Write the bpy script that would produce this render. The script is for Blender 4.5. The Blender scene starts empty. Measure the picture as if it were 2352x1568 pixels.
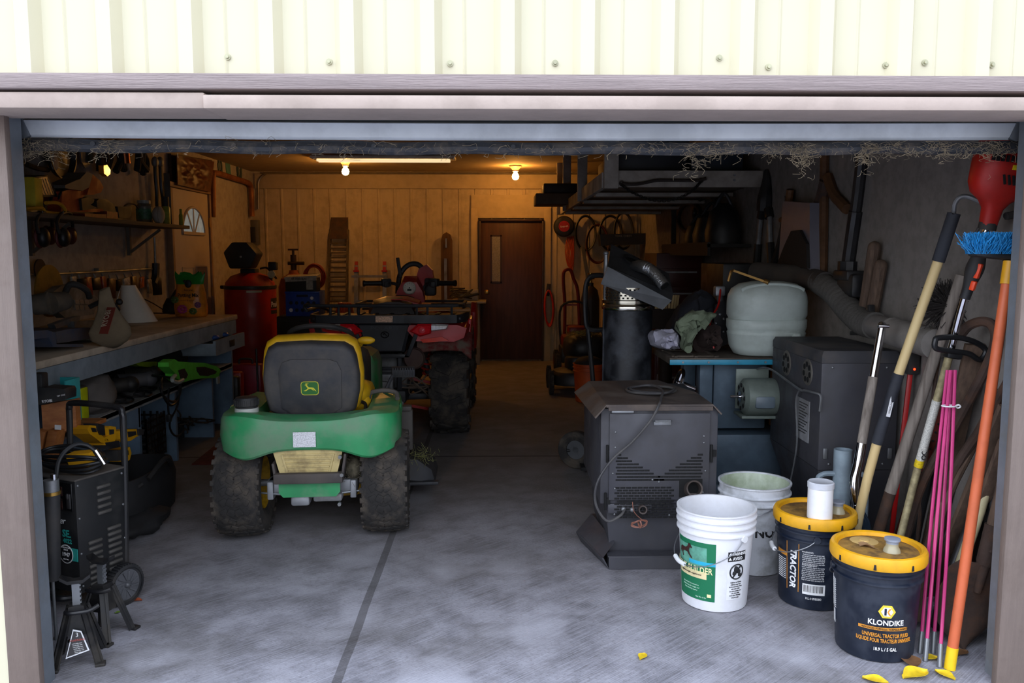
import bpy, bmesh, math, random
from mathutils import Vector, Matrix, Euler
R = math.radians
rnd = random.Random(7)
V = Vector
COL = bpy.context.scene.collection

# ---------------------------------------------------------------- camera geometry
FPX, CX, CY, CH = 1900.0, 1176.0, 784.0, 1.42
PITCH = math.atan(203 / FPX)
YAW = math.atan(31 * math.cos(PITCH) / FPX)
FW = V((math.sin(YAW) * math.cos(PITCH), math.cos(YAW) * math.cos(PITCH), -math.sin(PITCH)))
RT = V((math.cos(YAW), -math.sin(YAW), 0))
UP = V((math.sin(YAW) * math.sin(PITCH), math.cos(YAW) * math.sin(PITCH), math.cos(PITCH)))
C0 = V((0, 0, CH))
def ray(x, y): return FW + RT * ((x - CX) / FPX) - UP * ((y - CY) / FPX)
def at(x, y, Y):
    d = ray(x, y); return C0 + d * (Y / d.y)
def fl(x, y, z=0.0):
    d = ray(x, y); return C0 + d * ((z - CH) / d.z)
def ax(x, y, X):
    d = ray(x, y); return C0 + d * (X / d.x)

# ---------------------------------------------------------------- materials
def lin(c):
    c = c / 255.0
    return c / 12.92 if c <= 0.04045 else ((c + 0.055) / 1.055) ** 2.4
def hx(h):
    if not isinstance(h, str): return tuple(h) + (1,)
    h = h.lstrip('#'); return tuple(lin(int(h[i:i + 2], 16)) for i in (0, 2, 4)) + (1,)
class NT:
    def __init__(s, nt): s.nt = nt; s.n = nt.nodes; s.l = nt.links
    def add(s, t, **k):
        n = s.n.new(t)
        for a, b in k.items():
            if a.startswith('i_'): n.inputs[a[2:]].default_value = b
            else: setattr(n, a, b)
        return n
    def link(s, a, b): s.l.new(a, b)
    def math(s, op, a, b=None):
        n = s.add('ShaderNodeMath', operation=op)
        for i, v in enumerate((a, b)):
            if v is None: continue
            if isinstance(v, (int, float)): n.inputs[i].default_value = v
            else: s.link(v, n.inputs[i])
        return n.outputs[0]
    def mix(s, f, a, b, blend='MIX'):
        n = s.add('ShaderNodeMix', data_type='RGBA', blend_type=blend)
        for i, v in ((0, f), (6, a), (7, b)):
            if isinstance(v, (int, float, tuple)): n.inputs[i].default_value = v
            else: s.link(v, n.inputs[i])
        return n.outputs[2]
    def noise(s, vec, scale, detail=4, rough=.55):
        n = s.add('ShaderNodeTexNoise'); n.inputs['Scale'].default_value = scale
        n.inputs['Detail'].default_value = detail; n.inputs['Roughness'].default_value = rough
        s.link(vec, n.inputs['Vector']); return n.outputs[0]
    def ramp(s, f, lo, hi):
        n = s.add('ShaderNodeMapRange'); n.inputs[1].default_value = lo; n.inputs[2].default_value = hi
        s.link(f, n.inputs[0]); return n.outputs[0]
def newmat(name):
    m = bpy.data.materials.new(name); m.use_nodes = True
    t = NT(m.node_tree); b = t.n['Principled BSDF']
    co = t.add('ShaderNodeTexCoord').outputs['Object']
    return m, t, b, co
MC = {}
def mat(name, col, rough=.6, metal=0., var=.18, scale=9., bump=0., bscale=60., dirt=None, damt=.5, dscale=5., stretch=None, trans=0., emit=None, spec=.5, alpha=1.):
    """procedural painted / plastic / metal material with uneven tone and optional dirt patches"""
    if name in MC: return MC[name]
    m, t, b, co = newmat(name); c = hx(col)
    vec = co
    if stretch:
        mp = t.add('ShaderNodeMapping'); mp.inputs['Scale'].default_value = stretch; t.link(co, mp.inputs['Vector']); vec = mp.outputs[0]
    n = t.noise(vec, scale)
    lo = tuple(max(0, v * (1 - var)) for v in c[:3]) + (1,); hi = tuple(min(1, v * (1 + var)) for v in c[:3]) + (1,)
    out = t.mix(t.ramp(n, .3, .7), lo, hi)
    if dirt:
        d = t.noise(co, dscale, 6, .65)
        out = t.mix(t.math('MULTIPLY', t.ramp(d, .45, .62), damt), out, hx(dirt))
        rr = t.add('ShaderNodeMapRange'); t.link(d, rr.inputs[0]); rr.inputs[1].default_value = .4; rr.inputs[2].default_value = .65
        rr.inputs[3].default_value = rough; rr.inputs[4].default_value = min(1, rough + .3); t.link(rr.outputs[0], b.inputs['Roughness'])
    else: b.inputs['Roughness'].default_value = rough
    t.link(out, b.inputs['Base Color'])
    b.inputs['Metallic'].default_value = metal
    b.inputs['Specular IOR Level'].default_value = spec
    if trans: b.inputs['Transmission Weight'].default_value = trans
    if alpha < 1: b.inputs['Alpha'].default_value = alpha
    if emit:
        b.inputs['Emission Color'].default_value = hx(emit[0]); b.inputs['Emission Strength'].default_value = emit[1]
    if bump:
        bn = t.add('ShaderNodeBump'); bn.inputs['Strength'].default_value = bump; bn.inputs['Distance'].default_value = .01
        t.link(t.noise(vec, bscale, 3), bn.inputs['Height']); t.link(bn.outputs[0], b.inputs['Normal'])
    MC[name] = m; return m
def wood(name, c1, c2, rough=.7, scale=3., axis='X', bump=.3, var=.6):
    if name in MC: return MC[name]
    m, t, b, co = newmat(name)
    mp = t.add('ShaderNodeMapping'); t.link(co, mp.inputs['Vector'])
    s = {'X': (1, 14, 14), 'Y': (14, 1, 14), 'Z': (14, 14, 1)}[axis]; mp.inputs['Scale'].default_value = s
    n = t.noise(mp.outputs[0], scale, 5, .6)
    n2 = t.noise(co, 3, 3)
    out = t.mix(t.ramp(n, .3, .7), hx(c1), hx(c2)); out = t.mix(t.math('MULTIPLY', t.ramp(n2, .4, .75), var * .5), out, hx(c1))
    t.link(out, b.inputs['Base Color']); b.inputs['Roughness'].default_value = rough
    bn = t.add('ShaderNodeBump'); bn.inputs['Strength'].default_value = bump; bn.inputs['Distance'].default_value = .004
    t.link(n, bn.inputs['Height']); t.link(bn.outputs[0], b.inputs['Normal'])
    MC[name] = m; return m

# ---------------------------------------------------------------- mesh builder
def aim(p0, p1):
    d = V(p1) - V(p0); q = d.to_track_quat('Z', 'Y'); return Matrix.Translation(V(p0)) @ q.to_matrix().to_4x4(), d.length
def smooth_path(pts, k=6, closed=False):
    P = [V(p) for p in pts]; n = len(P); out = []
    if n < 3: return P
    for i in range(n if closed else n - 1):
        a, b, c, d = (P[(i - 1) % n], P[i], P[(i + 1) % n], P[(i + 2) % n]) if closed else (P[max(i - 1, 0)], P[i], P[i + 1], P[min(i + 2, n - 1)])
        for j in range(k):
            u = j / k
            out.append(.5 * ((2 * b) + (c - a) * u + (2 * a - 5 * b + 4 * c - d) * u * u + (3 * b - a - 3 * c + d) * u ** 3))
    if not closed: out.append(P[-1])
    return out
def mx(loc=(0, 0, 0), rot=(0, 0, 0), s=1):
    return Matrix.Translation(V(loc)) @ Euler([R(a) for a in rot]).to_matrix().to_4x4() @ Matrix.Scale(s, 4)
class MB:
    def __init__(s): s.bm = bmesh.new(); s.mi = 0; s.M = Matrix.Identity(4)
    def _v(s, p, M=None):
        p = V(p)
        if M is not None: p = M @ p
        return s.bm.verts.new(s.M @ p)
    def _f(s, vs):
        try: f = s.bm.faces.new(vs); f.material_index = s.mi; return f
        except ValueError: return None
    def box(s, c, d, rot=(0, 0, 0), bev=0., M=None):
        m = (M or Matrix.Identity(4)) @ mx(c, rot); x, y, z = d[0] / 2, d[1] / 2, d[2] / 2
        vs = [s._v((i * x, j * y, k * z), m) for i in (-1, 1) for j in (-1, 1) for k in (-1, 1)]
        fs = [s._f([vs[i] for i in q]) for q in ((0, 1, 3, 2), (4, 6, 7, 5), (0, 4, 5, 1), (2, 3, 7, 6), (0, 2, 6, 4), (1, 5, 7, 3))]
        if bev:
            es = list({e for f in fs for e in f.edges})
            r = bmesh.ops.bevel(s.bm, geom=es, offset=min(bev, min(d) * .49), segments=2, affect='EDGES', profile=.5, clamp_overlap=True)
            for f in r['faces']: f.material_index = s.mi
        return s
    def bar(s, p0, p1, w, h, bev=0., roll=0.):
        m, L = aim(p0, p1); return s.box((0, 0, L / 2), (w, h, L), (0, 0, roll), bev, m) if not roll else s.box((0, 0, L / 2), (w, h, L), (0, 0, roll), bev, m)
    def loft(s, rings, cap=True, closed=True, M=None):
        vs = [[s._v(p, M) for p in r] for r in rings]; n = len(vs[0])
        for a, b in zip(vs, vs[1:]):
            for i in range(n if closed else n - 1):
                j = (i + 1) % n; s._f([a[i], a[j], b[j], b[i]])
        if cap and closed: s._f(list(reversed(vs[0]))); s._f(vs[-1])
        return s
    def cyl(s, p0, p1, r0, r1=None, n=16, cap=True):
        r1 = r0 if r1 is None else r1; m, L = aim(p0, p1)
        ring = lambda r, z: [(r * math.cos(2 * math.pi * i / n), r * math.sin(2 * math.pi * i / n), z) for i in range(n)]
        return s.loft([ring(r0, 0), ring(r1, L)], cap, True, m)
    def tube(s, pts, r, n=8, k=6, closed=False, sm=True, prof=None):
        P = smooth_path(pts, k, closed) if sm else [V(p) for p in pts]; N = len(P)
        up = V((0, 0, 1)); rings = []; prev = None
        for i, p in enumerate(P):
            d = (P[(i + 1) % N] - P[i - 1]) if closed else (P[min(i + 1, N - 1)] - P[max(i - 1, 0)])
            if d.length < 1e-9: d = V((0, 0, 1))
            d.normalize()
            if prev is None:
                a = d.cross(up)
                if a.length < .1: a = d.cross(V((1, 0, 0)))
            else: a = prev - d * prev.dot(d)
            a.normalize(); prev = a; b = d.cross(a)
            rr = r(i / max(N - 1, 1)) if callable(r) else r
            rings.append([p + a * (rr * math.cos(2 * math.pi * q / n)) + b * (rr * math.sin(2 * math.pi * q / n)) for q in range(n)])
        if closed: rings.append(rings[0]); return s.loft(rings, False)
        return s.loft(rings)
    def lathe(s, prof, n=32, M=None, cap=True):
        rings = [[(r * math.cos(2 * math.pi * i / n), r * math.sin(2 * math.pi * i / n), z) for i in range(n)] for r, z in prof]
        return s.loft(rings, cap, True, M)
    def prism(s, poly, z0, z1, M=None, bev=0.):
        a = [s._v((p[0], p[1], z0), M) for p in poly]; b = [s._v((p[0], p[1], z1), M) for p in poly]; n = len(a)
        fs = [s._f([a[i], a[(i + 1) % n], b[(i + 1) % n], b[i]]) for i in range(n)] + [s._f(a[::-1]), s._f(b)]
        fs = [f for f in fs if f]
        if bev:
            es = list({e for f in fs for e in f.edges})
            r = bmesh.ops.bevel(s.bm, geom=es, offset=bev, segments=2, affect='EDGES', profile=.5, clamp_overlap=True)
            for f in r['faces']: f.material_index = s.mi
        return s
    def ell(s, c, r, M=None, nu=20, nv=12, pw=1.):
        m = (M or Matrix.Identity(4)) @ Matrix.Translation(V(c)); sg = lambda v: math.copysign(abs(v) ** pw, v)
        rings = []
        for j in range(nv + 1):
            t = -math.pi / 2 + math.pi * j / nv; ct = max(math.cos(t), .02)
            rings.append([(r[0] * sg(ct) * sg(math.cos(2 * math.pi * i / nu)), r[1] * sg(ct) * sg(math.sin(2 * math.pi * i / nu)), r[2] * sg(math.sin(t))) for i in range(nu)])
        return s.loft(rings, True, True, m)
    def surf(s, fn, nu, nv, th=0.):
        vs = [[s._v(fn(i / nu, j / nv)) for j in range(nv + 1)] for i in range(nu + 1)]
        fs = [s._f([vs[i][j], vs[i + 1][j], vs[i + 1][j + 1], vs[i][j + 1]]) for i in range(nu) for j in range(nv)]
        if th:
            fs = [f for f in fs if f]
            for f in fs: f.normal_update()
            for r in vs:
                for v in r: v.normal_update()
            b = [[s.bm.verts.new(v.co - v.normal * th) for v in r] for r in vs]
            for i in range(nu):
                for j in range(nv): s._f([b[i][j], b[i][j + 1], b[i + 1][j + 1], b[i + 1][j]])
            for i in range(nu): s._f([vs[i][0], b[i][0], b[i + 1][0], vs[i + 1][0]]); s._f([vs[i][nv], vs[i + 1][nv], b[i + 1][nv], b[i][nv]])
            for j in range(nv): s._f([vs[0][j], vs[0][j + 1], b[0][j + 1], b[0][j]]); s._f([vs[nu][j], b[nu][j], b[nu][j + 1], vs[nu][j + 1]])
        return s
    def build(s, name, m, parent=None, w=False, ang=35, loc=None, smooth=True, fixn=True):
        if fixn: bmesh.ops.recalc_face_normals(s.bm, faces=s.bm.faces[:])
        me = bpy.data.meshes.new(name); s.bm.to_mesh(me); s.bm.free()
        if parent is not None and w:
            q = parent
            Mw = Matrix.Identity(4)
            while q is not None: Mw = q.matrix_basis @ Mw; q = q.parent
            me.transform(Mw.inverted())
        if loc is not None: me.transform(Matrix.Translation(-V(loc)))
        for x in (m if isinstance(m, (list, tuple)) else [m]): me.materials.append(x)
        if smooth:
            me.polygons.foreach_set('use_smooth', [True] * len(me.polygons)); me.set_sharp_from_angle(angle=R(ang))
        o = bpy.data.objects.new(name, me); COL.objects.link(o)
        if loc is not None: o.location = loc
        if parent is not None: o.parent = parent
        return o
def many(name, pts, mk, m, parent):
    """equal small parts, one object each"""
    first = None
    for p in pts:
        if first is None: mb = MB(); mk(mb); o = first = mb.build(name, m, parent)
        else: o = first.copy(); COL.objects.link(o); o.parent = parent
        o.location = p
def tag(o, label=None, cat=None, group=None, kind=None):
    if label: o['label'] = label
    if cat: o['category'] = cat
    if group: o['group'] = group
    if kind: o['kind'] = kind
    return o
def thing(name, label, cat, loc=(0, 0, 0), rz=0., group=None, rot=None):
    o = bpy.data.objects.new(name, None); COL.objects.link(o); o.empty_display_size = .05
    o.location = loc; o.rotation_euler = rot if rot else (0, 0, R(rz))
    return tag(o, label, cat, group)
def one(name, mb, m, label, cat, loc, group=None, **k):
    """a thing that is a single mesh built in world coordinates"""
    return tag(mb.build(name, m, loc=loc, **k), label, cat, group)
def dup(o, loc=None, rot=None, label=None, parent=None):
    c = o.copy(); COL.objects.link(c)
    if parent is not None: c.parent = parent
    for ch in list(o.children): dup(ch, parent=c)
    if loc is not None: c.location = loc
    if rot is not None: c.rotation_euler = rot
    if label: c['label'] = label
    return c
def txt(s, h, m, parent, M=None, bend=None, name='lettering', align='CENTER', ext=.0004, sx=1., shear=0., bold=0., w=False, spacing=1., lines=1.):
    """flat lettering; bend=(radius, angle in degrees, height) wraps it round an upright cylinder, 0 deg facing -Y"""
    cu = bpy.data.curves.new('t', 'FONT'); cu.body = s; cu.size = h; cu.align_x = align; cu.align_y = 'CENTER'; cu.extrude = ext
    cu.offset = bold; cu.shear = shear; cu.space_character = spacing; cu.space_line = lines; cu.resolution_u = 2
    ob = bpy.data.objects.new('t', cu); COL.objects.link(ob)
    dg = bpy.context.evaluated_depsgraph_get()
    me = bpy.data.meshes.new_from_object(ob.evaluated_get(dg)); bpy.data.objects.remove(ob); bpy.data.curves.remove(cu)
    for v in me.vertices:
        v.co.x *= sx
    if M is not None: me.transform(M)
    if bend:
        rad, a0, z0 = bend
        for v in me.vertices:
            a = v.co.x / rad + R(a0); q = rad + v.co.z
            v.co = (q * math.sin(a), -q * math.cos(a), z0 + v.co.y)
    if w:
        Mw = Matrix.Identity(4); q = parent
        while q is not None: Mw = q.matrix_basis @ Mw; q = q.parent
        me.transform(Mw.inverted())
    me.materials.clear(); me.materials.append(m); me.name = name
    o = bpy.data.objects.new(name, me); COL.objects.link(o); o.parent = parent
    return o
FACE = lambda x, y, z, rz=0: Matrix.Translation(V((x, y, z))) @ Matrix.Rotation(R(rz), 4, 'Z') @ Matrix.Rotation(R(90), 4, 'X')   # text plane facing -Y
def patch(mb, rad, a0, a1, z0, z1, n=10, off=.0008):
    """curved sticker on an upright cylinder; rad may be (bottom, top)"""
    rb, rt = rad if isinstance(rad, tuple) else (rad, rad)
    def f(u, v):
        a = R(a0 + (a1 - a0) * u); r = rb + (rt - rb) * v + off; return (r * math.sin(a), -r * math.cos(a), z0 + (z1 - z0) * v)
    mb.surf(f, n, 1, .0006)

# common materials
BLK = mat('black_plastic', '202124', .5, var=.25, dirt='4a443e', damt=.35)
DGR = mat('dark_grey_metal', '3a3b3f', .55, .2, dirt='55504a', damt=.4)
CHR = mat('chrome', 'd8d8dc', .12, 1., var=.05)
STL = mat('dull_steel', '8d9094', .42, .8, dirt='5d564e', damt=.4)
RUB = mat('rubber_tyre', '2b2928', .88, bump=.25, dirt='5a5147', damt=.7, dscale=9)
WHT = mat('white_plastic', 'e9eaec', .45, var=.05)
RED = mat('red_paint', 'a3150f', .35, var=.15, dirt='4a1410', damt=.3)
BLACKP = mat('black_paint', '17171a', .4, var=.2, dirt='3a3632', damt=.45)
HOSE = mat('black_rubber', '17181a', .45, var=.2)
BRASS = mat('brass', 'b08a44', .3, .9)
BULB, SKY, EXPO = 105., 1.0, .92
# ================================================================ setting
XL, XR, YB, YF, ZC = -3.2, 1.86, 10.95, 2.62, 2.47
def struct(name, mb, m, **k): return tag(mb.build(name, m, **k), kind='structure')
# concrete
m, t, b, co = newmat('concrete_floor')
sep = t.add('ShaderNodeSeparateXYZ'); t.link(co, sep.inputs[0])
n1 = t.noise(co, 1.3, 5, .6); n2 = t.noise(co, 5, 6, .65); n3 = t.noise(co, 75, 5, .7)
mr = t.add('ShaderNodeMapping'); t.link(co, mr.inputs[0]); mr.inputs['Rotation'].default_value = (0, 0, R(-42)); mp = t.add('ShaderNodeMapping'); t.link(mr.outputs[0], mp.inputs[0]); mp.inputs['Scale'].default_value = (1.6, 60, 1)
n4 = t.noise(mp.outputs[0], 3, 3)
c = t.mix(t.ramp(n2, .38, .63), hx('6c6b72'), hx('a09fa8'))
c = t.mix(t.math('MULTIPLY', t.ramp(n4, .4, .7), .5), c, hx('b6b6c2'))
c = t.mix(t.math('MULTIPLY', t.ramp(n1, .5, .68), .7), c, hx('55524f'))
c = t.mix(t.math('MULTIPLY', t.ramp(n3, .52, .7), .5), c, hx('5a5856'))
n5 = t.noise(co, 2.6, 4, .5)
c = t.mix(t.math('MULTIPLY', t.ramp(n5, .54, .68), .65), c, hx('c4c4d0'))
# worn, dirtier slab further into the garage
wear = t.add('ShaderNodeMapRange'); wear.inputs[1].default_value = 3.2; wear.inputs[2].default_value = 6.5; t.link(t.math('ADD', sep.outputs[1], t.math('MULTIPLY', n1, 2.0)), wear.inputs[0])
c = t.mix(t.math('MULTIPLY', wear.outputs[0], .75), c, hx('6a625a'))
wv = t.math('MULTIPLY', t.math('SUBTRACT', t.noise(co, 3, 3), .5), .012)
j1 = t.math('LESS_THAN', t.math('ABSOLUTE', t.math('ADD', t.math('SUBTRACT', sep.outputs[0], -.54), wv)), .017)
c = t.mix(t.math('MULTIPLY', j1, .6), c, hx('3a3634'))
j2 = t.math('LESS_THAN', t.math('ABSOLUTE', t.math('ADD', t.math('SUBTRACT', sep.outputs[1], 5.7), wv)), .014)
c = t.mix(t.math('MULTIPLY', j2, .8), c, hx('3a3735'))
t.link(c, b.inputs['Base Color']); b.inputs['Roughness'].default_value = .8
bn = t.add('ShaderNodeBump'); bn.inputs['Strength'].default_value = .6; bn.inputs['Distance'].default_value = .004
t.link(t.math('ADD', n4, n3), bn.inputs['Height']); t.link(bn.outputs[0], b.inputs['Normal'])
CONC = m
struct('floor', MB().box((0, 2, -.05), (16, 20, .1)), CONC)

WALLP = mat('wall_paint_grey', '837d78', .75, var=.06, bump=.1, bscale=30, dirt='5c554f', damt=.3, dscale=14)
WALLY = mat('wall_paint_tan', 'bfae90', .75, var=.06, dirt='84765f', damt=.3, dscale=6, stretch=(4, 4, .6))
CEIL = mat('ceiling_board', 'b09a76', .85, var=.1)
struct('wall_left', MB().box((XL - .05, (YF + YB) / 2, ZC / 2), (.1, YB - YF + .1, ZC)), mat('left_wall_paint', 'a89f95', .75, var=.06, bump=.1, bscale=30, dirt='756d64', damt=.3, dscale=12))
struct('wall_right', MB().box((XR + .05, (YF + YB) / 2, ZC / 2), (.1, YB - YF + .1, ZC)), WALLP)
struct('ceiling', MB().box(((XL + XR) / 2, (YF + YB) / 2, ZC + .04), (XR - XL + .2, YB - YF + .2, .08)), CEIL)
# back wall: ribbed metal sheet under a plain fascia, plain jambs at the door
mb = MB(); prof = []; x = XL; kx = 0
while x < XR - .02:
    prof += [(x, 0), (x + .155, 0), (x + .165, -.012), (x + .185, -.012), (x + .195, 0), (x + .20, 0)]; x += .21
prof = [p for p in prof if p[0] <= XR] + [(XR, 0)]
mb.surf(lambda u, v: (prof[round(u * (len(prof) - 1))][0], YB - .02 + prof[round(u * (len(prof) - 1))][1], v * ZC), len(prof) - 1, 1, .01)
mb.box(((XL + XR) / 2, YB + .05, ZC / 2), (XR - XL + .2, .1, ZC))
struct('wall_back', mb, WALLY, smooth=False)
struct('trim_1', MB().box((-.68, YB - .035, 2.345), (XR - XL - .12, .03, .19), bev=.004), mat('fascia_tan', 'b9a683', .7, var=.1))

zt = lambda y, Y: at(1176, y, Y).z
# front wall: cream ribbed siding over the opening
SID = mat('cream_siding', 'd4ceb2', .45, var=.02, scale=3)
YS = 2.47
mb = MB(); prof = []
x = at(1000, 100, YS).x - 12 * .2285
while x < 4.2:
    prof += [(x + .026, 0), (x + .046, -.034), (x + .086, -.034), (x + .106, 0), (x + .165, 0), (x + .17, -.004), (x + .176, 0)]; x += .2285
mb.surf(lambda u, v: (prof[round(u * (len(prof) - 1))][0] - .112 + .026, YS + prof[round(u * (len(prof) - 1))][1], zt(170, 2.42) + .002 + v * 1.2), len(prof) - 1, 1, .003)
xl, xr = at(49, 900, 2.56).x, at(2332, 900, 2.56).x; mb.box((xl - 1.58, 2.575, .97), (3.0, .02, 1.94)); mb.box((xr + 1.58, 2.575, .97), (3.0, .02, 1.94))
wf = struct('wall_front', mb, SID, smooth=False)
mb = MB()
mb.box((-2.45, YF + .02, ZC / 2), (1.62, .1, ZC)); mb.box((1.83, YF + .02, ZC / 2), (.2, .1, ZC)); mb.box((0, YF + .02, 2.3), (5.3, .1, .7))
struct('wall_front_framing', mb, WALLP)
scr = [(84, 113), (232, 133), (523, 131), (636, 124), (756, 142), (1034, 146), (1155, 117), (1275, 145), (1546, 152), (1652, 133), (1765, 154), (2034, 150), (2124, 144), (2278, 149)]
GAL = mat('galvanised', '757c84', .4, .3, var=.15, dirt='6d675f', damt=.4)
SCW = mat('painted_screw', 'b9b79a', .5, .3)
for i, (x, y) in enumerate(scr):
    p = at(x, y, YS - .002)
    mb = MB(); mb.cyl(p, p + V((0, -.003, 0)), .009, n=12); mb.cyl(p + V((0, -.003, 0)), p + V((0, -.009, 0)), .005, n=6)
    mb.build('screw', SCW, wf, w=True)
TRM = mat('mauve_trim_paint', '958784', .65, var=.12, scale=3, stretch=(1, 30, 30), bump=.5, bscale=12)
TRM2 = mat('beige_trim_paint', 'b5a499', .6, var=.06, bump=.1, dirt='8a7d74', damt=.25)
def hboard(name, x0, x1, y0, y1, Ya, Yb, m, dz=0):
    za, zb = zt(y0, Ya), zt(y1, Ya)
    struct(name, MB().box(((x0 + x1) / 2, (Ya + Yb) / 2, (za + zb) / 2 + dz), (x1 - x0, Yb - Ya, za - zb), (0, -.0, 0), .004), m)
hboard('trim_2', -4.5, 4.5, 170, 206, 2.42, 2.62, TRM)
xs = at(466, 225, 2.42).x
hboard('trim_3', -4.5, xs, 214, 251, 2.43, 2.62, TRM2)
hboard('trim_4', xs + .001, 4.5, 219, 251, 2.415, 2.62, TRM2)
# jambs
JB = mat('jamb_paint', '75675f', .6, var=.08, scale=5, stretch=(12, 12, 1), bump=.25, bscale=25, dirt='5f524a', damt=.25)
zh = zt(250, 2.6)
xl = at(49, 900, 2.56).x
struct('trim_5', MB().box((xl - .05, 2.575, zh / 2), (.10, .03, zh), bev=.004), JB)
xr = at(2332, 900, 2.56).x
struct('trim_6', MB().box((xr + .05, 2.575, zh / 2), (.10, .03, zh), bev=.004), JB)
struct('trim_7', MB().box((xl - .085, 2.64, zh / 2), (.03, .10, zh), bev=.004), mat('brown_stop', '7c6a60', .7))
struct('trim_8', MB().box((xr + .085, 2.64, zh / 2), (.03, .10, zh), bev=.004), mat('brown_stop', '7c6a60', .7))
# overhead door: lowest section hanging below the header, with bottom seal, hinge, tracks
DW = mat('door_white_blue', 'e6ecf0', .45, var=.06, dirt='8b8f90', damt=.3, dscale=3)
DD = mat('door_recess_shade', '7b8286', .5, var=.06)  # painted-in shade of the recess above the ledge, greyer than the section below
dr = tag(bpy.data.objects.new('door_1', None), kind='structure'); COL.objects.link(dr); dr.location = (0, 2.8, 1.8)
xa, xb = at(40, 320, 2.75).x, at(2346, 330, 2.75).x
zl, zm, zr = at(42, 324, 2.75).z, at(1176, 332, 2.75).z, at(2330, 330, 2.75).z
def sag(u): return zl + (zm - zl) * math.sin(min(u, .5) * math.pi) if u < .5 else zm + (zr - zm) * (1 - math.sin(u * math.pi))
sec = [(0, 0), (-.012, .008), (-.013, .03), (-.014, .052), (-.010, .056), (.0, .058), (.03, .060), (.06, .062)]
sec2 = [(.02, .04), (.025, .07), (.035, .10), (.05, .14), (.07, .18), (.09, .22), (.12, .26), (.16, .30)]
mb = MB()
mb.surf(lambda u, v: (xa + (xb - xa) * u, 2.75 + sec[round(v * 7)][0], sag(u) + .012 + sec[round(v * 7)][1]), 24, 7, .03)
mb.build('door_section', DW, dr, w=True)
mb = MB(); mb.surf(lambda u, v: (xa + (xb - xa) * u, 2.75 + sec2[round(v * 7)][0], sag(u) + .012 + sec2[round(v * 7)][1]), 24, 7, .02)
mb.build('door_panel', DD, dr, w=True)
mb = MB()
mb.tube([(xa - .02 + (xb - xa + .03) * i / 24, 2.752, sag(i / 24) - .012 + .003 * math.sin(i * 1.9)) for i in range(25)], .021, 10, 2)
for i in range(7): mb.cyl((xa + .25 + i * .45, 2.728, sag(i / 7) - .01), (xa + .25 + i * .45, 2.735, sag(i / 7) - .01), .008, n=10)
mb.build('bottom_seal', mat('seal_rubber', '2b2e34', .55, var=.25, dirt='6b6258', damt=.5, dscale=20), dr, w=True)
for sx, xx in ((1, xa), (-1, xb)):
    mb = MB(); mb.box((xx + sx * .012, 2.742, sag(0 if sx > 0 else 1) + .07), (.03, .02, .13), (0, -sx * 22, 0), .003)
    mb.build('end_bracket', GAL, dr, w=True)
mb = MB()
xt = at(2000, 265, 2.74).x
mb.box((at(2012, 268, 2.735).x, 2.735, at(2012, 268, 2.735).z), (.03, .02, .03), bev=.002); mb.build('latch_clip', mat('brown_clip', '6b5040', .6), dr, w=True)
for k, (xx, sg) in enumerate(((at(80, 900, 2.65).x - .012, 1), (at(2309, 900, 2.65).x + .012, -1))):
    mb = MB(); T = .003
    poly = [(0, 0), (.012, 0), (.012, .05), (.002, .055), (.002, .06), (-.03, .06), (-.03, .012), (-.024, .012), (-.024, .055), (-.004, .055), (0, .05)]
    mb.prism([(xx + p[0] * sg - .0 * sg, 2.60 + p[1] * 1.3) for p in poly], 0, 1.86)
    mb.cyl((xx - .004 * sg, 2.599, 0), (xx - .004 * sg, 2.599, 1.86), .011, n=12); mb.cyl((xx - .040 * sg, 2.60, 0), (xx - .040 * sg, 2.60, 1.86), .010, n=12)
    mb.build('door_track', GAL, dr, w=True)
    mb = MB(); mb.box((xx - .022 * sg, 2.597, .93), (.011, .014, 1.86), bev=.003); mb.build('jamb_angle', mat('weather_strip', 'b5aa90', .6), dr, w=True)
# straw and cobwebs caught along the seal
mb = MB()
def straws(x, n, spread, drop, Y=2.735):
    for _ in range(n):
        u = (x - xa) / (xb - xa); px = x + rnd.gauss(0, spread); z0 = sag(min(max(u, 0), 1)) + rnd.uniform(-.035, .01)
        L = rnd.uniform(.012, .045); a = rnd.uniform(-2.9, .2)
        p0 = V((px, Y - .018 + rnd.uniform(-.006, .01), z0 - abs(rnd.gauss(0, drop)))); p2 = p0 + V((math.cos(a) * L, rnd.uniform(-.008, .01), math.sin(a) * L * .6))
        mb.tube([p0, (p0 + p2) / 2 + V((rnd.gauss(0, .008), 0, rnd.gauss(0, .006))), p2], rnd.uniform(.0003, .0008), 3, 2)
for i in range(46): straws(xa + (xb - xa) * (i + .5) / 46, 6, .03, .003)
for px, n, sp, dp in ((60, 40, .03, .010), (92, 45, .02, .03), (130, 30, .025, .02), (250, 40, .03, .012), (1590, 70, .02, .03), (1650, 40, .03, .012), (1790, 40, .04, .015), (1830, 60, .02, .025), (1850, 40, .01, .045), (1980, 60, .008, .035), (2000, 25, .01, .02), (2050, 60, .06, .01), (2200, 80, .08, .006), (2290, 60, .05, .006), (2160, 25, .01, .02), (1490, 20, .03, .006), (800, 12, .008, .015), (2270, 18, .004, .03)):
    straws(at(px, 340, 2.735).x, n, sp, dp)
one('straw_debris', mb, mat('dry_straw', '8f8169', .9, var=.35, scale=30), 'dry straw and cobweb caught along the rubber seal of the raised garage door', 'straw', (0, 2.735, 1.76))['kind'] = 'stuff'

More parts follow.
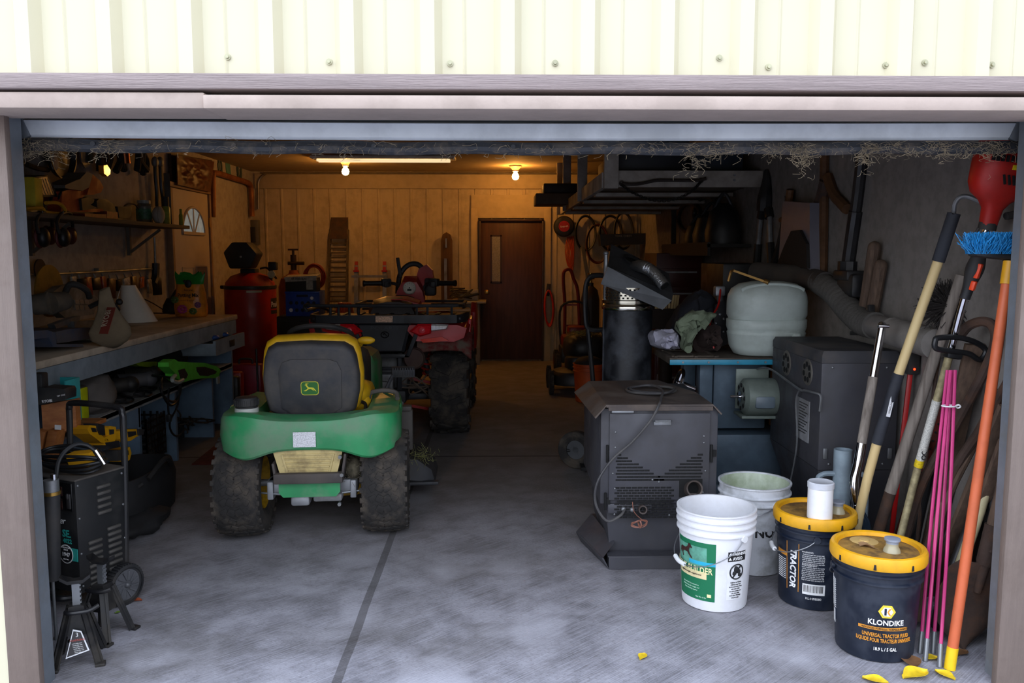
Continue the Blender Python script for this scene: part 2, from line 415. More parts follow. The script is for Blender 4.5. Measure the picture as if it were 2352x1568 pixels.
# back door, slim obscured window
XA, XBd = at(1101, 700, YB - .06).x, at(1248, 700, YB - .06).x; ZD = at(1170, 504, YB - .06).z
d2 = tag(bpy.data.objects.new('door_2', None), kind='structure'); COL.objects.link(d2); d2.location = ((XA + XBd) / 2, YB - .06, 0)
BRD = mat('brown_door', '4c2c20', .5, var=.25, scale=4, stretch=(6, 6, .6))
MB().box(((XA + XBd) / 2, YB - .045, ZD / 2), (XBd - XA - .04, .04, ZD - .03), bev=.003).build('door_leaf', BRD, d2, w=True)
mb = MB(); w_ = .025
for c_, s_ in ((((XA + .01), YB - .055, ZD / 2), (w_, .09, ZD)), ((XBd - .01, YB - .055, ZD / 2), (w_, .09, ZD)), (((XA + XBd) / 2, YB - .055, ZD - .01), (XBd - XA, .09, w_))): mb.box(c_, s_, bev=.003)
mb.build('door_frame', mat('brown_frame', '3a241b', .5), d2, w=True)
pa, pb = at(1130, 543, YB - .07), at(1149, 646, YB - .07)
MB().box(((pa.x + pb.x) / 2, YB - .068, (pa.z + pb.z) / 2), (pb.x - pa.x, .008, pa.z - pb.z)).build('window_pane', mat('obscured_glass', '8d8a88', .25, var=.3, scale=120, bump=.6, bscale=160), d2, w=True)
mb = MB(); zc = (pa.z + pb.z) / 2
for q in (-1, 1):
    mb.box(((pa.x + pb.x) / 2 + q * (pb.x - pa.x + .02) / 2, YB - .068, zc), (.02, .014, pa.z - pb.z + .04)); mb.box(((pa.x + pb.x) / 2, YB - .068, zc + q * (pa.z - pb.z + .02) / 2), (pb.x - pa.x + .04, .014, .02))
mb.build('window_bead', mat('brown_frame', '3a241b', .5), d2, w=True)
k = at(1118, 670, YB - .07); mb = MB(); mb.lathe([(.0, 0), (.03, 0), (.03, .008), (.012, .012), (.012, .03), (.026, .04), (.028, .055), (.015, .066), (0, .067)], 20, Matrix.Translation(k) @ Matrix.Rotation(R(90), 4, 'X')); mb.build('door_knob', BRASS, d2, w=True)
mb = MB()
for xx in (XA - .06, XBd + .05): mb.box((xx, YB - .045, 1.0), (.09, .03, 2.0), bev=.003)
mb.box(((XA + XBd) / 2, YB - .04, ZD + .17), (XBd - XA + .2, .02, .30))
struct('trim_9', mb, mat('fascia_tan', '', .7))

# white side door with fan window in the left wall
d3 = tag(bpy.data.objects.new('door_3', None), kind='structure'); COL.objects.link(d3); d3.location = (XL + .02, 8.75, 0)
WD = mat('white_door_paint', 'b7a89b', .6, var=.05)
ya, yb = ax(397, 600, XL + .03).y, ax(480, 600, XL + .03).y; zd = 2.05
MB().box((XL + .02, (ya + yb) / 2, zd / 2), (.04, yb - ya, zd), bev=.003).build('door_leaf', WD, d3, w=True)
fa = ax(418, 534, XL + .04); fb = ax(469, 538, XL + .04); ft = ax(441, 476, XL + .04)
yc, rad = (fa.y + fb.y) / 2, (fb.y - fa.y) / 2; zb_ = (fa.z + fb.z) / 2; hh = ft.z - zb_
arc = [(yc + rad * math.cos(R(a)), zb_ + hh * math.sin(R(a))) for a in range(0, 181, 10)]
SK = Matrix(((0, 0, 1, 0), (1, 0, 0, 0), (0, 1, 0, 0), (0, 0, 0, 1)))
MB().prism(arc, XL + .038, XL + .044, SK).build('window_pane', mat('daylight_pane', 'b8ccd0', .2, var=.3, scale=8, emit=('a9c4cc', .10)), d3, w=True)
mb = MB(); mb.tube([(XL + .045, y, z) for y, z in arc], .014, 6, 2); mb.bar((XL + .045, yc - rad, zb_), (XL + .045, yc + rad, zb_), .03, .03)
for a in (55, 90, 125): mb.bar((XL + .045, yc + .1 * rad * math.cos(R(a)), zb_), (XL + .045, yc + rad * math.cos(R(a)), zb_ + hh * math.sin(R(a))), .012, .02)
mb.build('window_frame', WD, d3, w=True)
mb = MB()
for zz, hh2 in ((.85, .35), (.35, .35)):
    for q in (-.2, .2):
        for dy, dz, sy, sz in ((0, hh2 / 2, .3, .012), (0, -hh2 / 2, .3, .012), (.15, 0, .012, hh2), (-.15, 0, .012, hh2)): mb.box((XL + .042, yc + q + dy, zz + .25 + dz), (.012, sy, sz), bev=.003)
mb.build('raised_moulding', WD, d3, w=True)
mb = MB()
for yy in (ya - .03, yb + .03): mb.box((XL + .03, yy, zd / 2), (.06, .05, zd), bev=.004)
mb.box((XL + .03, (ya + yb) / 2, zd + .03), (.06, yb - ya + .12, .05), bev=.004)
mb.build('door_casing', mat('casing_paint', '8a6d57', .6), d3, w=True)
mb = MB()
for zz in (.3, 1.0, 1.75): mb.cyl((XL + .05, yb + .005, zz - .05), (XL + .05, yb + .005, zz + .05), .01, n=10)
mb.build('hinge', BRASS, d3, w=True)

# bulbs, strip light, conduit, pipes
for i, (x, y) in enumerate(((793, 368), (1184, 381))):
    p = fl(x, y, ZC - .004)
    o = thing('ceiling_bulb', ('bare glowing bulb on the ceiling behind the white strip light', 'bare glowing bulb on the ceiling above the brown back door')[i], 'lamp', p, group=None)
    MB().lathe([(0, 0), (.075, 0), (.075, -.012), (.055, -.025), (.035, -.05), (.035, -.065), (0, -.065)], 20).build('lamp_holder', mat('porcelain', 'c9b79a', .4), o)
    b_ = MB(); b_.lathe([(0, -.062), (.018, -.065), (.02, -.08), (.034, -.10), (.042, -.125), (.036, -.15), (.018, -.165), (0, -.168)], 16)
    b_.build('glass_bulb', mat('glowing_bulb', 'ffd9a0', .4, emit=((1, .44, .09), BULB)), o)
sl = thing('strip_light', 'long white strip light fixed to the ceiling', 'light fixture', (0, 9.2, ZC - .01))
p0, p1 = fl(695, 358, ZC - .05), fl(1041, 358, ZC - .05)
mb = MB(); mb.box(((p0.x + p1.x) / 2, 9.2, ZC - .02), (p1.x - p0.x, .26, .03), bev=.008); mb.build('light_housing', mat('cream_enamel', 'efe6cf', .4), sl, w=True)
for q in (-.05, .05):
    MB().cyl((p0.x + .06, 9.2 + q, ZC - .05), (p1.x - .06, 9.2 + q, ZC - .05), .013, n=12).build('tube', mat('white_tube_glow', 'f2ecdc', .3, emit=((1, .74, .42), .5)), sl, w=True)  # weak glow put into the tube material to lift its brightness
GC = mat('conduit_metal', '9b8f7a', .35, .7)
yc_ = YB - .06
pts = [(-3.11, yc_, at(595, 480, yc_).z), (-3.10, yc_, 2.2), (-3.09, yc_, 2.35), (-3.0, yc_, 2.435), (-2.85, yc_, 2.445), (-1, yc_, 2.445), (.6, yc_, 2.445), (1.7, yc_, 2.445)]
mb = MB(); mb.tube(pts, .014, 8, 5); one('wall_conduit', mb, GC, 'thin metal conduit bending up the corner and along the top of the back wall', 'conduit', pts[4])
e = thing('electrical_box', 'grey electrical box on the corner of back wall above the compressor', 'electrical box', (-3.05, YB - .06, 1.6))
a_, b2 = at(577, 505, YB - .08), at(597, 562, YB - .08)
MB().box(((a_.x + b2.x) / 2, YB - .085, (a_.z + b2.z) / 2), (b2.x - a_.x, .08, a_.z - b2.z), bev=.006).build('cabinet', mat('box_grey', '6d675c', .5, .3), e, w=True)
MB().box(((a_.x + b2.x) / 2 - .02, YB - .13, (a_.z + b2.z) / 2 - .03), (.06, .02, .2), bev=.004).build('cover', BLK, e, w=True)
CP = mat('rusty_copper_pipe', '8f5426', .45, .3, dirt='5a3517', damt=.5)
q = [ax(489, 498, XL + .05), ax(489, 440, XL + .05), ax(489, 405, XL + .05), ax(495, 397, XL + .05), ax(530, 407, XL + .05), ax(565, 418, XL + .05), ax(574, 424, XL + .05), ax(577, 440, XL + .05), ax(579, 497, XL + .05)]
mb = MB(); mb.tube(q, .032, 10, 5); one('wall_pipe', mb, CP, 'orange brown pipe bent in an arch on the left wall beside the white door', 'pipe', q[4])
def decal(name, px, py, w, h, m, label, kind):
    p = ax(px, py, XL + .004); mb = MB()
    if kind == 'sq': mb.box(p, (.004, w, h), (12, 0, 0))
    else:
        for k in range(5):
            a = kind * .7 + k * 1.1; mb.tube([p + V((0, w * .5 * math.cos(a + j * .5) * (1 - .15 * j), h * .5 * math.sin(a + j * .6))) for j in range(4)], .022 * (1 if k % 2 else .6), 6, 4)
    one(name, mb, m, label, 'wall sticker', p)
decal('wall_sticker', 505, 381, .15, .2, mat('decal_dark', '3c4a44', .7), 'dark curled wall sticker left of the blue green square sticker', 1)
decal('wall_sticker', 524, 386, .16, .24, mat('decal_teal', '4f7f7c', .6), 'blue green rectangular wall sticker between two dark curled ones', 'sq')
decal('wall_sticker', 549, 392, .18, .22, mat('decal_dark', '', .7), 'dark curled wall sticker right of the blue green square sticker', 2)

# ---------------------------------------------------------------- light, world, camera
wd = bpy.data.worlds.new('daylight'); bpy.context.scene.world = wd; wd.use_nodes = True
t = NT(wd.node_tree); bg = t.n['Background']; tc = t.add('ShaderNodeTexCoord').outputs['Generated']
sp = t.add('ShaderNodeSeparateXYZ'); t.link(tc, sp.inputs[0])
up_ = t.add('ShaderNodeValToRGB'); t.link(t.math('ADD', t.math('MULTIPLY', sp.outputs[2], .5), .5), up_.inputs[0])
cr = up_.color_ramp; cr.elements[0].position = .0; cr.elements[0].color = (.2, .2, .2, 1); cr.elements[1].position = 1; cr.elements[1].color = (1.6, 1.8, 2.2, 1)
for pos, c in ((.48, (.35, .35, .33, 1)), (.52, (1.0, 1.02, 1.05, 1)), (.6, (1.24, 1.32, 1.48, 1)), (.75, (1.45, 1.58, 1.84, 1))):
    e_ = cr.elements.new(pos); e_.color = c
side = t.add('ShaderNodeMapRange'); side.inputs[1].default_value = -1; side.inputs[2].default_value = 1; side.inputs[3].default_value = 1.35; side.inputs[4].default_value = .65
t.link(sp.outputs[0], side.inputs[0])
t.link(t.mix(1., up_.outputs[0], side.outputs[0], 'MULTIPLY'), bg.inputs[0]); bg.inputs[1].default_value = SKY
cam = bpy.data.cameras.new('camera'); co_ = bpy.data.objects.new('camera', cam); COL.objects.link(co_)
cam.sensor_width = 36; cam.lens = FPX / 2352 * 36; cam.clip_start = .05; cam.clip_end = 100
co_.location = C0; co_.rotation_euler = (math.pi / 2 - PITCH, 0, -YAW)
sc = bpy.context.scene; sc.camera = co_
sc.view_settings.view_transform = 'Standard'; sc.view_settings.look = 'None'; sc.view_settings.exposure = EXPO; sc.view_settings.gamma = 1
sc.view_settings.use_curve_mapping = False
sc.cycles.glossy_bounces = 2; sc.cycles.transmission_bounces = 4; sc.cycles.max_bounces = 8; sc.cycles.caustics_reflective = False; sc.cycles.caustics_refractive = False
# ================================================================ tyres
def tyre(mb, rad, w, rim, kind):
    """tyre with its axle along X, centred on the origin"""
    M = Matrix.Rotation(R(90), 4, 'Y'); h = w / 2
    prof = [(rim, -h * .72), (rim + .02, -h * .86), (rim + (rad - rim) * .45, -h * 1.0), (rad * .93, -h * .93), (rad * .975, -h * .78), (rad * .99, -h * .4), (rad * .992, 0), (rad * .99, h * .4), (rad * .975, h * .78), (rad * .93, h * .93), (rim + (rad - rim) * .45, h), (rim + .02, h * .86), (rim, h * .72), (rim - .01, 0), (rim, -h * .72)]
    mb.lathe(prof, 48, M, False)
    def blk(a, x, sx, st, h_, skew, rr=None):
        rr = rr or rad
        m = Matrix.Rotation(a, 4, 'X') @ Matrix.Translation(V((x, 0, rr - h_ / 2 + .004))) @ Matrix.Rotation(R(skew), 4, 'Z')
        mb.box((0, 0, 0), (sx, st, h_), (0, 0, 0), .003, m)
    if kind == 'turf':
        n = 30
        for i in range(n):
            for k in range(6):
                a = 2 * math.pi * i / n; x = (k - 2.5) * w * .146
                blk(a, x, w * .172, rad * .135, .012, (28 if k % 2 else -28), rad - .0022 * abs(k - 2.5) ** 2)
            for q in (-1, 1): blk(2 * math.pi * (i + .25) / n, q * h * .93, .02, rad * .10, .010, 0, rad * .945)
    elif kind == 'atv':
        n = 13
        for i in range(n):
            a0 = 2 * math.pi * i / n
            for q in (-1, 1):
                a = a0 + (math.pi / n if q > 0 else 0)
                blk(a, q * w * .14, w * .40, rad * .14, .034, q * 26, rad + .006); blk(a + .10, q * w * .36, w * .26, rad * .17, .036, q * 14, rad * .99)
                blk(a - .13, q * w * .30, w * .20, rad * .09, .02, -q * 20, rad * .99); blk(a + .03, q * w * .49, w * .08, rad * .17, .03, 0, rad * .95)
    elif kind == 'cart':
        n = 40
        for i in range(n): blk(2 * math.pi * i / n, 0, w * .8, rad * .07, .006, 0)
    return mb
def rim_mesh(rad, w, spokes=0):
    mb = MB(); M = Matrix.Rotation(R(90), 4, 'Y')
    mb.lathe([(rad, -w / 2), (rad * .93, -w / 2 + .01), (rad * .86, -w * .25), (rad * .8, -w * .05), (rad * .35, 0), (rad * .3, -w * .2), (0, -w * .2)], 32, M, False)
    mb.lathe([(rad, w / 2), (rad * .93, w / 2 - .01), (rad * .86, w * .25), (rad * .8, w * .05), (rad * .35, .01), (rad * .3, w * .2), (0, w * .2)], 32, M, False)
    mb.lathe([(rad, -w / 2), (rad, w / 2)], 32, M, False)
    return mb

# ================================================================ riding mower
MG = mat('mower_green', '33905a', .28, var=.12, dirt='7c8a76', damt=.6, dscale=3.5)
MY = mat('mower_yellow', 'e0ac12', .4, var=.1, dirt='8f7526', damt=.35)
MYD = mat('rim_yellow', 'c69a18', .5, var=.2, dirt='5f4a1c', damt=.7, dscale=12)
SEATB = mat('seat_black', '37373b', .55, var=.2, dirt='625c55', damt=.55, dscale=4)
CREAM = mat('cream_plastic', 'c9b57c', .5, var=.1, dirt='6e5a44', damt=.55, dscale=11)
mw = thing('riding_mower', 'green and yellow riding mower with black seat and white paper on its rear fender', 'lawn mower', (-.93, 4.14, 0), 4.4)
TR = .262
for q in (-1, 1):
    o = tyre(MB(), TR, .225, .125, 'turf').build('rear_tyre', RUB, mw); o.location = (q * .352, 0, TR + .004)
    rm = rim_mesh(.132, .19).build('rim', MYD, o)
for q in (-1, 1):
    o = tyre(MB(), .19, .15, .085, 'turf').build('front_tyre', RUB, mw); o.location = (q * .36, 1.24, .194)
    rim_mesh(.09, .12).build('rim', MYD, o)
# fender shell
def pathpt(u, P):
    L = [0]
    for a, b in zip(P, P[1:]): L.append(L[-1] + (V(b) - V(a)).length)
    s_ = u * L[-1]
    for i in range(len(P) - 1):
        if s_ <= L[i + 1] + 1e-9: return V(P[i]).lerp(V(P[i + 1]), (s_ - L[i]) / (L[i + 1] - L[i]))
    return V(P[-1])
half = [(-.405, .42, 0), (-.425, .2, 0), (-.43, 0, 0), (-.43, -.12, 0), (-.405, -.21, 0), (-.34, -.262, 0), (-.24, -.285, 0), (-.14, -.285, 0), (0, -.282, 0)]
outer = smooth_path(half + [(-x, y, 0) for x, y, z in half[-2::-1]], 6)
ihalf = [(-.26, .42, 0), (-.255, .2, 0), (-.25, .05, 0), (-.25, -.02, 0), (-.235, -.08, 0), (-.21, -.115, 0), (-.17, -.13, 0), (-.1, -.135, 0), (0, -.135, 0)]
inner = smooth_path(ihalf + [(-x, y, 0) for x, y, z in ihalf[-2::-1]], 6)
def fz(p):
    a = abs(p.x)
    if p.y > -.1: return .46 + .17 * min(1, (p.y + .1) / .16)
    return .49 - .045 * math.exp(-((a - .30) / .11) ** 2) + (.02 if a > .41 else 0)
NF = len(outer) - 1
def fend(u, v):
    i = round(u * NF); o_, n_ = outer[i], inner[i]; k = round(v * 7); zb = fz(o_); d = (n_ - o_)
    hump = .03 * math.exp(-((abs(o_.x) - .33) / .14) ** 2)
    return [V((o_.x, o_.y, zb)) + d * .06, V((o_.x, o_.y, zb + .01)), V((o_.x, o_.y, (zb + .60) / 2)) - d * .03, V((o_.x, o_.y, .612 + hump * .7)), V((o_.x, o_.y, .628 + hump * .9)) + d * .05, V((o_.x, o_.y, .638 + hump)) + d * .25, V((n_.x, n_.y, .64 + hump * .4)) - d * .12, V((n_.x, n_.y, .60))][k]
mb = MB(); mb.surf(fend, NF, 7, .006); fe = mb.build('fender', MG, mw, ang=24)
mb = MB(); mb.box((0, -.05, .57), (.46, .2, .02)); mb.box((0, .2, .57), (.5, .4, .02)); mb.build('seat_deck', mat('deck_dark', '262628', .6), mw)
# foot wells, fuel cap, paper, grab loop
cap = MB(); cap.lathe([(0, 0), (.052, 0), (.052, .018), (.05, .02)], 24); cap.lathe([(.052, .02), (.056, .024), (.056, .05), (.05, .062), (0, .066)], 24)
for i in range(20): cap.box((.056 * math.cos(i * math.pi / 10), .056 * math.sin(i * math.pi / 10), .038), (.006, .008, .028), (0, 0, i * 18))
cp = cap.build('fuel_cap', BLK, mw); cp.location = (-.30, -.16, .668)
mb = MB(); mb.lathe([(.056, -.01), (.056, .012), (.04, .012)], 24); mb.build('filler_neck', mat('neck_white', 'b9b9b4', .5), cp)
mb = MB(); mb.box((-.01, -.292, .545), (.105, .004, .072), (0, 0, 0)); mb.build('paper_sticker', mat('speckled_paper', 'dcdce0', .7, var=.35, scale=160), mw)
mb = MB(); mb.tube([(.26, .12, .665), (.27, .15, .69), (.34, .16, .70), (.40, .14, .69), (.41, .10, .665)], .012, 8); mb.build('grab_handle', mat('dusty_grey', '55504c', .7), mw)
# seat
st = [(-.16, 0), (-.212, .03), (-.232, .12), (-.235, .2), (-.222, .30), (-.205, .345), (-.165, .37), (0, .378)]
sil = [(x, z) for x, z in st] + [(-x, z) for x, z in st[-2::-1]]
def ring(sc, y, dz=0): return [(x * sc, y, .62 + dz + (z - .19) * sc + .19) for x, z in sil]
TL = Matrix.Translation(V((0, -.02, .62))) @ Matrix.Rotation(R(9), 4, 'X') @ Matrix.Translation(V((0, 0, -.62)))
mb = MB(); mb.loft([ring(.84, -.062), ring(.93, -.06), ring(.985, -.045), ring(1, -.01), ring(1, .01)], True, True, TL)
sb = mb.build('seat_back', SEATB, mw, ang=60)
mb = MB()
insil = [(-.10, .0), (-.145, .03), (-.15, .22), (-.13, .265), (-.09, .28), (0, .28)]; insil = insil + [(-x, z) for x, z in insil[-2::-1]]
mb.loft([[(x, -.058, .64 + z) for x, z in insil], [(x, -.069, .64 + z) for x, z in insil], [(x * .93, -.073, .64 + .14 + (z - .14) * .95) for x, z in insil]], True, True, TL)
mb.build('back_panel', SEATB, sb)
mb = MB(); mb.loft([ring(1.0, .006), ring(1.045, .015, .004), ring(1.07, .05, .006), ring(1.05, .1, .004), ring(.9, .125)], True, True, TL)
mb.build('back_cushion', MY, mw, ang=60)
mb = MB(); mb.box((.02, .26, .66), (.50, .42, .10), (3, 0, 0), .045)
for q in (-1, 1): mb.ell((q * .225, .15, .70), (.045, .12, .06))
mb.build('seat_cushion', MY, mw, ang=60)
# badge: green rounded square, yellow rim, leaping deer
lg = MB(); rr_ = lambda w, h, r: [(sx * (w / 2 - r) + r * math.cos(R(a)), sy * (h / 2 - r) + r * math.sin(R(a))) for sx, sy, a0 in ((1, 1, 0), (-1, 1, 90), (-1, -1, 180), (1, -1, 270)) for a in (a0, a0 + 45, a0 + 90)]
BM = TL @ FACE(-.005, -.0735, .775)
lg.prism(rr_(.086, .070, .014), 0, .001, BM); lb = lg.build('badge', mat('badge_yellow', 'd9cf3a', .5), mw, smooth=False)
lg = MB(); lg.prism(rr_(.080, .064, .012), .001, .002, BM); lg.build('badge_field', mat('badge_green', '2f6b2c', .5), lb, smooth=False)
lg = MB(); dy = [(-.030, -.012), (-.022, -.010), (-.014, -.004), (-.010, .002), (-.016, .008), (-.018, .014), (-.024, .017), (-.020, .021), (-.014, .020), (-.010, .012), (-.004, .006), (.008, .005), (.018, .003), (.024, -.004), (.032, -.016), (.022, -.010), (.016, -.005), (.012, -.004), (.020, -.012), (.014, -.010), (.006, -.003), (-.004, -.003), (-.010, -.008), (-.020, -.014)]
lg.prism(dy, .002, .003, BM)
for a in ((-.016, .020, -.020, .028), (-.016, .020, -.012, .029), (-.013, .020, -.006, .026)): lg.prism([(a[0], a[1]), (a[0] + .003, a[1]), (a[2] + .002, a[3]), (a[2], a[3])], .002, .003, BM)
lg.build('badge_deer', mat('badge_yellow', '', .5), lb, smooth=False)
# pan and springs beneath the seat
mb = MB(); mb.box((0, -.07, .605), (.33, .05, .06), (12, 0, 0), .008); mb.build('seat_pan', mat('pan_slate', '33363d', .5, dirt='5b564f'), mw)
for q in (-.13, .13):
    mb = MB(); mb.lathe([(0, 0), (.024, 0), (.027, .02), (.022, .035), (.012, .045), (0, .045)], 16); s_ = mb.build('seat_spring', mat('tan_rubber', '6b5f52', .7), mw); s_.location = (q, -.06, .632)
mb = MB(); mb.tube([(.16, -.02, .60), (.2, .03, .66), (.25, .02, .655), (.25, -.05, .61)], .009, 8); mb.tube([(0, -.05, .61), (.08, .02, .64), (.1, .06, .62)], .006, 6); mb.build('wiring', HOSE, mw)
# rear panel, bracket, transaxle
mb = MB(); mb.loft([[(-.155, -.235, .49), (.155, -.235, .49), (.155, -.1, .49), (-.155, -.1, .49)], [(-.165, -.262, .49), (.165, -.262, .49), (.165, -.1, .49), (-.165, -.1, .49)], [(-.135, -.255, .372), (.135, -.255, .372), (.135, -.1, .372), (-.135, -.1, .372)]])
for i in range(5): mb.box((0, -.262 + .001 * i, .465 - i * .02), (.235 - i * .012, .008, .006), bev=.002)
for q in (-1, 1): mb.bar((q * .122, -.263, .468), (q * .1, -.258, .382), .006, .008)
mb.build('rear_panel', CREAM, mw, ang=30)
mb = MB(); GB = mat('dusty_bracket', '504a48', .6, .3, dirt='6b625a', damt=.5)
mb.box((0, -.26, .352), (.325, .045, .05), bev=.006); mb.box((-.16, -.22, .38), (.012, .09, .09), (0, -8, 0), .003); mb.box((.165, -.22, .40), (.012, .09, .13), (0, 8, 0), .003); mb.build('rear_bracket', GB, mw)
mb = MB(); mb.prism([(-.145, .335), (.145, .335), (.145, .275), (.125, .252), (-.125, .252), (-.145, .275)], .235, .242, Matrix.Rotation(R(90), 4, 'X'))
mb.build('hitch_plate', MG, mw)
mb = MB(); ALU = mat('cast_alloy', '9a9ca0', .5, .6, dirt='6d655c', damt=.5)
for q in (-1, 1): mb.box((q * .17, -.1, .275), (.10, .1, .07), bev=.01); mb.box((q * .20, -.12, .265), (.03, .1, .09), bev=.006)
mb.box((-.05, -.17, .225), (.09, .1, .05), bev=.012); mb.box((.08, -.17, .235), (.14, .08, .04), bev=.012); mb.cyl((-.30, 0, TR), (.30, 0, TR), .018, n=12); mb.build('transaxle', ALU, mw)
mb = MB(); mb.tube([(-.25, -.15, .252), (0, -.20, .240), (.24, -.15, .252)], .005, 6, sm=False); mb.build('linkage', STL, mw)
many('bolt', ((.155, -.29, .46), (.16, -.28, .37), (.145, -.27, .225)), lambda b_: b_.cyl((0, 0, 0), (0, -.02, 0), .009, n=8), STL, mw)
mb = MB(); mb.ell((.2, -.1, .36), (.05, .08, .06)); 
for _ in range(160):
    p = V((.2 + rnd.gauss(0, .03), -.14 + rnd.gauss(0, .03), .36 + rnd.gauss(0, .035))); mb.tube([p, p + V((rnd.gauss(0, .02), rnd.gauss(0, .015), rnd.gauss(0, .02)))], .001, 3, 1, sm=False)
tag(mb.build('grass_clippings', mat('old_grass', '5b5444', .95, var=.4, scale=40), mw), kind='stuff')
# deck and chute
mb = MB(); mb.loft([[(x * 1.03, .62 + y * 1.03, .10) for x, y in [(.42 * math.cos(a), .34 * math.sin(a)) for a in [i * math.pi / 16 for i in range(32)]]], [(.42 * math.cos(a), .62 + .34 * math.sin(a), .2) for a in [i * math.pi / 16 for i in range(32)]], [(.36 * math.cos(a), .62 + .29 * math.sin(a), .235) for a in [i * math.pi / 16 for i in range(32)]]])
mb.build('mower_deck', MYD, mw, ang=50)
mb = MB(); mb.loft([[(.40, .5, .12), (.40, .92, .12), (.40, .92, .25), (.40, .5, .25)], [(.52, .5, .11), (.54, .92, .11), (.52, .9, .23), (.50, .52, .23)], [(.60, .54, .09), (.62, .88, .09), (.60, .86, .16), (.58, .56, .16)]]); mb.box((.5, .5, .10), (.24, .05, .02), bev=.006)
mb.build('discharge_chute', DGR, mw)
mb = MB()
for _ in range(140):
    p = V((.5 + rnd.gauss(0, .05), .56 + rnd.gauss(0, .05), .24 + rnd.gauss(0, .02))); mb.tube([p, p + V((rnd.gauss(0, .02), rnd.gauss(0, .02), rnd.gauss(0, .02)))], .0012, 3, 1, sm=False)
tag(mb.build('grass_clippings', mat('fresh_clippings', '7b7c4c', .95, var=.4, scale=40), mw), kind='stuff')
# hood, dash, steering wheel, levers, pedals
def hs(y, w, z0, z1, r=.07): return [(-w, y, z0), (-w, y, z1 - r), (-w * .93, y, z1 - r * .35), (-w * .75, y, z1), (0, y, z1 + .012), (w * .75, y, z1), (w * .93, y, z1 - r * .35), (w, y, z1 - r), (w, y, z0)]
mb = MB(); mb.loft([hs(.72, .235, .42, .80), hs(.74, .25, .40, .835), hs(1.1, .265, .40, .83), hs(1.4, .25, .40, .77), hs(1.5, .21, .42, .70)], True, True)
mb.build('hood', mat('dusty_hood_green', '1f6a38', .45, var=.15, dirt='5f5f50', damt=.9, dscale=2.2), mw, ang=40)
mb = MB(); mb.loft([hs(.46, .15, .35, .76), hs(.54, .20, .32, .86), hs(.70, .23, .32, .88), hs(.73, .22, .36, .84)], True, True); mb.box((0, .3, .40), (.52, .5, .04), bev=.01); mb.box((0, .75, .3), (.46, .9, .14), bev=.02)
mb.build('dashboard', mat('dash_black', '262523', .6, dirt='57504a', damt=.6), mw, ang=40)
sw = MB(); WM = Matrix.Translation(V((-.02, .44, .965))) @ Matrix.Rotation(R(-24), 4, 'X')
sw.tube([WM @ V((.17 * math.cos(i * math.pi / 10), .17 * math.sin(i * math.pi / 10), 0)) for i in range(20)], .014, 10, 3, True)
for a in (30, 150, 270): sw.bar(WM @ V((0, 0, -.01)), WM @ V((.165 * math.cos(R(a)), .165 * math.sin(R(a)), 0)), .035, .012)
sw.lathe([(0, .012), (.05, .008), (.055, -.02), (.02, -.05), (.02, -.16)], 20, WM); sw.build('steering_wheel', BLK, mw)
mb = MB(); mb.bar((.15, .52, .86), (.20, .47, .92), .012, .02); mb.ell((.225, .455, .935), (.05, .02, .022), Matrix.Translation(V((.0, 0, 0)))); mb.build('throttle_lever', MY, mw)
mb = MB(); mb.tube([(.31, .35, .60), (.34, .36, .68), (.37, .40, .74)], .010, 8)
mb.box((.43, .42, .76), (.13, .05, .05), (20, 0, 0), .008)
for i in range(9): mb.box((.375 + i * .0135, .392, .765), (.006, .012, .05), (20, 0, 0), .002)
mb.build('foot_pedal', DGR, mw)
mb = MB(); mb.box((.44, .58, .40), (.07, .06, .24), bev=.01); mb.box((.44, .56, .53), (.06, .08, .03), bev=.01); mb.build('lift_pedal', mat('dusty_grey', '', .7), mw)
# ================================================================ quad bike
AR = mat('quad_red', 'b01216', .3, var=.12, dirt='5e2a22', damt=.25)
MUD = mat('muddy_red', '6a1f1c', .7, var=.25, dirt='6b6055', damt=.95, dscale=9)
AB = mat('quad_black', '24262b', .5, var=.2, dirt='3f3c3a', damt=.4)
LENS = mat('red_lens', 'd41420', .12, var=.2, scale=60, spec=.8)
CLR = mat('clear_lens', 'b9b4b4', .1, var=.25, scale=70, spec=.9)
aq = thing('quad_bike', 'red and black quad bike with rear rack parked behind the mower', 'quad bike', (-.83, 6.52, 0), 0)
for y, q in ((0, 1), (0, -1), (1.28, 1), (1.28, -1)):
    o = tyre(MB(), .335, .29 if y == 0 else .23, .155, 'atv').build('tyre', RUB, aq); o.location = (q * (.45 if y == 0 else .49), y, .34)
    rim_mesh(.16, .2).build('rim', mat('rim_grey', '55565a', .4, .7), o)
# rear rack tray
mb = MB(); pl = [(-.60, .0), (-.58, -.32), (-.52, -.40), (-.42, -.43), (.42, -.43), (.52, -.40), (.58, -.32), (.60, .0)]
def rk(k, z): return [(x * k, y * k if y < 0 else y, z) for x, y in pl]
mb.surf(lambda u, v: (lambda a, b: V(a).lerp(V(b), v))(rk(1, .905)[round(u * 7)], rk(1.0, .965)[round(u * 7)]), 7, 1, .02)
mb.box((0, -.15, .935), (1.1, .46, .02), bev=.005)
for i in range(9): mb.box((-.48 + i * .12, -.16, .95), (.03, .44, .012), bev=.003)
rk_o = mb.build('rear_rack', AB, aq)
mb = MB(); mb.box((-.01, -.452, .937), (.125, .004, .045)); mb.build('warning_sticker', mat('warning_sticker', 'c9a48a', .6, var=.5, scale=90), rk_o)
mb = MB(); z = 1.03
mb.tube([(-.62, -.26, .99), (-.62, -.28, 1.03), (-.45, -.36, z), (.40, -.36, z), (.54, -.30, 1.03), (.56, -.05, 1.0), (.56, .25, .96)], .013, 8)
mb.tube([(-.62, -.26, .99), (-.60, .1, .99), (-.56, .3, .95)], .013, 8)
for x in (-.42, -.36, -.28, .22, .30, .48): mb.tube([(x, -.36, z), (x, -.36, .95)], .010, 6, sm=False)
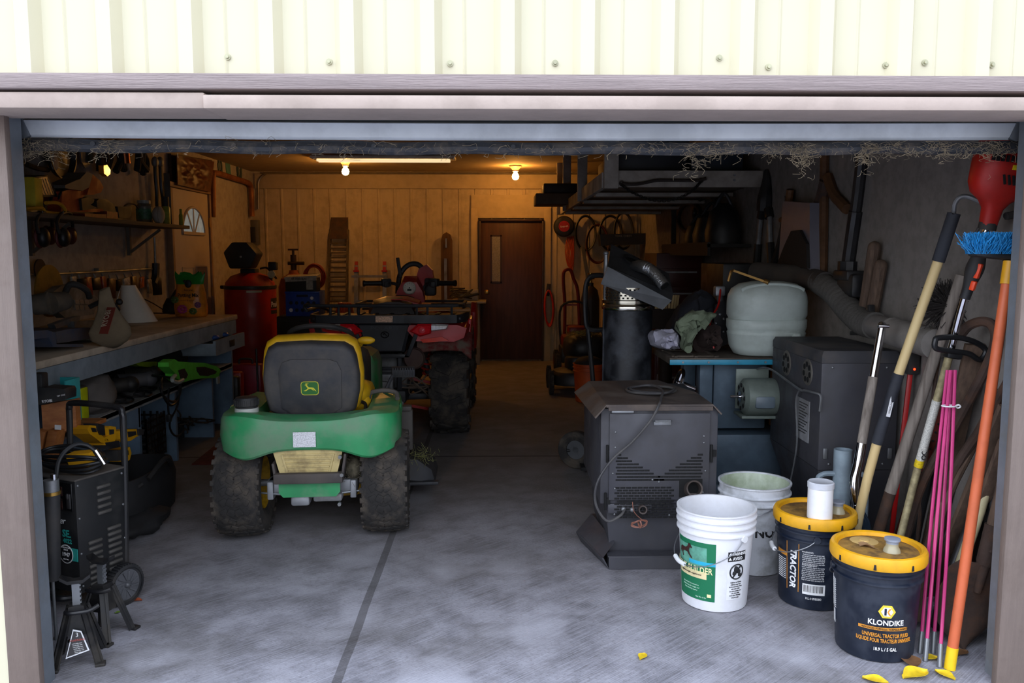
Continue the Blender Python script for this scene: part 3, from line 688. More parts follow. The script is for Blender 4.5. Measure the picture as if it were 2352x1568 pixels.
mb.tube([(-.22, -.30, .95), (-.21, -.32, 1.02), (-.1, -.33, 1.03)], .012, 8)
mb.build('rack_rail', AB, aq)
# rear fenders and tail lights
for q in (-1, 1):
    mb = MB()
    def ff(u, v):
        a = R(26 + 135 * u); y = .02 - .45 * math.cos(a); zz = .52 + .36 * math.sin(a); x = .22 + .40 * v
        if u < .3: y += .0
        return (q * x, y, zz - .05 * (v > .9) + .02 * math.sin(v * 3))
    mb.surf(ff, 14, 6, .012); mb.build('rear_mudguard', MUD, aq, ang=50)
    mb = MB(); mb.loft([[(q * .12, -.415, .89), (q * .52, -.40, .89), (q * .59, -.33, .86), (q * .57, -.36, .79), (q * .5, -.40, .765), (q * .22, -.41, .77)], [(q * .12, -.2, .91), (q * .56, -.18, .91), (q * .62, -.15, .88), (q * .6, -.2, .82), (q * .5, -.25, .80), (q * .22, -.25, .80)]]); fd = mb.build('rear_fender', AR, aq, ang=50)
    mb = MB(); mb.loft([[(q * .17, -.425, .845), (q * .235, -.43, .90), (q * .34, -.43, .90), (q * .33, -.43, .83), (q * .25, -.425, .805)], [(q * .19, -.445, .845), (q * .24, -.45, .885), (q * .33, -.45, .885), (q * .32, -.45, .835), (q * .255, -.445, .818)]]); mb.build('tail_light', LENS, aq)
    mb = MB(); mb.loft([[(q * .335, -.43, .90), (q * .46, -.42, .895), (q * .445, -.42, .86), (q * .335, -.43, .845)], [(q * .335, -.452, .89), (q * .45, -.435, .885), (q * .44, -.437, .866), (q * .335, -.452, .855)]]); mb.build('reversing_light', CLR, aq)
    mb = MB(); mb.lathe([(0, .006), (.016, .004), (.022, 0)], 20, Matrix.Translation(V((q * .268, -.452, .855))) @ Matrix.Rotation(R(90), 4, 'X')); mb.build('light_ring', mat('bright_lens', 'e2505a', .1), aq)
    mb = MB(); mb.prism([(q * .25, .785), (q * .41, .805), (q * .46, .775), (q * .27, .76)], .405, .43, Matrix.Rotation(R(90), 4, 'X')); mb.build('reflector', mat('reflector_red', 'd83a24', .2), aq)
    mb = MB(); mb.prism([(1.02, .55), (1.55, .62), (1.62, .80), (1.45, .95), (.98, .98), (.86, .90), (.90, .70)], q * .58, q * .625, Matrix(((0, 0, 1, 0), (1, 0, 0, 0), (0, 1, 0, 0), (0, 0, 0, 1))), .012); mb.build('front_fender', AR, aq)
    mb = MB(); mb.box((q * .46, .62, .34), (.26, .5, .03), bev=.01); mb.build('foot_board', AB, aq)
    mb = MB(); mb.box((q * .60, -.02, .80), (.03, .34, .24), (0, q * 4, 0), .01); mb.build('side_panel', AR, aq)
    # shock absorber, arms
    mb = MB(); mb.cyl((q * .22, -.05, .72), (q * .28, -.06, .46), .024, n=12); mb.build('shock_absorber', AB, aq)
    mb = MB(); hp = [V((q * .22, -.05, .72)).lerp(V((q * .28, -.06, .46)), i / 40) + V((.042 * math.cos(i * .95), .042 * math.sin(i * .95), 0)) for i in range(41)]; mb.tube(hp, .008, 6, 2); mb.build('coil_spring', mat('spring_red', '9a2020', .4), aq)
    mb = MB(); mb.bar((q * .10, -.08, .30), (q * .34, -.04, .30), .05, .05, .01); mb.bar((q * .12, -.16, .42), (q * .34, -.06, .36), .03, .03, .008); mb.build('lower_arm', AB, aq)
    mb = MB(); mb.bar((q * .10, -.14, .46), (q * .34, -.08, .40), .022, .022); mb.bar((q * .08, -.18, .255), (q * .3, -.10, .20), .014, .02); mb.build('upper_arm', mat('spring_red', '', .4), aq)
    mb = MB(); mb.cyl((q * .08, -.02, .36), (q * .40, 0, .335), .02, n=10); mb.ell((q * .2, -.01, .35), (.06, .035, .035)); mb.build('drive_shaft', AB, aq)
# black centre panel between the lights
mb = MB(); mb.loft([[(-.23, -.40, .90), (.18, -.40, .90), (.13, -.40, .69), (-.15, -.40, .69)], [(-.20, -.42, .89), (.16, -.42, .89), (.11, -.42, .70), (-.13, -.42, .70)]])
cpn = mb.build('centre_panel', AB, aq)
mb = MB(); EM = FACE(-.01, -.422, .82); mb.tube([EM @ V((.028 * math.cos(i * .63), .022 * math.sin(i * .63), .002)) for i in range(10)], .004, 6, 2, True); mb.tube([EM @ V((-.012 + .006 * i, .01 * math.sin(i), .002)) for i in range(5)], .004, 6); mb.build('round_emblem', mat('emblem_black', '101114', .3), cpn)
txt('POLARIS', .034, mat('emboss_grey', '2d3036', .45), cpn, FACE(-.015, -.4205, .868), ext=.001, sx=1.6)
mb = MB()
for q in (-1, 1): mb.bar((q * .25, -.41, .90), (q * .155, -.41, .66), .035, .03, .006)
mb.bar((-.17, -.40, .66), (.17, -.40, .66), .03, .03, .006); mb.bar((-.15, -.36, .56), (.2, -.36, .56), .025, .025, .005)
for q in (-1, 1): mb.bar((q * .09, -.36, .68), (q * .07, -.28, .30), .035, .035, .006)
mb.box((0, .4, .34), (.26, 1.5, .10), bev=.02); mb.bar((-.1, -.2, .7), (-.1, 1.3, .75), .04, .04); mb.bar((.1, -.2, .7), (.1, 1.3, .75), .04, .04)
mb.build('frame', AB, aq)
mb = MB(); mb.cyl((.20, -.40, .64), (.20, -.05, .66), .082, n=28); mb.cyl((.20, -.415, .64), (.20, -.40, .64), .07, .082, n=28); mb.build('muffler', mat('rusty_muffler', '4a3733', .6, .5, dirt='6b5a50', damt=.6), aq)
mb = MB(); mb.box((-.07, -.22, .42), (.20, .16, .18), bev=.02); mb.box((-.07, -.25, .36), (.15, .14, .20), bev=.03); mb.box((-.02, -.05, .50), (.3, .3, .3), bev=.03); mb.build('gearbox', mat('gearbox_grey', '7d7e80', .5, .5, dirt='575049', damt=.6), aq)
mb = MB(); mb.box((.02, -.36, .25), (.10, .06, .03), bev=.006); mb.box((.07, -.32, .27), (.06, .1, .08), (0, 0, 20), .008); mb.cyl((.02, -.40, .25), (.02, -.34, .25), .022, n=12); mb.build('tow_hitch', STL, aq)
mb = MB()
for i in range(7): mb.tube([(.1 + rnd.gauss(0, .05), -.3 + rnd.gauss(0, .03), .42 + rnd.gauss(0, .05)), (.2 + rnd.gauss(0, .04), -.28, .40 + rnd.gauss(0, .05)), (.3 + rnd.gauss(0, .02), -.2, .37 + rnd.gauss(0, .05))], .006, 6)
mb.build('hose_bundle', mat('muddy_hose', '5b4d42', .7), aq)
# seat, body, handlebars, dial, front pod, front rack
mb = MB(); mb.loft([[(x * w, y, z0 + (z - .0) * h) for x, z in [(-1, 0), (-1, .6), (-.8, .95), (-.3, 1.05), (.3, 1.05), (.8, .95), (1, .6), (1, 0)]] for y, w, z0, h in ((-.05, .17, .85, .18), (.05, .2, .85, .21), (.3, .18, .82, .16), (.55, .15, .82, .14), (.62, .13, .85, .2))]); mb.build('seat', mat('seat_black_red', '2a1d1d', .5), aq, ang=50)
mb = MB(); mb.loft([[(x * w + .02, y, z0 + z * h) for x, z in [(-1, 0), (-.9, .7), (-.4, 1.0), (.4, 1.0), (.9, .7), (1, 0)]] for y, w, z0, h in ((.0, .20, .96, .09), (.08, .21, .97, .11), (.2, .16, .97, .06))]); mb.box((.03, -.005, 1.045), (.09, .004, .03), (-15, 0, 0)); mb.build('seat_trim', AR, aq, ang=50)
mb = MB(); mb.loft([[(x * w, y, z0 + z * h) for x, z in [(-1, 0), (-1, .7), (-.6, 1.0), (.6, 1.0), (1, .7), (1, 0)]] for y, w, z0, h in ((.5, .16, .5, .40), (.7, .2, .5, .46), (1.0, .26, .5, .46), (1.5, .4, .5, .44), (1.62, .36, .52, .36))]); mb.build('bodywork', AR, aq, ang=50)
BX, BY, BZ = .06, .82, 1.10
mb = MB(); mb.tube([(BX - .26, BY - .10, BZ + .06), (BX - .14, BY - .02, BZ + .05), (BX - .09, BY, BZ - .02), (BX, BY, BZ - .05), (BX + .09, BY, BZ - .02), (BX + .14, BY - .02, BZ + .05), (BX + .26, BY - .10, BZ + .06)], .014, 8); mb.cyl((BX, BY, .85), (BX, BY + .02, BZ - .04), .03); mb.build('handlebar', AB, aq)
for q in (-1, 1):
    mb = MB(); mb.cyl((BX + q * .25, BY - .10, BZ + .06), (BX + q * .40, BY - .16, BZ + .06), .022, n=12); mb.cyl((BX + q * .385, BY - .154, BZ + .06), (BX + q * .40, BY - .16, BZ + .06), .028, n=12); mb.build('hand_grip', HOSE, aq)
    mb = MB(); mb.box((BX + q * .21, BY - .10, BZ + .065), (.08, .07, .07), (0, 0, -q * 20), .012); mb.tube([(BX + q * .2, BY - .04, BZ + .06), (BX + q * .26, BY - .02, BZ + .04), (BX + q * .38, BY - .09, BZ + .05)], .008, 6); mb.box((BX + q * .2, BY - .145, BZ + .05), (.04, .03, .05), bev=.006); mb.build('brake_lever', AB, aq)
mb = MB(); mb.loft([[(BX + x, BY - .16, BZ + z) for x, z in [(-.13, -.10), (-.11, -.01), (-.06, .07), (.06, .07), (.11, -.01), (.13, -.10), (.07, -.12), (-.07, -.12)]], [(BX + x * .95, BY - .02, BZ + .03 + z) for x, z in [(-.13, -.10), (-.11, -.01), (-.06, .09), (.06, .09), (.11, -.01), (.13, -.10), (.07, -.12), (-.07, -.12)]]]); mb.build('instrument_pod', AR, aq, ang=30)
DM = Matrix.Translation(V((BX, BY - .165, BZ + .02))) @ Matrix.Rotation(R(78), 4, 'X')
mb = MB(); mb.lathe([(0, .008), (.046, .008), (.05, .012), (.056, .006), (.056, -.02)], 28, DM); dl = mb.build('dial', mat('dial_face', 'c9c4bb', .3), aq)
mb = MB()
for i in range(9): a = R(210 - i * 30); mb.bar(DM @ V((.034 * math.cos(a), .034 * math.sin(a), .009)), DM @ V((.043 * math.cos(a), .043 * math.sin(a), .009)), .003, .002)
mb.box((0, -.018, .009), (.036, .018, .002), M=DM); mb.lathe([(0, .014), (.006, .009)], 10, DM); mb.build('dial_marks', BLK, dl)
mb = MB(); mb.loft([[(BX + .06 + x, y, BZ + z) for x, z in [(-.04, .05), (.0, .18), (.07, .22), (.12, .17), (.14, .02), (.05, .0)]] for y in (BY + .05, BY + .17)]); mb.build('headlight_pod', AR, aq)
mb = MB(); mb.tube([(BX - .13, BY + .06, BZ - .04), (BX - .11, BY + .07, BZ + .12), (BX - .04, BY + .08, BZ + .21), (BX + .05, BY + .08, BZ + .22), (BX + .12, BY + .08, BZ + .15)], .024, 8); mb.bar((BX - .10, BY + .05, BZ + .1), (BX - .125, BY + .05, BZ + .28), .035, .03, .005); mb.box((BX + .16, BY + .1, BZ + .02), (.1, .14, .16), bev=.02); mb.build('pod_cowl', AB, aq)
mb = MB(); mb.box((0, 1.5, .90), (.9, .5, .02), bev=.005)
for x in (-.5, .5): mb.bar((x, 1.25, .94), (x, 1.8, .94), .025, .025)
for y in (1.25, 1.8): mb.bar((-.5, y, .94), (.5, y, .94), .025, .025)
mb.build('front_rack', AB, aq)
mb = MB(); mb.box((-.83 + .40, 6.36, .99), (.42, .22, .012), (0, 0, 4), .003); one('thin_board', mb, wood('plank_orange', '8a5c35', 'a87a4a'), 'thin orange brown board lying on the right of the quad bike rear rack', 'board', (-.43, 6.36, .984))
# ================================================================ black stove cabinets
STV = mat('stove_black', '414147', .45, .1, var=.12, dirt='474443', damt=.35, dscale=6)
STT = mat('stove_top_dusty', '443c39', .6, var=.15, dirt='665b53', damt=.7, dscale=5)
HOLE = mat('vent_dark', '060607', .8)
s1 = thing('stove_cabinet', 'low black sheet metal stove with slotted door and round outlet pipe beside the buckets', 'stove', (.725, 3.66, 0))
L = lambda x, y, z: V((.725 + x, 3.66 + y, z))
W2, DPT, ZB, ZT = .265, .72, .285, .725
mb = MB(); mb.box((0, DPT / 2, (ZB + ZT) / 2), (2 * W2, DPT, ZT - ZB), bev=.004); mb.build('body', STV, s1)
mb = MB(); mb.loft([[(-.215, .03, .05), (.235, .03, .05), (.235, .66, .05), (-.215, .66, .05)], [(-.235, .02, ZB), (.245, .02, ZB), (.245, .68, ZB), (-.235, .68, ZB)]]); mb.build('pedestal', STV, s1, ang=20)
mb = MB(); mb.box((.0, -.03, .03), (.46, .075, .06), bev=.003); mb.box((0, .34, .012), (.46, .66, .024)); mb.box((.0, -.045, .062), (.47, .05, .004))
mb.loft([[(-.23, -.06, .0), (-.32, .30, .0), (-.32, .30, .006), (-.23, -.06, .006)], [(-.26, -.06, .05), (-.345, .30, .05), (-.34, .30, .055), (-.255, -.06, .055)], [(-.20, .0, .10), (-.26, .42, .10), (-.255, .42, .105), (-.195, .0, .105)]])
mb.build('base_flange', STV, s1, ang=20)
# lid with turned-down flaps
tp = [(-.245, -.03), (.235, -.02), (.235, .30), (.12, .70), (-.25, .66)]
mb = MB(); mb.prism(tp, .735, .747)
mb.loft([[(-.245, -.03, .747), (-.25, .66, .747), (-.25, .66, .74), (-.245, -.03, .74)], [(-.30, -.055, .695), (-.33, .62, .695), (-.325, .62, .69), (-.295, -.055, .69)]])
mb.loft([[(.235, -.02, .747), (.235, .30, .747), (.235, .30, .74), (.235, -.02, .74)], [(.275, -.03, .705), (.275, .28, .705), (.27, .28, .70), (.27, -.03, .70)]])
mb.box((0, -.022, .728), (.47, .012, .02), bev=.003); mb.build('lid', STT, s1, ang=20)
mb = MB(); mb.tube([(-.235, -.014, .738), (.235, -.008, .738)], .006, 8, 1, sm=False); mb.box((-.17, -.02, .715), (.10, .012, .014), bev=.003); mb.build('lid_hinge', STL, s1)
mb = MB(); mb.box((.0, -.006, .505), (.455, .012, .40), bev=.003)
dr1 = mb.build('door_panel', STV, s1)
mb = MB(); f0 = -.0125
def slot(x, z, w=.024): mb.box((x, f0, z), (w, .002, .0085), bev=.0012)
for r_ in range(9):
    z = .515 - r_ * .0145; 
    for k in range(9):
        if k <= r_: 
            slot(-.185 + k * .026 * .95 + (.006 if r_ % 2 else 0), z); slot(.185 - k * .026 * .95 - (.006 if r_ % 2 else 0), z)
mb.build('vent_pattern', HOLE, dr1); mb = MB()
for r_ in range(12):
    z = .363 - r_ * .0125
    for k in range(16):
        x = -.19 + k * .0262 + (.012 if r_ % 2 else 0)
        if r_ < 8 and x > .07: continue
        if x < .2: slot(x, z, .023)
mb.build('vent_pattern', HOLE, dr1)
mb = MB()

many('rivet', [(x, -.013, z) for x, z in ((-.2, .62), (-.2, .55), (.2, .60), (.2, .57), (-.21, .43), (.21, .44), (0, .39), (-.2, .36), (.2, .34), (-.03, .40), (-.2, .24), (.05, .235))], lambda b_: b_.ell((0, 0, 0), (.005, .004, .005), None, 10, 6), STL, dr1)
mb = MB(); mb.box((.01, -.014, .66), (.08, .008, .02), bev=.003); mb.tube([(-.03, -.016, .672), (-.025, -.028, .672), (.045, -.028, .672), (.05, -.016, .672)], .004, 6, sm=False); mb.build('latch', STL, dr1)
for q, zz in ((-.236, .52), (.236, .52), (-.242, .30)):
    mb = MB(); mb.cyl((q, -.012, zz - .04), (q, -.012, zz + .04), .006, n=8); mb.box((q + .012, -.008, zz), (.02, .006, .03)); mb.build('hinge', HOLE, dr1)
mb = MB(); mb.box((.145, -.008, .36), (.105, .012, .085)); mb.build('pipe_recess', HOLE, s1)
def pipe(name, p, r, L_, par, m):
    mb = MB(); mb.lathe([(r * .85, L_), (r, L_ - .002), (r, 0), (r * .85, 0), (r * .85, L_ - .03), (0, L_ - .03)], 28, Matrix.Translation(V(p)) @ Matrix.Rotation(R(90), 4, 'X'), False); return mb.build(name, m, par)
RPIPE = mat('rusted_pipe', '5d5450', .55, .6, dirt='3d2f28', damt=.6)
mb = MB(); M_ = Matrix.Translation(V((.15, .02, .345))) @ Matrix.Rotation(R(72), 4, 'X'); mb.lathe([(.030, .09), (.037, .092), (.037, -.02), (.030, -.02), (.030, .088)], 28, M_, False); mb.lathe([(0, .03), (.030, .03)], 28, M_, False); mb.build('outlet_pipe', RPIPE, s1)
mb = MB(); M_ = Matrix.Translation(V((-.075, .02, .262))) @ Matrix.Rotation(R(84), 4, 'X'); mb.lathe([(.014, .06), (.020, .06), (.020, -.0), (.024, -.0), (.024, -.02), (.014, -.0), (.014, .058)], 20, M_, False); mb.lathe([(0, .02), (.014, .02)], 20, M_, False); mb.build('inlet_pipe', RPIPE, s1)
mb = MB(); mb.box((-.13, -.004, .265), (.20, .012, .045), bev=.003); mb.build('terminal_plate', STV, s1)
mb = MB(); mb.bm.free(); many('terminal_bolt', ((-.12, -.016, .262), (-.16, -.016, .265)), lambda b_: b_.ell((0, 0, 0), (.012, .011, .012), None, 12, 8), STL, s1)
mb = MB(); CB = [(.06, .42, .757), (.14, .35, .757), (.10, .24, .757), (-.02, .24, .757), (-.08, .34, .757), (.0, .42, .760), (.12, .30, .768), (.05, .18, .762), (-.08, .24, .757), (-.09, .36, .757), (.03, .40, .766), (.06, .25, .766), (.02, .08, .757), (-.01, -.035, .75), (-.05, -.05, .68), (-.13, -.04, .58), (-.22, -.045, .50), (-.285, -.055, .40), (-.29, -.05, .30), (-.24, -.06, .225), (-.18, -.05, .245), (-.155, -.02, .265)]
mb.tube(CB, .0062, 8, 6); mb.build('power_cable', mat('cable_grey', '3a393c', .5, dirt='6a6762', damt=.4), s1)
mb = MB(); pts = [(-.12, -.02, .30), (-.115, -.028, .26), (-.09, -.03, .23)]
for i in range(30): a = i * 1.05; pts.append((-.09 + .035 * math.cos(a) + rnd.gauss(0, .002), -.035 - .006 * (i % 3), .205 + .016 * math.sin(a * 1.02) + rnd.gauss(0, .002)))
mb.tube(pts, .0018, 5, 4); mb.tube([(-.09, -.055, .19), (-.085, -.06, .205), (-.09, -.055, .222), (-.095, -.03, .21), (-.09, -.055, .19)], .004, 5); mb.build('copper_wire', mat('copper_wire', '8a5a4a', .5), s1)

s2 = thing('stove_cabinet', 'tall black stove cabinet with two round slotted dials, behind the yellow handled tool', 'stove', (1.475, 3.72, 0), 0)
mb = MB(); cw, cd = .36, .68
mb.box((cw / 2, cd / 2, .67), (cw, cd, .50), bev=.006); mb.build('body', STV, s2)
mb = MB(); mb.loft([[(0, 0, .92), (cw, 0, .92), (cw, cd, .92), (0, cd, .92)], [(0, 0, .955), (cw, 0, .955), (cw, cd, .955), (0, cd, .955)], [(.01, .01, .975), (cw - .01, .01, .975), (cw - .01, cd - .01, .975), (.01, cd - .01, .975)]]); mb.build('top', mat('stove_top_grey', '3b3b3f', .55, dirt='5f5852', damt=.6), s2)
mb = MB(); mb.loft([[(.06, .06, .0), (cw - .02, .06, 0), (cw - .02, cd - .06, 0), (.06, cd - .06, 0)], [(.05, .05, .25), (cw - .02, .05, .25), (cw - .02, cd - .05, .25), (.05, cd - .05, .25)], [(0, 0, .42), (cw, 0, .42), (cw, cd, .42), (0, cd, .42)]]); mb.box((cw / 2, cd / 2, .015), (cw, cd, .03), bev=.005); mb.build('pedestal', STV, s2, ang=20)
SD = Matrix(((0, 0, -1, 0), (-1, 0, 0, 0), (0, 1, 0, 0), (0, 0, 0, 1)))   # local plane facing -X
for yy, zz in ((.17, .855), (.46, .86)):
    MM = Matrix.Translation(V((0, yy, zz))) @ Matrix.Rotation(R(-90), 4, 'Y')
    mb = MB(); mb.lathe([(0, .004), (.06, .004), (.065, 0)], 28, MM); dk = mb.build('damper_dial', mat('dial_steel', '77736d', .5, .6, dirt='4c4742'), s2)
    mb = MB()
    for k in range(7): a = k * 2 * math.pi / 7; mb.cyl(MM @ V((.038 * math.cos(a), .038 * math.sin(a), .003)), MM @ V((.038 * math.cos(a), .038 * math.sin(a), .0055)), .014, n=10)
    mb.build('dial_holes', HOLE, dk)
mb = MB(); mb.box((-.003, .20, .62), (.004, .16, .20)); pt = mb.build('rating_plate', mat('plate_grey', '8b8c90', .5, dirt='55524f'), s2)
mb = MB()
for i in range(11): mb.box((-.0055, .20 + .01 * (i % 3 - 1), .70 - i * .014), (.002, .11 - .02 * (i % 3), .004))
mb.build('plate_print', BLK, pt)
mb = MB(); mb.tube([(-.005, -.01, .70), (-.005, -.015, .77), (-.02, .02, .78), (-.03, .12, .775), (-.03, .2, .77), (-.02, .6, .80), (-.06, .64, .81), (-.06, .74, .79)], .006, 6); mb.tube([(-.02, .2, .77), (-.025, .24, .70), (-.02, .22, .5), (-.03, .26, .3), (-.06, .3, .05)], .004, 6); mb.build('wire_handle', STL, s2)
many('rivet', [(x, -.002, y) for x, y in ((.05, .9), (.3, .9), (.05, .45), (.3, .45))], lambda b_: b_.ell((0, 0, 0), (.006, .004, .006), None, 10, 6), STL, s2)
many('hinge', [(x, -.004, .50) for x in (.03, .33)], lambda b_: b_.box((0, 0, 0), (.02, .008, .05), bev=.003), STL, s2)

# ================================================================ buckets
def bucket_body(mb, rb=.130, rt=.150, h=.365, ribs=(.30, .335), wall=.003, lip=.006, deep=.01):
    r = lambda z: rb + (rt - rb) * z / h
    prof = [(0, .003), (rb - .012, .0), (rb - .002, .004), (rb, .012)]
    for z in ribs: prof += [(r(z) , z - .006), (r(z) + lip + .003, z - .003), (r(z) + lip + .003, z + .002), (r(z) + .001, z + .006)]
    prof += [(rt, h - .008), (rt + lip, h - .006), (rt + lip, h), (rt - wall, h), (rb - wall, deep), (0, deep)]
    mb.lathe(prof, 56, None, False); return r
def bail(o, r, a0, a1, z0, za, grip=True, grm=None, ga=None, rr=.0022, out=.008):
    pts = []; n = 14
    for i in range(n + 1):
        u = i / n; a = R(a0 + (a1 - a0) * u); z = z0 - (z0 - za) * math.sin(u * math.pi) ** .8; q = r + out + .012 * math.sin(u * math.pi); pts.append(V((q * math.sin(a), -q * math.cos(a), z)))
    mb = MB(); mb.tube(pts, rr, 6, 3); b_ = mb.build('bail', mat('wire_grey', '8f9296', .4, .8), o)
    if grip:
        i = ga; mb = MB(); mb.tube(pts[i:i + 3], .009, 10, 3); mb.build('grip', WHT, b_)
    mb = MB()
    for a in (a0, a1): mb.cyl((r * math.sin(R(a)), -r * math.cos(R(a)), z0), ((r + .012) * math.sin(R(a)), -(r + .012) * math.cos(R(a)), z0), .014, n=14)
    mb.build('ears', grm or WHT, o)
INK = mat('print_black', '17171a', .6); PW = mat('print_white', 'e8e8e8', .6); PO = mat('print_orange', 'd88f2e', .6)
# white supplement bucket
b1 = thing('white_bucket', 'open white bucket with a green horse feed label and warning sticker', 'bucket', (.885, 3.262, 0))
mb = MB(); bucket_body(mb, .130, .152, .40, (.315, .345, .372), lip=.007); mb.build('bucket', mat('white_bucket_plastic', 'e6e7ec', .4, var=.04, dirt='b5b1ab', damt=.25, dscale=9), b1)
RB1 = (.1325, .1455)
def lab(name, o, m, a0, a1, z0, z1, rb=.130, slope=.055, off=.0008, n=12):
    mb = MB(); patch(mb, (rb + slope * z0, rb + slope * z1), a0, a1, z0, z1, n, off); return mb.build(name, m, o)
def ctxt(s, h, m, o, a, z, rb=.130, slope=.055, off=.0016, **k): return txt(s, h, m, o, None, (rb + slope * z + off, a, z), **k)
LG = mat('label_green', '12704a', .5, var=.08)
g = lab('green_label', b1, LG, -92, -14, .045, .285)
lab('picture', g, mat('label_picture', '5d9a86', .5, var=.35, scale=30), -88, -28, .185, .265, off=.0014)
lab('blue_band', g, mat('label_blue', '2ba7c9', .5), -60, -14, .192, .207, off=.0016)
lab('cream_band', g, mat('label_cream', 'e9d9a8', .5), -88, -28, .135, .165, off=.0014)
# a dark horse on the picture
hsx = [(-.030, -.018), (-.026, .004), (-.020, .010), (.0, .010), (.010, .016), (.016, .030), (.022, .028), (.030, .016), (.026, .014), (.020, .016), (.016, .004), (.020, -.008), (.030, -.020), (.026, -.022), (.014, -.010), (.010, -.004), (-.010, -.004), (-.014, -.012), (-.010, -.024), (-.014, -.026), (-.020, -.012), (-.024, -.004)]
mb = MB(); mb.prism(hsx, 0, .0008); hm = mb.build('horse_print', mat('horse_brown', '3a1d18', .5, var=.4, scale=40), g, smooth=False)
for v in hm.data.vertices: a = (v.co.x * 1.25) / .1405 + R(-68); z = .236 + v.co.y * 1.15; q = .130 + .055 * z + .0028 + v.co.z; v.co = (q * math.sin(a), -q * math.cos(a), z)
ctxt('WEIGHT BUILDER', .036, mat('print_cream', 'f0e7b0', .6), g, -64, .170, sx=.78, bold=.0006, off=.0026)
ctxt('equine weight supplement', .010, INK, g, -58, .151, off=.0022)
for i, s_ in enumerate(('Scientifically formulated to', 'help horses gain weight and', 'keep a healthy topline')): ctxt(s_, .0075, mat('print_pale', 'bfe0cc', .6), g, -58, .105 - i * .011, off=.0018)
ctxt('Net Wt. 8 lbs', .008, mat('print_pale', '', .6), g, -38, .058, off=.0018)
mb = MB(); patch(mb, (.1335, .134), -27, -20, .062, .075, 4, .0016); mb.build('seal_print', mat('print_cream', '', .6), g)
w_ = lab('warning_label', b1, mat('label_offwhite', 'dcdde0', .5), 5, 38, .055, .255)
lab('warning_band', w_, INK, 5, 38, .215, .255, off=.0012)
ctxt('WARNING', .017, PW, w_, 24, .245, off=.0022, sx=.9, bold=.0004); ctxt('AVISO', .018, PW, w_, 22, .226, off=.0022, sx=.9, bold=.0004)
for z in (.245, .226): ctxt('▲', .014, PW, w_, 8.5, z, off=.0022)
mb = MB(); rg = .142
cir = [(R(21.5) + .030 * math.cos(i * math.pi / 10) / rg, .172 + .030 * math.sin(i * math.pi / 10)) for i in range(20)]
PC = lambda a, z: V(((rg + .001 + .055 * (z - .2)) * math.sin(a), -(rg + .001 + .055 * (z - .2)) * math.cos(a), z))
mb.tube([PC(a, z) for a, z in cir], .0028, 5, 2, True); mb.tube([PC(*cir[3]), PC(R(21.5), .172), PC(*cir[13])], .0028, 5, 2)
for px_, pz, s_ in ((-.006, .012, .012), (.006, .002, .010), (-.012, -.006, .009), (.012, -.012, .008)): mb.ell(PC(R(21.5) + px_ / rg, .172 + pz), (s_, .0012, s_))
mb.build('hazard_symbol', INK, w_)
for i in range(4):
    for k in range(2): ctxt(('Children can fall into', 'bucket and drown. Keep', 'Los ninos pueden caer', 'en el cubo. Mantenga')[i] if not k else ('children away from', 'with even a little', 'a los ninos lejos', 'con poca agua.')[i], .0085, INK, w_, 21.5, .128 - i * .018 - k * .009, off=.0018, sx=.72)
bail(b1, .148, -150, 30, .305, .185, True, None, 5)
bucket_dust = None
# white bucket behind
b4 = thing('white_bucket', 'scuffed white bucket stained green inside, behind the front row of buckets', 'bucket', (1.155, 3.63, 0))
mb = MB(); bucket_body(mb, .130, .155, .40, (.32, .355), lip=.006); mb.build('bucket', [mat('scuffed_white', 'd3d6dc', .45, var=.06, dirt='6f7068', damt=.5, dscale=7)], b4)
mb = MB(); mb.lathe([(.1505, .394), (.128, .03), (.0, .03)], 48, None, False); mb.build('stained_lining', mat('green_stain', 'c5d0bc', .5, var=.15, dirt='9aa886', damt=.8, dscale=6, stretch=(3, 3, .5)), b4)
ctxt('NO', .058, INK, b4, 3, .20, bold=.002, sx=.95); bail(b4, .148, -160, 20, .325, .26, False)
mb = MB(); 
# tractor fluid pails
NAVY = mat('navy_pail', '141c2b', .35, var=.12, dirt='3d4350', damt=.35, dscale=8)
YL = mat('yellow_lid', 'e9a90f', .4, var=.06, dirt='a8842c', damt=.4, dscale=6)
LD = mat('lid_dirt', '9a7434', .8, var=.3, scale=25, dirt='5c4426', damt=.9, dscale=14)
def pail(o):
    mb = MB(); bucket_body(mb, .132, .148, .355, (.285, .315), lip=.005); mb.build('pail', NAVY, o)
    mb = MB(); mb.lathe([(.150, .338), (.160, .338), (.163, .345), (.163, .372), (.158, .382), (.148, .384), (.140, .380), (.137, .368), (0, .368)], 56, None, False)
    ld = mb.build('lid', YL, o)
    mb = MB(); mb.lathe([(0, .3705), (.10, .3705), (.131, .369), (.1345, .368)], 40, None, False)
    mb.build('lid_grime', LD, ld)
    mb = MB()
    for k in range(8):
        a = k * math.pi / 4 + .3; mb.prism([(-.005, .343), (.005, .343), (.003, .362), (-.003, .362)], 0, .0015, Matrix.Rotation(a, 4, 'Z') @ Matrix.Translation(V((0, -.1635, 0))) @ Matrix.Rotation(R(90), 4, 'X'))
    mb.build('lid_notches', INK, ld)
    return ld
def spout(ld, x, y):
    mb = MB(); T = Matrix.Translation(V((x, y, .369))); mb.lathe([(.030, 0), (.027, .012), (.021, .022), (.021, .032), (0, .032)], 24, T); mb.build('spout_neck', mat('clear_plastic', 'c9c0a0', .2, var=.1, trans=.35), ld)
    mb = MB(); mb.lathe([(0, .032), (.021, .032), (.021, .042), (.027, .043), (.027, .050), (0, .052)], 24, T); mb.build('spout_cap', mat('grey_cap', '8d94a2', .45), ld)
p1 = thing('oil_pail', 'navy pail with dirty yellow lid and hexagon emblem, nearest the door opening', 'bucket', (1.36, 2.85, 0))
ld = pail(p1); spout(ld, .03, -.04)
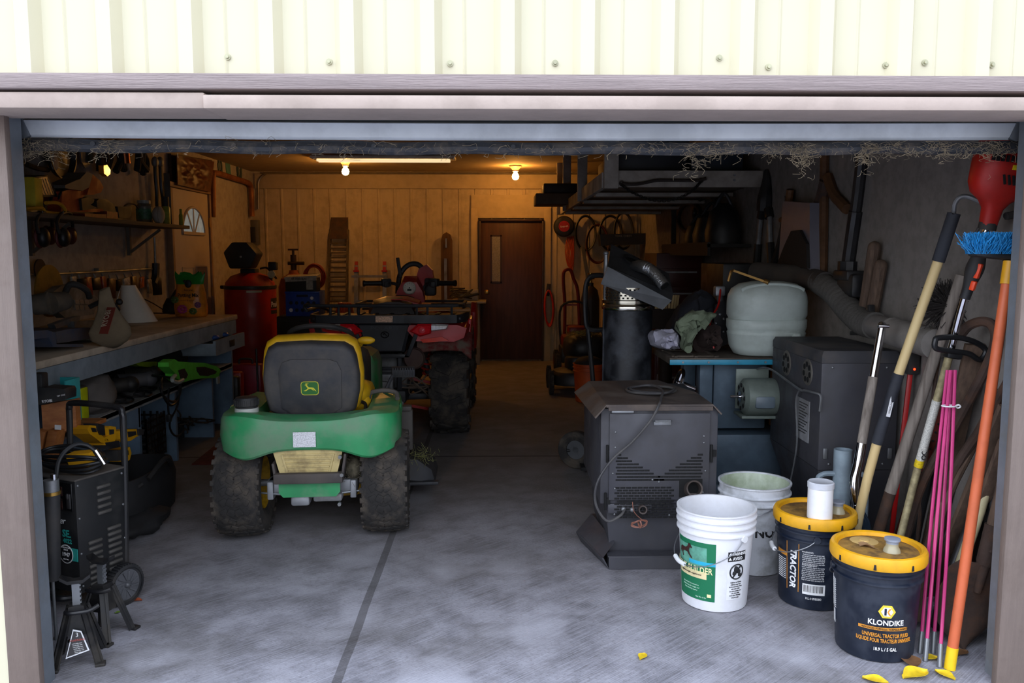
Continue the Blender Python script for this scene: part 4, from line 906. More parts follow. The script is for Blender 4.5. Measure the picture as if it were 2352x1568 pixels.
mb = MB(); mb.lathe([(0, .002), (.045, .002), (.05, 0)], 24, Matrix.Translation(V((-.02, .07, .37)))); mb.lathe([(0, .006), (.016, .006), (.018, .002)], 20, Matrix.Translation(V((-.02, .07, .37)))); mb.build('vent_disc', mat('lid_disc', 'c2a265', .7), ld)
mb = MB(); mb.surf(lambda u, v: V((-.06 + u * .05, .0 + v * .03 - u * .02, .375 + .006 * math.sin(u * 5) + .004 * math.cos(v * 6))), 6, 4, .001); mb.build('dead_leaf', mat('dead_leaf', '8a6a48', .8), ld)
A1 = -25.5; KS = dict(rb=.132, slope=.045)
hexp = lambda r: [(r * math.cos(R(60 * i)), r * .92 * math.sin(R(60 * i))) for i in range(6)]
def bentprism(poly, o, m, a, z, d, name, R0=.142):
    mb = MB(); mb.prism(poly, 0, .0006); q = mb.build(name, m, o, smooth=False)
    for v in q.data.vertices: t_ = v.co.x / R0 + R(a); r_ = .132 + .045 * (z + v.co.y) + d + v.co.z; v.co = (r_ * math.sin(t_), -r_ * math.cos(t_), z + v.co.y)
    return q
ag = A1 + 15.5
hxg = bentprism(hexp(.029), p1, mat('emblem_yellow', 'd7c23a', .5), ag, .192, .001, 'emblem')
bentprism(hexp(.020), hxg, PW, ag, .192, .0018, 'emblem_field')
bentprism([(-.009, -.012), (-.002, -.012), (-.002, .012), (-.009, .012)], hxg, mat('navy_print', '16203a', .5), ag, .192, .0026, 'emblem_bar'); bentprism([(0, .0), (.006, .012), (.013, .012), (.005, .0), (.013, -.012), (.006, -.012)], hxg, PO, ag, .192, .0026, 'emblem_arrow')
ctxt('KLONDIKE', .026, PW, p1, ag, .150, **KS, bold=.0006, sx=.95)
ob = lab('orange_band', p1, PO, A1 - 22, A1 + 48, .122, .133, n=16, **KS); ctxt('ADVANCED FORMULA / FORMULE AVANCÉE', .0095, INK, ob, A1 + 16, .1275, **KS, sx=.85)
ctxt('UNIVERSAL TRACTOR FLUID', .019, PO, p1, A1 + 17, .103, **KS, sx=.66, bold=.0004); ctxt('LIQUIDE POUR TRACTEUR UNIVERSEL', .019, PO, p1, A1 + 16, .084, **KS, sx=.60, bold=.0004)
ctxt('18.9 L / 5 GAL', .0165, PW, p1, A1 + 16, .053, **KS, sx=.8, bold=.0003)
lb_ = lab('side_label', p1, mat('label_navy', '202a3c', .5), A1 - 92, A1 - 68, .10, .26, **KS)
for i in range(14): ctxt('lubricant read before use keep away', .006, PW, lb_, A1 - 80, .25 - i * .008, **KS, sx=.7)
lab('barcode_patch', p1, PW, A1 - 90, A1 - 72, .085, .135, **KS, off=.0012)
bail(p1, .147, A1 - 74, A1 - 254, .30, .20, False, NAVY)
p2 = thing('oil_pail', 'navy pail with yellow lid carrying a white jar', 'bucket', (1.292, 3.27, 0))
ld = pail(p2); spout(ld, .085, -.02)
mb = MB(); mb.lathe([(0, .003), (.018, .003), (.02, 0)], 20, Matrix.Translation(V((-.035, -.1, .37)))); mb.build('vent_disc', mat('lid_disc', '', .7), ld)
A2 = -21.6
tx = txt('TRACTOR', .036, PW, p2, Matrix.Rotation(R(-90), 4, 'Z'), (.1430, A2 - 31.5, .165), shear=.15, bold=.0012, sx=.95)
for a in (A2 - 44, A2 - 22): lab('orange_line', p2, PO, a - .5, a + .5, .07, .27, n=1, **KS)
lab('orange_band', p2, PO, A2 - 70, A2 - 44.5, .205, .222, n=6, **KS)
ctxt('WARNING:', .009, PW, p2, A2 - 8, .243, **KS)
WT = ('Avoid prolonged skin contact wear', 'gloves and eye protection wash with', 'soap and water after use keep out of', 'reach of children dispose of properly')
for i in range(15):
    if i == 6: ctxt('AVERTISSEMENT :', .008, PW, p2, A2 - 4, .234 - i * .0075, **KS)
    else: ctxt(WT[i % 4], .0072, PW, p2, A2 + 1, .234 - i * .0075, **KS, sx=.8)
bc = lab('barcode_patch', p2, PW, A2 - 15, A2 + 21, .068, .112, **KS)
mb = MB(); x = -13.
while x < 18: w_ = rnd.uniform(.3, 1.1); patch(mb, (.1352, .1368), A2 + x, A2 + x + w_, .078, .107, 1, .0012); x += w_ + rnd.uniform(.4, 1.0)
mb.build('barcode', INK, bc); ctxt('KL-HF8080', .013, PW, p2, A2 + 3, .052, **KS)
for i in range(11): ctxt('HYDRAULIC FLUID meets needs', .0055, PW, p2, A2 - 57, .19 - i * .008, **KS, sx=.7)
bail(p2, .147, A2 - 130, A2 + 5, .30, .22, True, NAVY, 5)
jr = thing('white_jar', 'white screw top jar standing on the yellow pail lid', 'jar', (1.272, 3.17, .3725))
mb = MB(); mb.lathe([(0, 0), (.043, 0), (.048, .006), (.048, .125), (.044, .130), (0, .130)], 36); mb.build('jar_body', mat('jar_white', 'eeeef0', .35, var=.03, dirt='c9c8c8', damt=.3), jr)
mb = MB(); mb.lathe([(.046, .127), (.0505, .128), (.0505, .148), (.047, .152), (.044, .1505), (0, .1505)], 36); mb.build('screw_lid', mat('jar_lid', 'd4d7de', .4), jr)

# ================================================================ table saw, motor, tank
SB = mat('saw_blue_grey', '566878', .5, .2, dirt='4a5560', damt=.5, dscale=3)
SI = mat('cast_iron_top', '5f564d', .55, .5, dirt='3f3832', damt=.6, dscale=4)
ts = thing('table_saw', 'blue grey table saw with cast iron top and chrome handwheel', 'table saw', (1.3, 4.75, 0))
mb = MB(); mb.box((1.34, 4.78, .835), (.82, .66, .035), bev=.003)
for x in (.97, 1.08, 1.19): mb.box((x, 4.78, .855), (.02, .62, .012), bev=.003)
for y in (4.5, 4.78, 5.08): mb.box((1.08, y, .855), (.26, .02, .012), bev=.003)
mb.build('table_top', SI, ts, w=True)
mb = MB(); mb.box((1.32, 4.445, .83), (.78, .012, .028), bev=.002); mb.build('fence_rail', mat('blue_strip', '2f8fb0', .4), ts, w=True)
mb = MB(); 
for x in (1.0, 1.14, 1.3, 1.45): mb.cyl((x, 4.438, .83), (x, 4.434, .83), .006, n=8)
mb.build('rail_bolts', STL, ts, w=True)
mb = MB(); mb.box((1.36, 4.80, .62), (.30, .42, .38), bev=.01); mb.box((1.16, 4.60, .50), (.075, .09, .64), bev=.008); mb.box((1.36, 4.78, .27), (.50, .5, .28), bev=.01); mb.box((1.36, 4.78, .065), (.54, .54, .13), bev=.01); mb.box((1.16, 5.0, .50), (.075, .09, .64), bev=.008); mb.box((1.52, 5.0, .50), (.075, .09, .64), bev=.008); mb.build('cabinet', SB, ts, w=True)
mb = MB(); HM = Matrix.Translation(V((1.0, 4.55, .70))) @ Matrix.Rotation(R(-70), 4, 'Y')
mb.tube([HM @ V((.075 * math.cos(i * .524), .075 * math.sin(i * .524), 0)) for i in range(12)], .010, 8, 3, True)
for k in range(3): a = k * 2.09; mb.bar(HM @ V((0, 0, 0)), HM @ V((.075 * math.cos(a), .075 * math.sin(a), 0)), .018, .008)
mb.cyl(HM @ V((0, 0, -.1)), HM @ V((0, 0, .015)), .018); mb.cyl(HM @ V((-.075, 0, 0)), HM @ V((-.075, 0, .07)), .009); mb.build('handwheel', CHR, ts, w=True)
mo = thing('electric_motor', 'grey green electric motor with steel shaft in front of the saw cabinet', 'motor', (1.38, 4.33, .55))
MC_ = mat('motor_grey_green', '747f78', .45, .2, dirt='4a4f4a', damt=.4)
mb = MB(); MM = Matrix.Translation(V((1.30, 4.36, .655))) @ Matrix.Rotation(R(90), 4, 'Y')
mb.lathe([(0, 0), (.075, .0), (.098, .018), (.100, .03), (.100, .17), (.092, .19), (0, .195)], 36, MM); mb.build('housing', MC_, mo, w=True)
mb = MB(); mb.cyl((1.24, 4.36, .655), (1.31, 4.36, .655), .009); mb.cyl((1.292, 4.36, .655), (1.305, 4.36, .655), .03); mb.build('shaft', CHR, mo, w=True)
mb = MB(); mb.box((1.40, 4.275, .64), (.11, .045, .07), bev=.018); mb.build('capacitor_cover', mat('motor_blue_grey', '63707a', .4), mo, w=True)
mb = MB(); mb.box((1.39, 4.47, .68), (.18, .012, .22), bev=.003); mb.box((1.39, 4.40, .548), (.19, .16, .015), bev=.003); mb.bar((1.41, 4.47, .6), (1.41, 4.55, .6), .1, .05); mb.build('mounting_plate', MC_, mo, w=True)
mb = MB()
for k in range(8): a = k * .785; mb.box((1.299, 4.36 + .062 * math.cos(a), .655 + .062 * math.sin(a)), (.006, .022, .022), (k * 45, 0, 0), .004)
mb.build('vent_holes', HOLE, mo, w=True)
tk = thing('plastic_tank', 'big translucent white plastic tank sitting on the table saw', 'tank', (1.50, 4.60, .853))
TKM = mat('tank_plastic', 'b9c4bf', .4, var=.05, dirt='8a8f84', damt=.35, dscale=5, stretch=(1, 1, 2))
def se(rx, ry, n=40, p=.8): return [(rx * math.copysign(abs(math.cos(i * 2 * math.pi / n)) ** p, math.cos(i * 2 * math.pi / n)), ry * math.copysign(abs(math.sin(i * 2 * math.pi / n)) ** p, math.sin(i * 2 * math.pi / n))) for i in range(n)]
mb = MB(); mb.loft([[(x, y, z) for x, y in se(rx, ry)] for rx, ry, z in ((.15, .10, .0), (.175, .125, .008), (.20, .145, .05), (.212, .155, .12), (.214, .157, .125), (.208, .150, .135), (.214, .157, .15), (.217, .16, .16), (.217, .16, .20), (.206, .152, .205), (.217, .16, .225), (.217, .16, .30), (.212, .157, .335), (.195, .142, .37), (.155, .11, .398), (.09, .06, .411), (.01, .01, .414))]); mb.build('tank_body', TKM, tk, ang=60)
mb = MB(); mb.tube([(-.17, -.09, .365), (-.12, -.10, .385), (0, -.105, .397), (.12, -.10, .385), (.17, -.09, .365)], .012, 8); mb.box((.12, -.148, .09), (.05, .03, .09), bev=.014); mb.build('moulded_rib', TKM, tk, ang=60)
mb = MB(); mb.bar((-.05, -.1, .414), (-.19, .0, .47), .012, .012); mb.cyl((-.05, -.10, .414), (-.03, -.115, .407), .014); mb.tube([(-.19, 0, .47), (-.2, .02, .46), (-.21, .03, .41)], .008, 6)
one('copper_probe', mb, mat('bronze_rod', '8a6a3a', .4, .8), 'thin bronze rod with hex fitting lying across the white plastic tank', 'rod', (0, 0, 0)).location = (1.50, 4.60, .853)

# ================================================================ drum, hood, duct
dm = thing('burner_drum', 'black metal cylinder with chrome perforated collar behind the low stove', 'drum', (.77, 4.9, 0))
DRB = mat('drum_black', '1e2026', .4, .3, dirt='6a6f78', damt=.45, dscale=4, stretch=(3, 3, .6))
mb = MB(); mb.lathe([(0, 0), (.140, 0), (.143, .004), (.143, 1.09), (.14, 1.10), (0, 1.10)], 48); mb.tube([(-.146, -.02, 0), (-.146, -.02, 1.09)], .007, 6, sm=False); mb.build('cylinder', DRB, dm)
mb = MB(); mb.lathe([(.143, 1.085), (.155, 1.09), (.158, 1.10), (.155, 1.118), (.150, 1.125), (.156, 1.13), (.156, 1.145), (.148, 1.15), (.148, 1.22), (.14, 1.22), (.14, 1.09)], 48, None, False); col = mb.build('perforated_collar', mat('polished_steel', 'c9c5ba', .15, 1., var=.08), dm)
mb = MB()
for r_ in range(4):
    for k in range(36):
        a = k * math.pi / 18 + (r_ % 2) * math.pi / 36; mb.box((.1483 * math.sin(a), -.1483 * math.cos(a), 1.16 + r_ * .016), (.012, .001, .010), (0, 0, math.degrees(a)))
mb.build('perforations', HOLE, col)
mb = MB(); mb.cyl((-.14, -.03, 1.13), (-.14, -.03, 1.42), .012, n=10); mb.ell((-.14, -.03, 1.42), (.017, .017, .012)); mb.build('side_post', STL, dm)
hd = thing('metal_hood', 'black sheet metal hood tilted on top of the chrome collar', 'hood', (.77, 4.9, 1.3))
def Q(x, y, Y): return at(x, y, Y)
mb = MB()
A_, B_, C_, D_ = Q(1404, 560, 5.12), Q(1536, 628, 5.02), Q(1546, 674, 4.80), Q(1396, 610, 4.88)
up = V((0, .05, -.10))
mb.loft([[A_, B_, C_, D_], [p + V((0, .015, -.015)) for p in (A_, B_, C_, D_)]])
E_, F_ = Q(1380, 652, 4.76), Q(1522, 711, 4.70)
D2, C2 = Q(1396, 612, 4.80), Q(1543, 690, 4.74)
mb.loft([[D_, C_, C2, D2], [p + V((0, .02, -.01)) for p in (D_, C_, C2, D2)]]); 
mb.loft([[B_, C_, C_ + V((0, .05, -.06)), B_ + V((0, .05, -.06))], [p + V((-.01, .0, 0)) for p in (B_, C_, C_ + V((0, .05, -.06)), B_ + V((0, .05, -.06)))]])
mb.build('hood_plate', mat('hood_black', '3a3c40', .5, .2, dirt='45454a', damt=.4), hd, w=True, ang=20)
mb = MB(); mb.loft([[D2, C2, F_, E_], [p + V((0, .014, 0)) for p in (D2, C2, F_, E_)]]); mb.build('front_flange', mat('flange_grey', '7c8086', .45, .4, dirt='777a7e', damt=.3), hd, w=True, ang=20)
mb = MB(); cen = (A_ + B_ + C_ + D_) / 4; nn = (B_ - A_).cross(D_ - A_).normalized(); nn = nn if nn.y < 0 else -nn
ux = (B_ - A_).normalized(); uy = nn.cross(ux)
cc = Q(1462, 606, 4.97); mb.loft([[cc + nn * (.004 + h) + ux * (.095 * k * math.cos(i * .314)) + uy * (.05 * k * math.sin(i * .314)) for i in range(20)] for k, h in ((1, 0), (1, .012), (.8, .012), (.78, 0))]); mb.build('hole_collar', HOLE, hd, w=True)
mb = MB(); pp = smooth_path([Q(1458, 612, 4.96), Q(1476, 612, 4.86), Q(1500, 625, 4.8), Q(1526, 656, 4.74)], 12)
mb.tube(pp, lambda u: .034 + .0035 * math.sin(u * 110), 18, 1, sm=False); fdm = mat('flex_foil', 'a9abae', .3, .9, bump=.4, bscale=120)
fd_ = mb.build('flexible_duct', fdm, hd, w=True, ang=80)
e0, e1 = pp[-1], (pp[-1] - pp[-2]).normalized(); mb = MB(); mb.cyl(e0 + e1 * .001, e0 + e1 * .004, .027, n=18); mb.build('duct_mouth', HOLE, fd_, w=True)
from mathutils import noise as mnoise
# ================================================================ long tools leaning at the right
at_free = at
def at(x, y, Y):
    p = at_free(x, y, Y)
    return p if p.x < XR - .035 or Y > 5.5 else ax(x, y, XR - .035)   # nothing reaches into the right wall
fl_free = fl
def fl(x, y, z=0.0):
    p = fl_free(x, y, z); p.x = min(p.x, XR - .065); return p
GWD = wood('weathered_wood', '6f655d', 'a49a90', .85, 4, 'Z'); YWD = wood('pale_handle_wood', 'cdb27c', 'dcc692', .55, 2, 'Z', .1); DWD = wood('dark_handle_wood', '4a3a30', '6d5848', .85, 4, 'Z')
RST = mat('rusty_iron', '4b3c35', .8, .4, var=.25, dirt='6a4d3c', damt=.6, dscale=12, bump=.3)
def seg(mb, pts, r, n=12, k=4): mb.tube(pts, r, n, k); return mb
def along(a, b, t): return V(a).lerp(V(b), t)
# chrome and wood jack bar
a, b = at(2026, 748, 3.50), at(1968, 1085, 3.42)
t1 = thing('lifting_bar', 'chrome and grey wood handled bar with bent lower end leaning on the black stove', 'bar', fl(1995, 1338))
mb = MB(); seg(mb, [along(a, b, t) for t in (0, .12, .25, .36)], .017); mb.ell(a, (.019, .019, .019)); mb.cyl(a + V((-.02, -.012, 0)), a + V((.02, -.022, 0)), .008); mb.build('upper_tube', CHR, t1, w=True)
mb = MB(); seg(mb, [along(a, b, .35), along(a, b, .55), along(a, b, .81)], .020); mb.build('wooden_grip', GWD, t1, w=True)
c = at(1962, 1110, 3.40); d = at(1970, 1165, 3.39); mb = MB(); seg(mb, [along(a, b, .80), along(a, b, .93), c, d], .021); mb.cyl(d - V((0, 0, .012)), d + V((0, 0, .012)), .026); mb.build('lower_tube', CHR, t1, w=True)
mb = MB()
for q in (-.012, 0, .012): e_ = at(1990, 1215, 3.38); seg(mb, [d + V((q, 0, 0)), along(d, e_, .5) + V((q, 0, .01)), e_ + V((q, 0, 0)), fl(1995, 1338, .012) + V((q, 0, 0))], .008, 8)
mb.build('bent_foot', mat('blue_steel', '4b6076', .3, .8), t1, w=True)
# yellow handled cultivator
g0, g1, h0, h1, k0 = at(2188, 500, 3.14), at(2155, 600, 3.17), at(2064, 858, 3.24), at(2014, 1018, 3.28), at(1976, 1170, 3.31)
t2 = thing('cultivator', 'pale yellow wood handle with two black sleeves and a bent steel hook on top', 'garden tool', fl(1948, 1332))
ft_ = fl(1948, 1332, .0)
mb = MB(); seg(mb, [g0 + (g0 - g1) * .0, g1, h0, h1, k0, ft_ + V((0, 0, .012))], .019, 14, 2); mb.build('handle', YWD, t2, w=True)
mb = MB(); seg(mb, [g0 + (g0 - g1) * .08, g0, g1], .0235, 14, 2); mb.build('sleeve', mat('black_sleeve', '1c1e26', .6, var=.2, dirt='4b4e56', damt=.3), t2, w=True)
mb = MB(); seg(mb, [h0, along(h0, h1, .5), h1], .0225, 14, 2); slv = mb.build('sleeve', mat('black_sleeve', '', .6), t2, w=True)
mid = along(h0, h1, .45); dirv = (h1 - h0).normalized()
mb = MB(); mb.box(mid + V((-.004, -.0235, 0)), (.016, .002, .085), (0, math.degrees(math.atan2(dirv.x, dirv.z)) + 180, 0)); st_ = mb.build('sticker', mat('label_offwhite', '', .5), slv, w=True)
Mt = Matrix.Translation(mid + V((-.004, -.0248, 0))) @ Matrix.Rotation(math.atan2(dirv.x, dirv.z) + math.pi / 2, 4, 'Y') @ Matrix.Rotation(R(90), 4, 'X'); txt('CRAFTSMAN', .011, INK, st_, Mt @ Matrix.Rotation(math.pi, 4, 'Z'), w=True, sx=.9)
mb = MB(); seg(mb, [g0 + (g0 - g1) * .05, at(2193, 468, 3.12), at(2205, 453, 3.11), at(2225, 452, 3.10), at(2256, 465, 3.08)], .009, 10, 5); mb.build('hook', STL, t2, w=True)
# weathered handle shovel shaft
a, b, c = at(2208, 632, 3.28), at(2045, 1130, 3.36), fl(1982, 1335, .015)
t3 = thing('digging_bar', 'thick weathered grey wood tool shaft with dark lower end', 'digging bar', fl(1982, 1335))
mb = MB(); seg(mb, [a, along(a, b, .5), b], lambda u: .021 + .003 * u, 14); mb.build('shaft', GWD, t3, w=True)
mb = MB(); seg(mb, [b, along(b, c, .5), c], .0235, 14); mb.build('iron_socket', RST, t3, w=True)
# string trimmer
t4 = thing('string_trimmer', 'string trimmer with red engine housing at top and black loop handle', 'trimmer', fl(2030, 1382))
ea = at(2285, 430, 2.94); sa, sb_, sc_, sd_, se_, sf_ = at(2272, 505, 2.96), at(2250, 590, 2.98), at(2214, 690, 3.02), at(2185, 800, 3.06), at(2108, 1075, 3.18), fl(2030, 1382, .02)
ED = (sa - sb_).normalized(); _y = (V((0, -1, 0)) - ED * V((0, -1, 0)).dot(ED)).normalized(); EMt = Matrix.Translation(sa) @ Matrix((_y.cross(ED), _y, ED)).transposed().to_4x4()
mb = MB(); mb.loft([[(x, y, z) for x, y in se(rx, ry, 28, .8)] for rx, ry, z in ((.026, .026, -.03), (.03, .03, 0), (.034, .032, .04), (.05, .045, .065), (.085, .06, .09), (.10, .07, .125), (.103, .075, .20), (.098, .072, .26), (.085, .06, .285), (.03, .03, .29))], True, True, EMt); eh = mb.build('engine_housing', mat('engine_red', 'b01c14', .35, var=.12, dirt='6a1a14', damt=.3), t4, w=True, ang=50)
for k in range(7):
    for z_ in (.215, .245): mb = MB(); mb.box((-.015 + k * .016, .073, z_), (.008, .012, .022), M=EMt); mb.build('cooling_slot', HOLE, eh, w=True)
    mb = MB(); mb.box((-.07 + k * .016, .071 - .0006 * (k - 4) ** 2, .145), (.006, .014, .034), (0, 20, 0), M=EMt); mb.build('cooling_slot', HOLE, eh, w=True)
mb = MB(); mb.box((.0, .076, .188), (.018, .004, .016), M=EMt); mb.build('yellow_tag', mat('label_yellow', 'e0c21e', .5, var=.3, scale=120), eh, w=True)
mb = MB(); mb.box((-.065, -.035, .15), (.10, .09, .13), (0, -8, 0), .02, EMt); mb.tube([EMt @ V(p) for p in ((-.09, .0, .09), (-.10, .0, .04), (-.05, .01, .02))], .014, 8); mb.build('fuel_tank', BLK, t4, w=True)
mb = MB(); mb.cyl(sa - ED * .035, sa - ED * .01, .030); mb.tube([sa - ED * .03 + V((-.03, 0, 0)), sa - ED * .06 + V((-.035, 0, 0)), sa - ED * .09 + V((-.012, 0, 0))], .006, 8); mb.build('clamp_collar', BLK, t4, w=True)
mb = MB(); seg(mb, [sa, sb_, sc_, sd_], .0135); mb.build('shaft_tube', CHR, t4, w=True)
g_a, g_b = along(sa, sb_, .75), along(sb_, sc_, .95)
mb = MB(); seg(mb, [g_a, along(g_a, g_b, .3), along(g_a, g_b, .6), g_b], lambda u: .019 + .013 * math.sin(math.pi * min(1, u * 1.1)) ** 2, 14); gr = mb.build('throttle_grip', BLK, t4, w=True)
mb = MB(); gq = (g_b - g_a).normalized().to_track_quat('Z', 'Y').to_matrix().to_4x4()
for t_, ln in ((.45, .055), (.74, .035)): mb.box((0, 0, 0), (.018, .018, ln), (0, 0, 0), .004, Matrix.Translation(along(g_a, g_b, t_) + V((.0, -.026, 0))) @ gq)
mb.build('orange_switch', mat('switch_orange', 'f0481c', .4), gr, w=True)
mb = MB(); hp = [(2148, 782), (2150, 800), (2185, 806), (2225, 812), (2250, 826), (2264, 808), (2255, 794), (2225, 780), (2190, 774), (2155, 776)]
mb.tube([at(x, y, 3.0 + .0015 * (x - 2148) * .3) for x, y in hp], .0105, 10, 4, True); mb.box(at(2186, 812, 3.05), (.06, .06, .035), (0, 10, 0), .01); mb.build('loop_handle', HOSE, t4, w=True)
mb = MB(); seg(mb, [sd_, along(sd_, se_, .5), se_, along(se_, sf_, .5), sf_], .0145, 14); mb.build('lower_shaft', mat('gold_shaft', 'a39772', .4, .2, var=.25, scale=60, dirt='5d523d', damt=.5, dscale=20), t4, w=True)
mb = MB(); seg(mb, [along(sd_, se_, .42), along(sd_, se_, .7), along(sd_, se_, .93)], .0165, 14); slv = mb.build('silver_sleeve', mat('silver_glitter', 'c9c8c0', .4, .1, var=.4, scale=220), t4, w=True)
mb = MB(); mb.cyl(along(sd_, se_, .925), along(sd_, se_, .985), .0170, n=14); mb.build('yellow_label', mat('label_yellow', 'e0c21e', .5, var=.3, scale=120), t4, w=True)
mb = MB(); q0 = along(sd_, se_, .88) + V((0, -.0165, 0)); mb.tube([q0 + V((.008 * math.cos(i), -.001, .008 * math.sin(i) + .012)) for i in range(6)], .002, 5, 4, True); mb.tube([q0 + V((.008 * math.cos(i), -.001, .008 * math.sin(i) - .008)) for i in range(6)], .002, 5, 4, True); mb.build('eight_mark', INK, slv, w=True)
# pink rods: ground-stake wires
PNK = mat('pink_rod', 'c33b78', .35, var=.15)
for i, ((x0, y0), (x1, y1), Yt, lb_) in enumerate((((2176, 850), (2113, 1500), 3.02, 'pink plastic rod with metal tip, leftmost of the four pink rods'), ((2183, 850), (2125, 1518), 3.00, 'pink plastic rod with metal tip, second from left of the four pink rods'), ((2187, 850), (2143, 1500), 3.02, 'pink plastic rod with metal tip, third from left of the four pink rods'), ((2194, 850), (2158, 1532), 3.00, 'pink plastic rod with metal tip, rightmost of the four pink rods'))):
    f_ = fl(x1, y1, .0); p = at(x0, y0, Yt); o = thing('pink_rod', lb_, 'rod', f_, group='pink rods')
    mb = MB(); seg(mb, [along(f_, p, .05), along(f_, p, .5) + V((.004 * (i - 1.5), 0, 0)), p], .0062, 8); mb.build('rod', PNK, o, w=True)
    mb = MB(); mb.cyl(f_, along(f_, p, .075), .0085, n=10); mb.build('metal_tip', STL, o, w=True)
zt_ = at(2180, 932, 2.955); mb = MB(); mb.tube([zt_ + V((.026 * math.cos(i * .785), .016 * math.sin(i * .785), .0)) for i in range(8)], .003, 6, 3, True); mb.tube([zt_ + V((.026, 0, 0)), zt_ + V((.032, -.006, .005)), zt_ + V((.04, -.004, -.002)), zt_ + V((.032, 0, -.008))], .003, 6, 3, True)
one('cable_tie', mb, WHT, 'white cable tie holding the pink rods together', 'cable tie', zt_)
# orange pole with blue brush head
t5 = thing('brush_pole', 'orange pole with yellow tip and blue bristle brush head', 'brush', fl(2181, 1536))
a, b = fl(2181, 1536), at(2320, 600, 2.78)
mb = MB(); seg(mb, [along(a, b, .045), along(a, b, .5), along(a, b, .965)], .0175, 16); mb.build('pole', mat('orange_pole', 'c9623a', .5, var=.08, dirt='8b4a30', damt=.3), t5, w=True)
mb = MB(); mb.cyl(a, along(a, b, .055), .0185, n=16); mb.build('end_cap', mat('cap_yellow', 'f0c316', .45), t5, w=True)
mb = MB(); mb.cyl(along(a, b, .945), along(a, b, 1.0), .021, n=16); mb.build('ferrule', mat('ferrule_yellow', 'd99c1c', .45), t5, w=True)
bc_ = at(2283, 583, 2.80); mb = MB(); mb.box(bc_ + V((.01, 0, -.005)), (.175, .06, .025), (0, 6, 0), .01); mb.cyl(b, bc_ + V((.05, 0, -.01)), .02); mb.build('brush_block', BLK, t5, w=True)
mb = MB()
for _ in range(1700):
    p = bc_ + V((rnd.uniform(-.08, .095), rnd.uniform(-.035, .035), .0 - (0)))
    e = p + V((rnd.gauss(0, .02), rnd.gauss(0, .024), rnd.uniform(.03, .075)))
    mb.tube([p, (p + e) / 2 + V((rnd.gauss(0, .006), rnd.gauss(0, .006), 0)), e], .0012, 3, 1, sm=False)
tag(mb.build('bristles', mat('blue_bristle', '1a86c8', .6, var=.3, scale=40), t5, w=True), kind='stuff')
# spade at the right jamb
t6 = thing('shovel', 'rusty round point shovel standing blade down against the right jamb', 'shovel', fl(2215, 1490))
mb = MB(); tipp = fl(2212, 1490, .0); soc = at(2262, 1290, 2.84); tp_ = at(2335, 985, 2.92)
mb.tube([soc, along(soc, tp_, .5), tp_, at(2349, 880, 2.95)], .022, 12, 3); mb.build('handle', DWD, t6, w=True)
nrm = (soc - tipp).normalized(); side = V((1, -.15, 0)).normalized()
def blade(u, v):
    w = .105 * (1 - max(0, (v - .55) / .45) ** 2.2) * (1 if v > .08 else .75); s_ = (u - .5) * 2; dz = -.025 * (1 - s_ * s_) + .012
    return soc.lerp(tipp, v) + side * (w * s_) + V((0, dz + .03 * math.sin(v * 3), 0)) 
mb = MB(); mb.surf(blade, 10, 12, .003); mb.build('blade', RST, t6, w=True, ang=60)
mb = MB(); mb.tube([along(soc, tipp, .35) + V((0, .0, 0)), along(soc, tipp, .05), soc, along(soc, tp_, .28)], lambda u: .012 + .017 * min(1, u * 1.5), 12, 3); mb.ell(along(soc, tp_, .1) + V((-.004, -.028, 0)), (.008, .006, .008)); mb.ell(along(soc, tp_, .22) + V((-.004, -.028, 0)), (.008, .006, .008)); mb.build('socket', RST, t6, w=True)
# cream and black handled digger
t7 = thing('digging_tool', 'cream and black handled digging tool with lettering, between pink rods and shovel', 'garden tool', fl(2160, 1440))
a, b, c = at(2288, 1068, 3.02), at(2196, 1325, 2.92), fl(2166, 1440, .0)
mb = MB(); seg(mb, [a, along(a, b, .3), along(a, b, .7), b], lambda u: .006 + .014 * min(1, u * 2.2), 12); mb.build('cream_handle', mat('cream_handle', 'cfc39a', .45, dirt='8e8566', damt=.3), t7, w=True)
mb = MB(); a2, b2 = at(2262, 1115, 3.03), at(2176, 1330, 2.94); seg(mb, [a2, along(a2, b2, .4), b2], .016, 12); bh = mb.build('black_handle', BLACKP, t7, w=True)
m_ = along(a2, b2, .45); dv = (a2 - b2).normalized(); Mt = Matrix.Translation(m_ + V((-.002, -.0172, 0))) @ Matrix.Rotation(-math.atan2(dv.z, dv.x), 4, 'Y') @ Matrix.Rotation(R(90), 4, 'X'); txt('TRUPER', .022, mat('print_cream', '', .6), bh, Mt, w=True, bold=.0003)
mb = MB(); q_ = at(2180, 1345, 2.92); mb.cyl(q_, q_ + V((-.012, 0, -.04)), .026, .03); mb.build('yellow_collar', mat('worn_yellow', 'c9b259', .6, dirt='2e2a20', damt=.9, dscale=25), t7, w=True)
mb = MB(); seg(mb, [q_ + V((-.01, 0, -.035)), along(q_, c, .5), c], lambda u: .03 + .015 * u, 10); mb.build('iron_blade', BLACKP, t7, w=True)
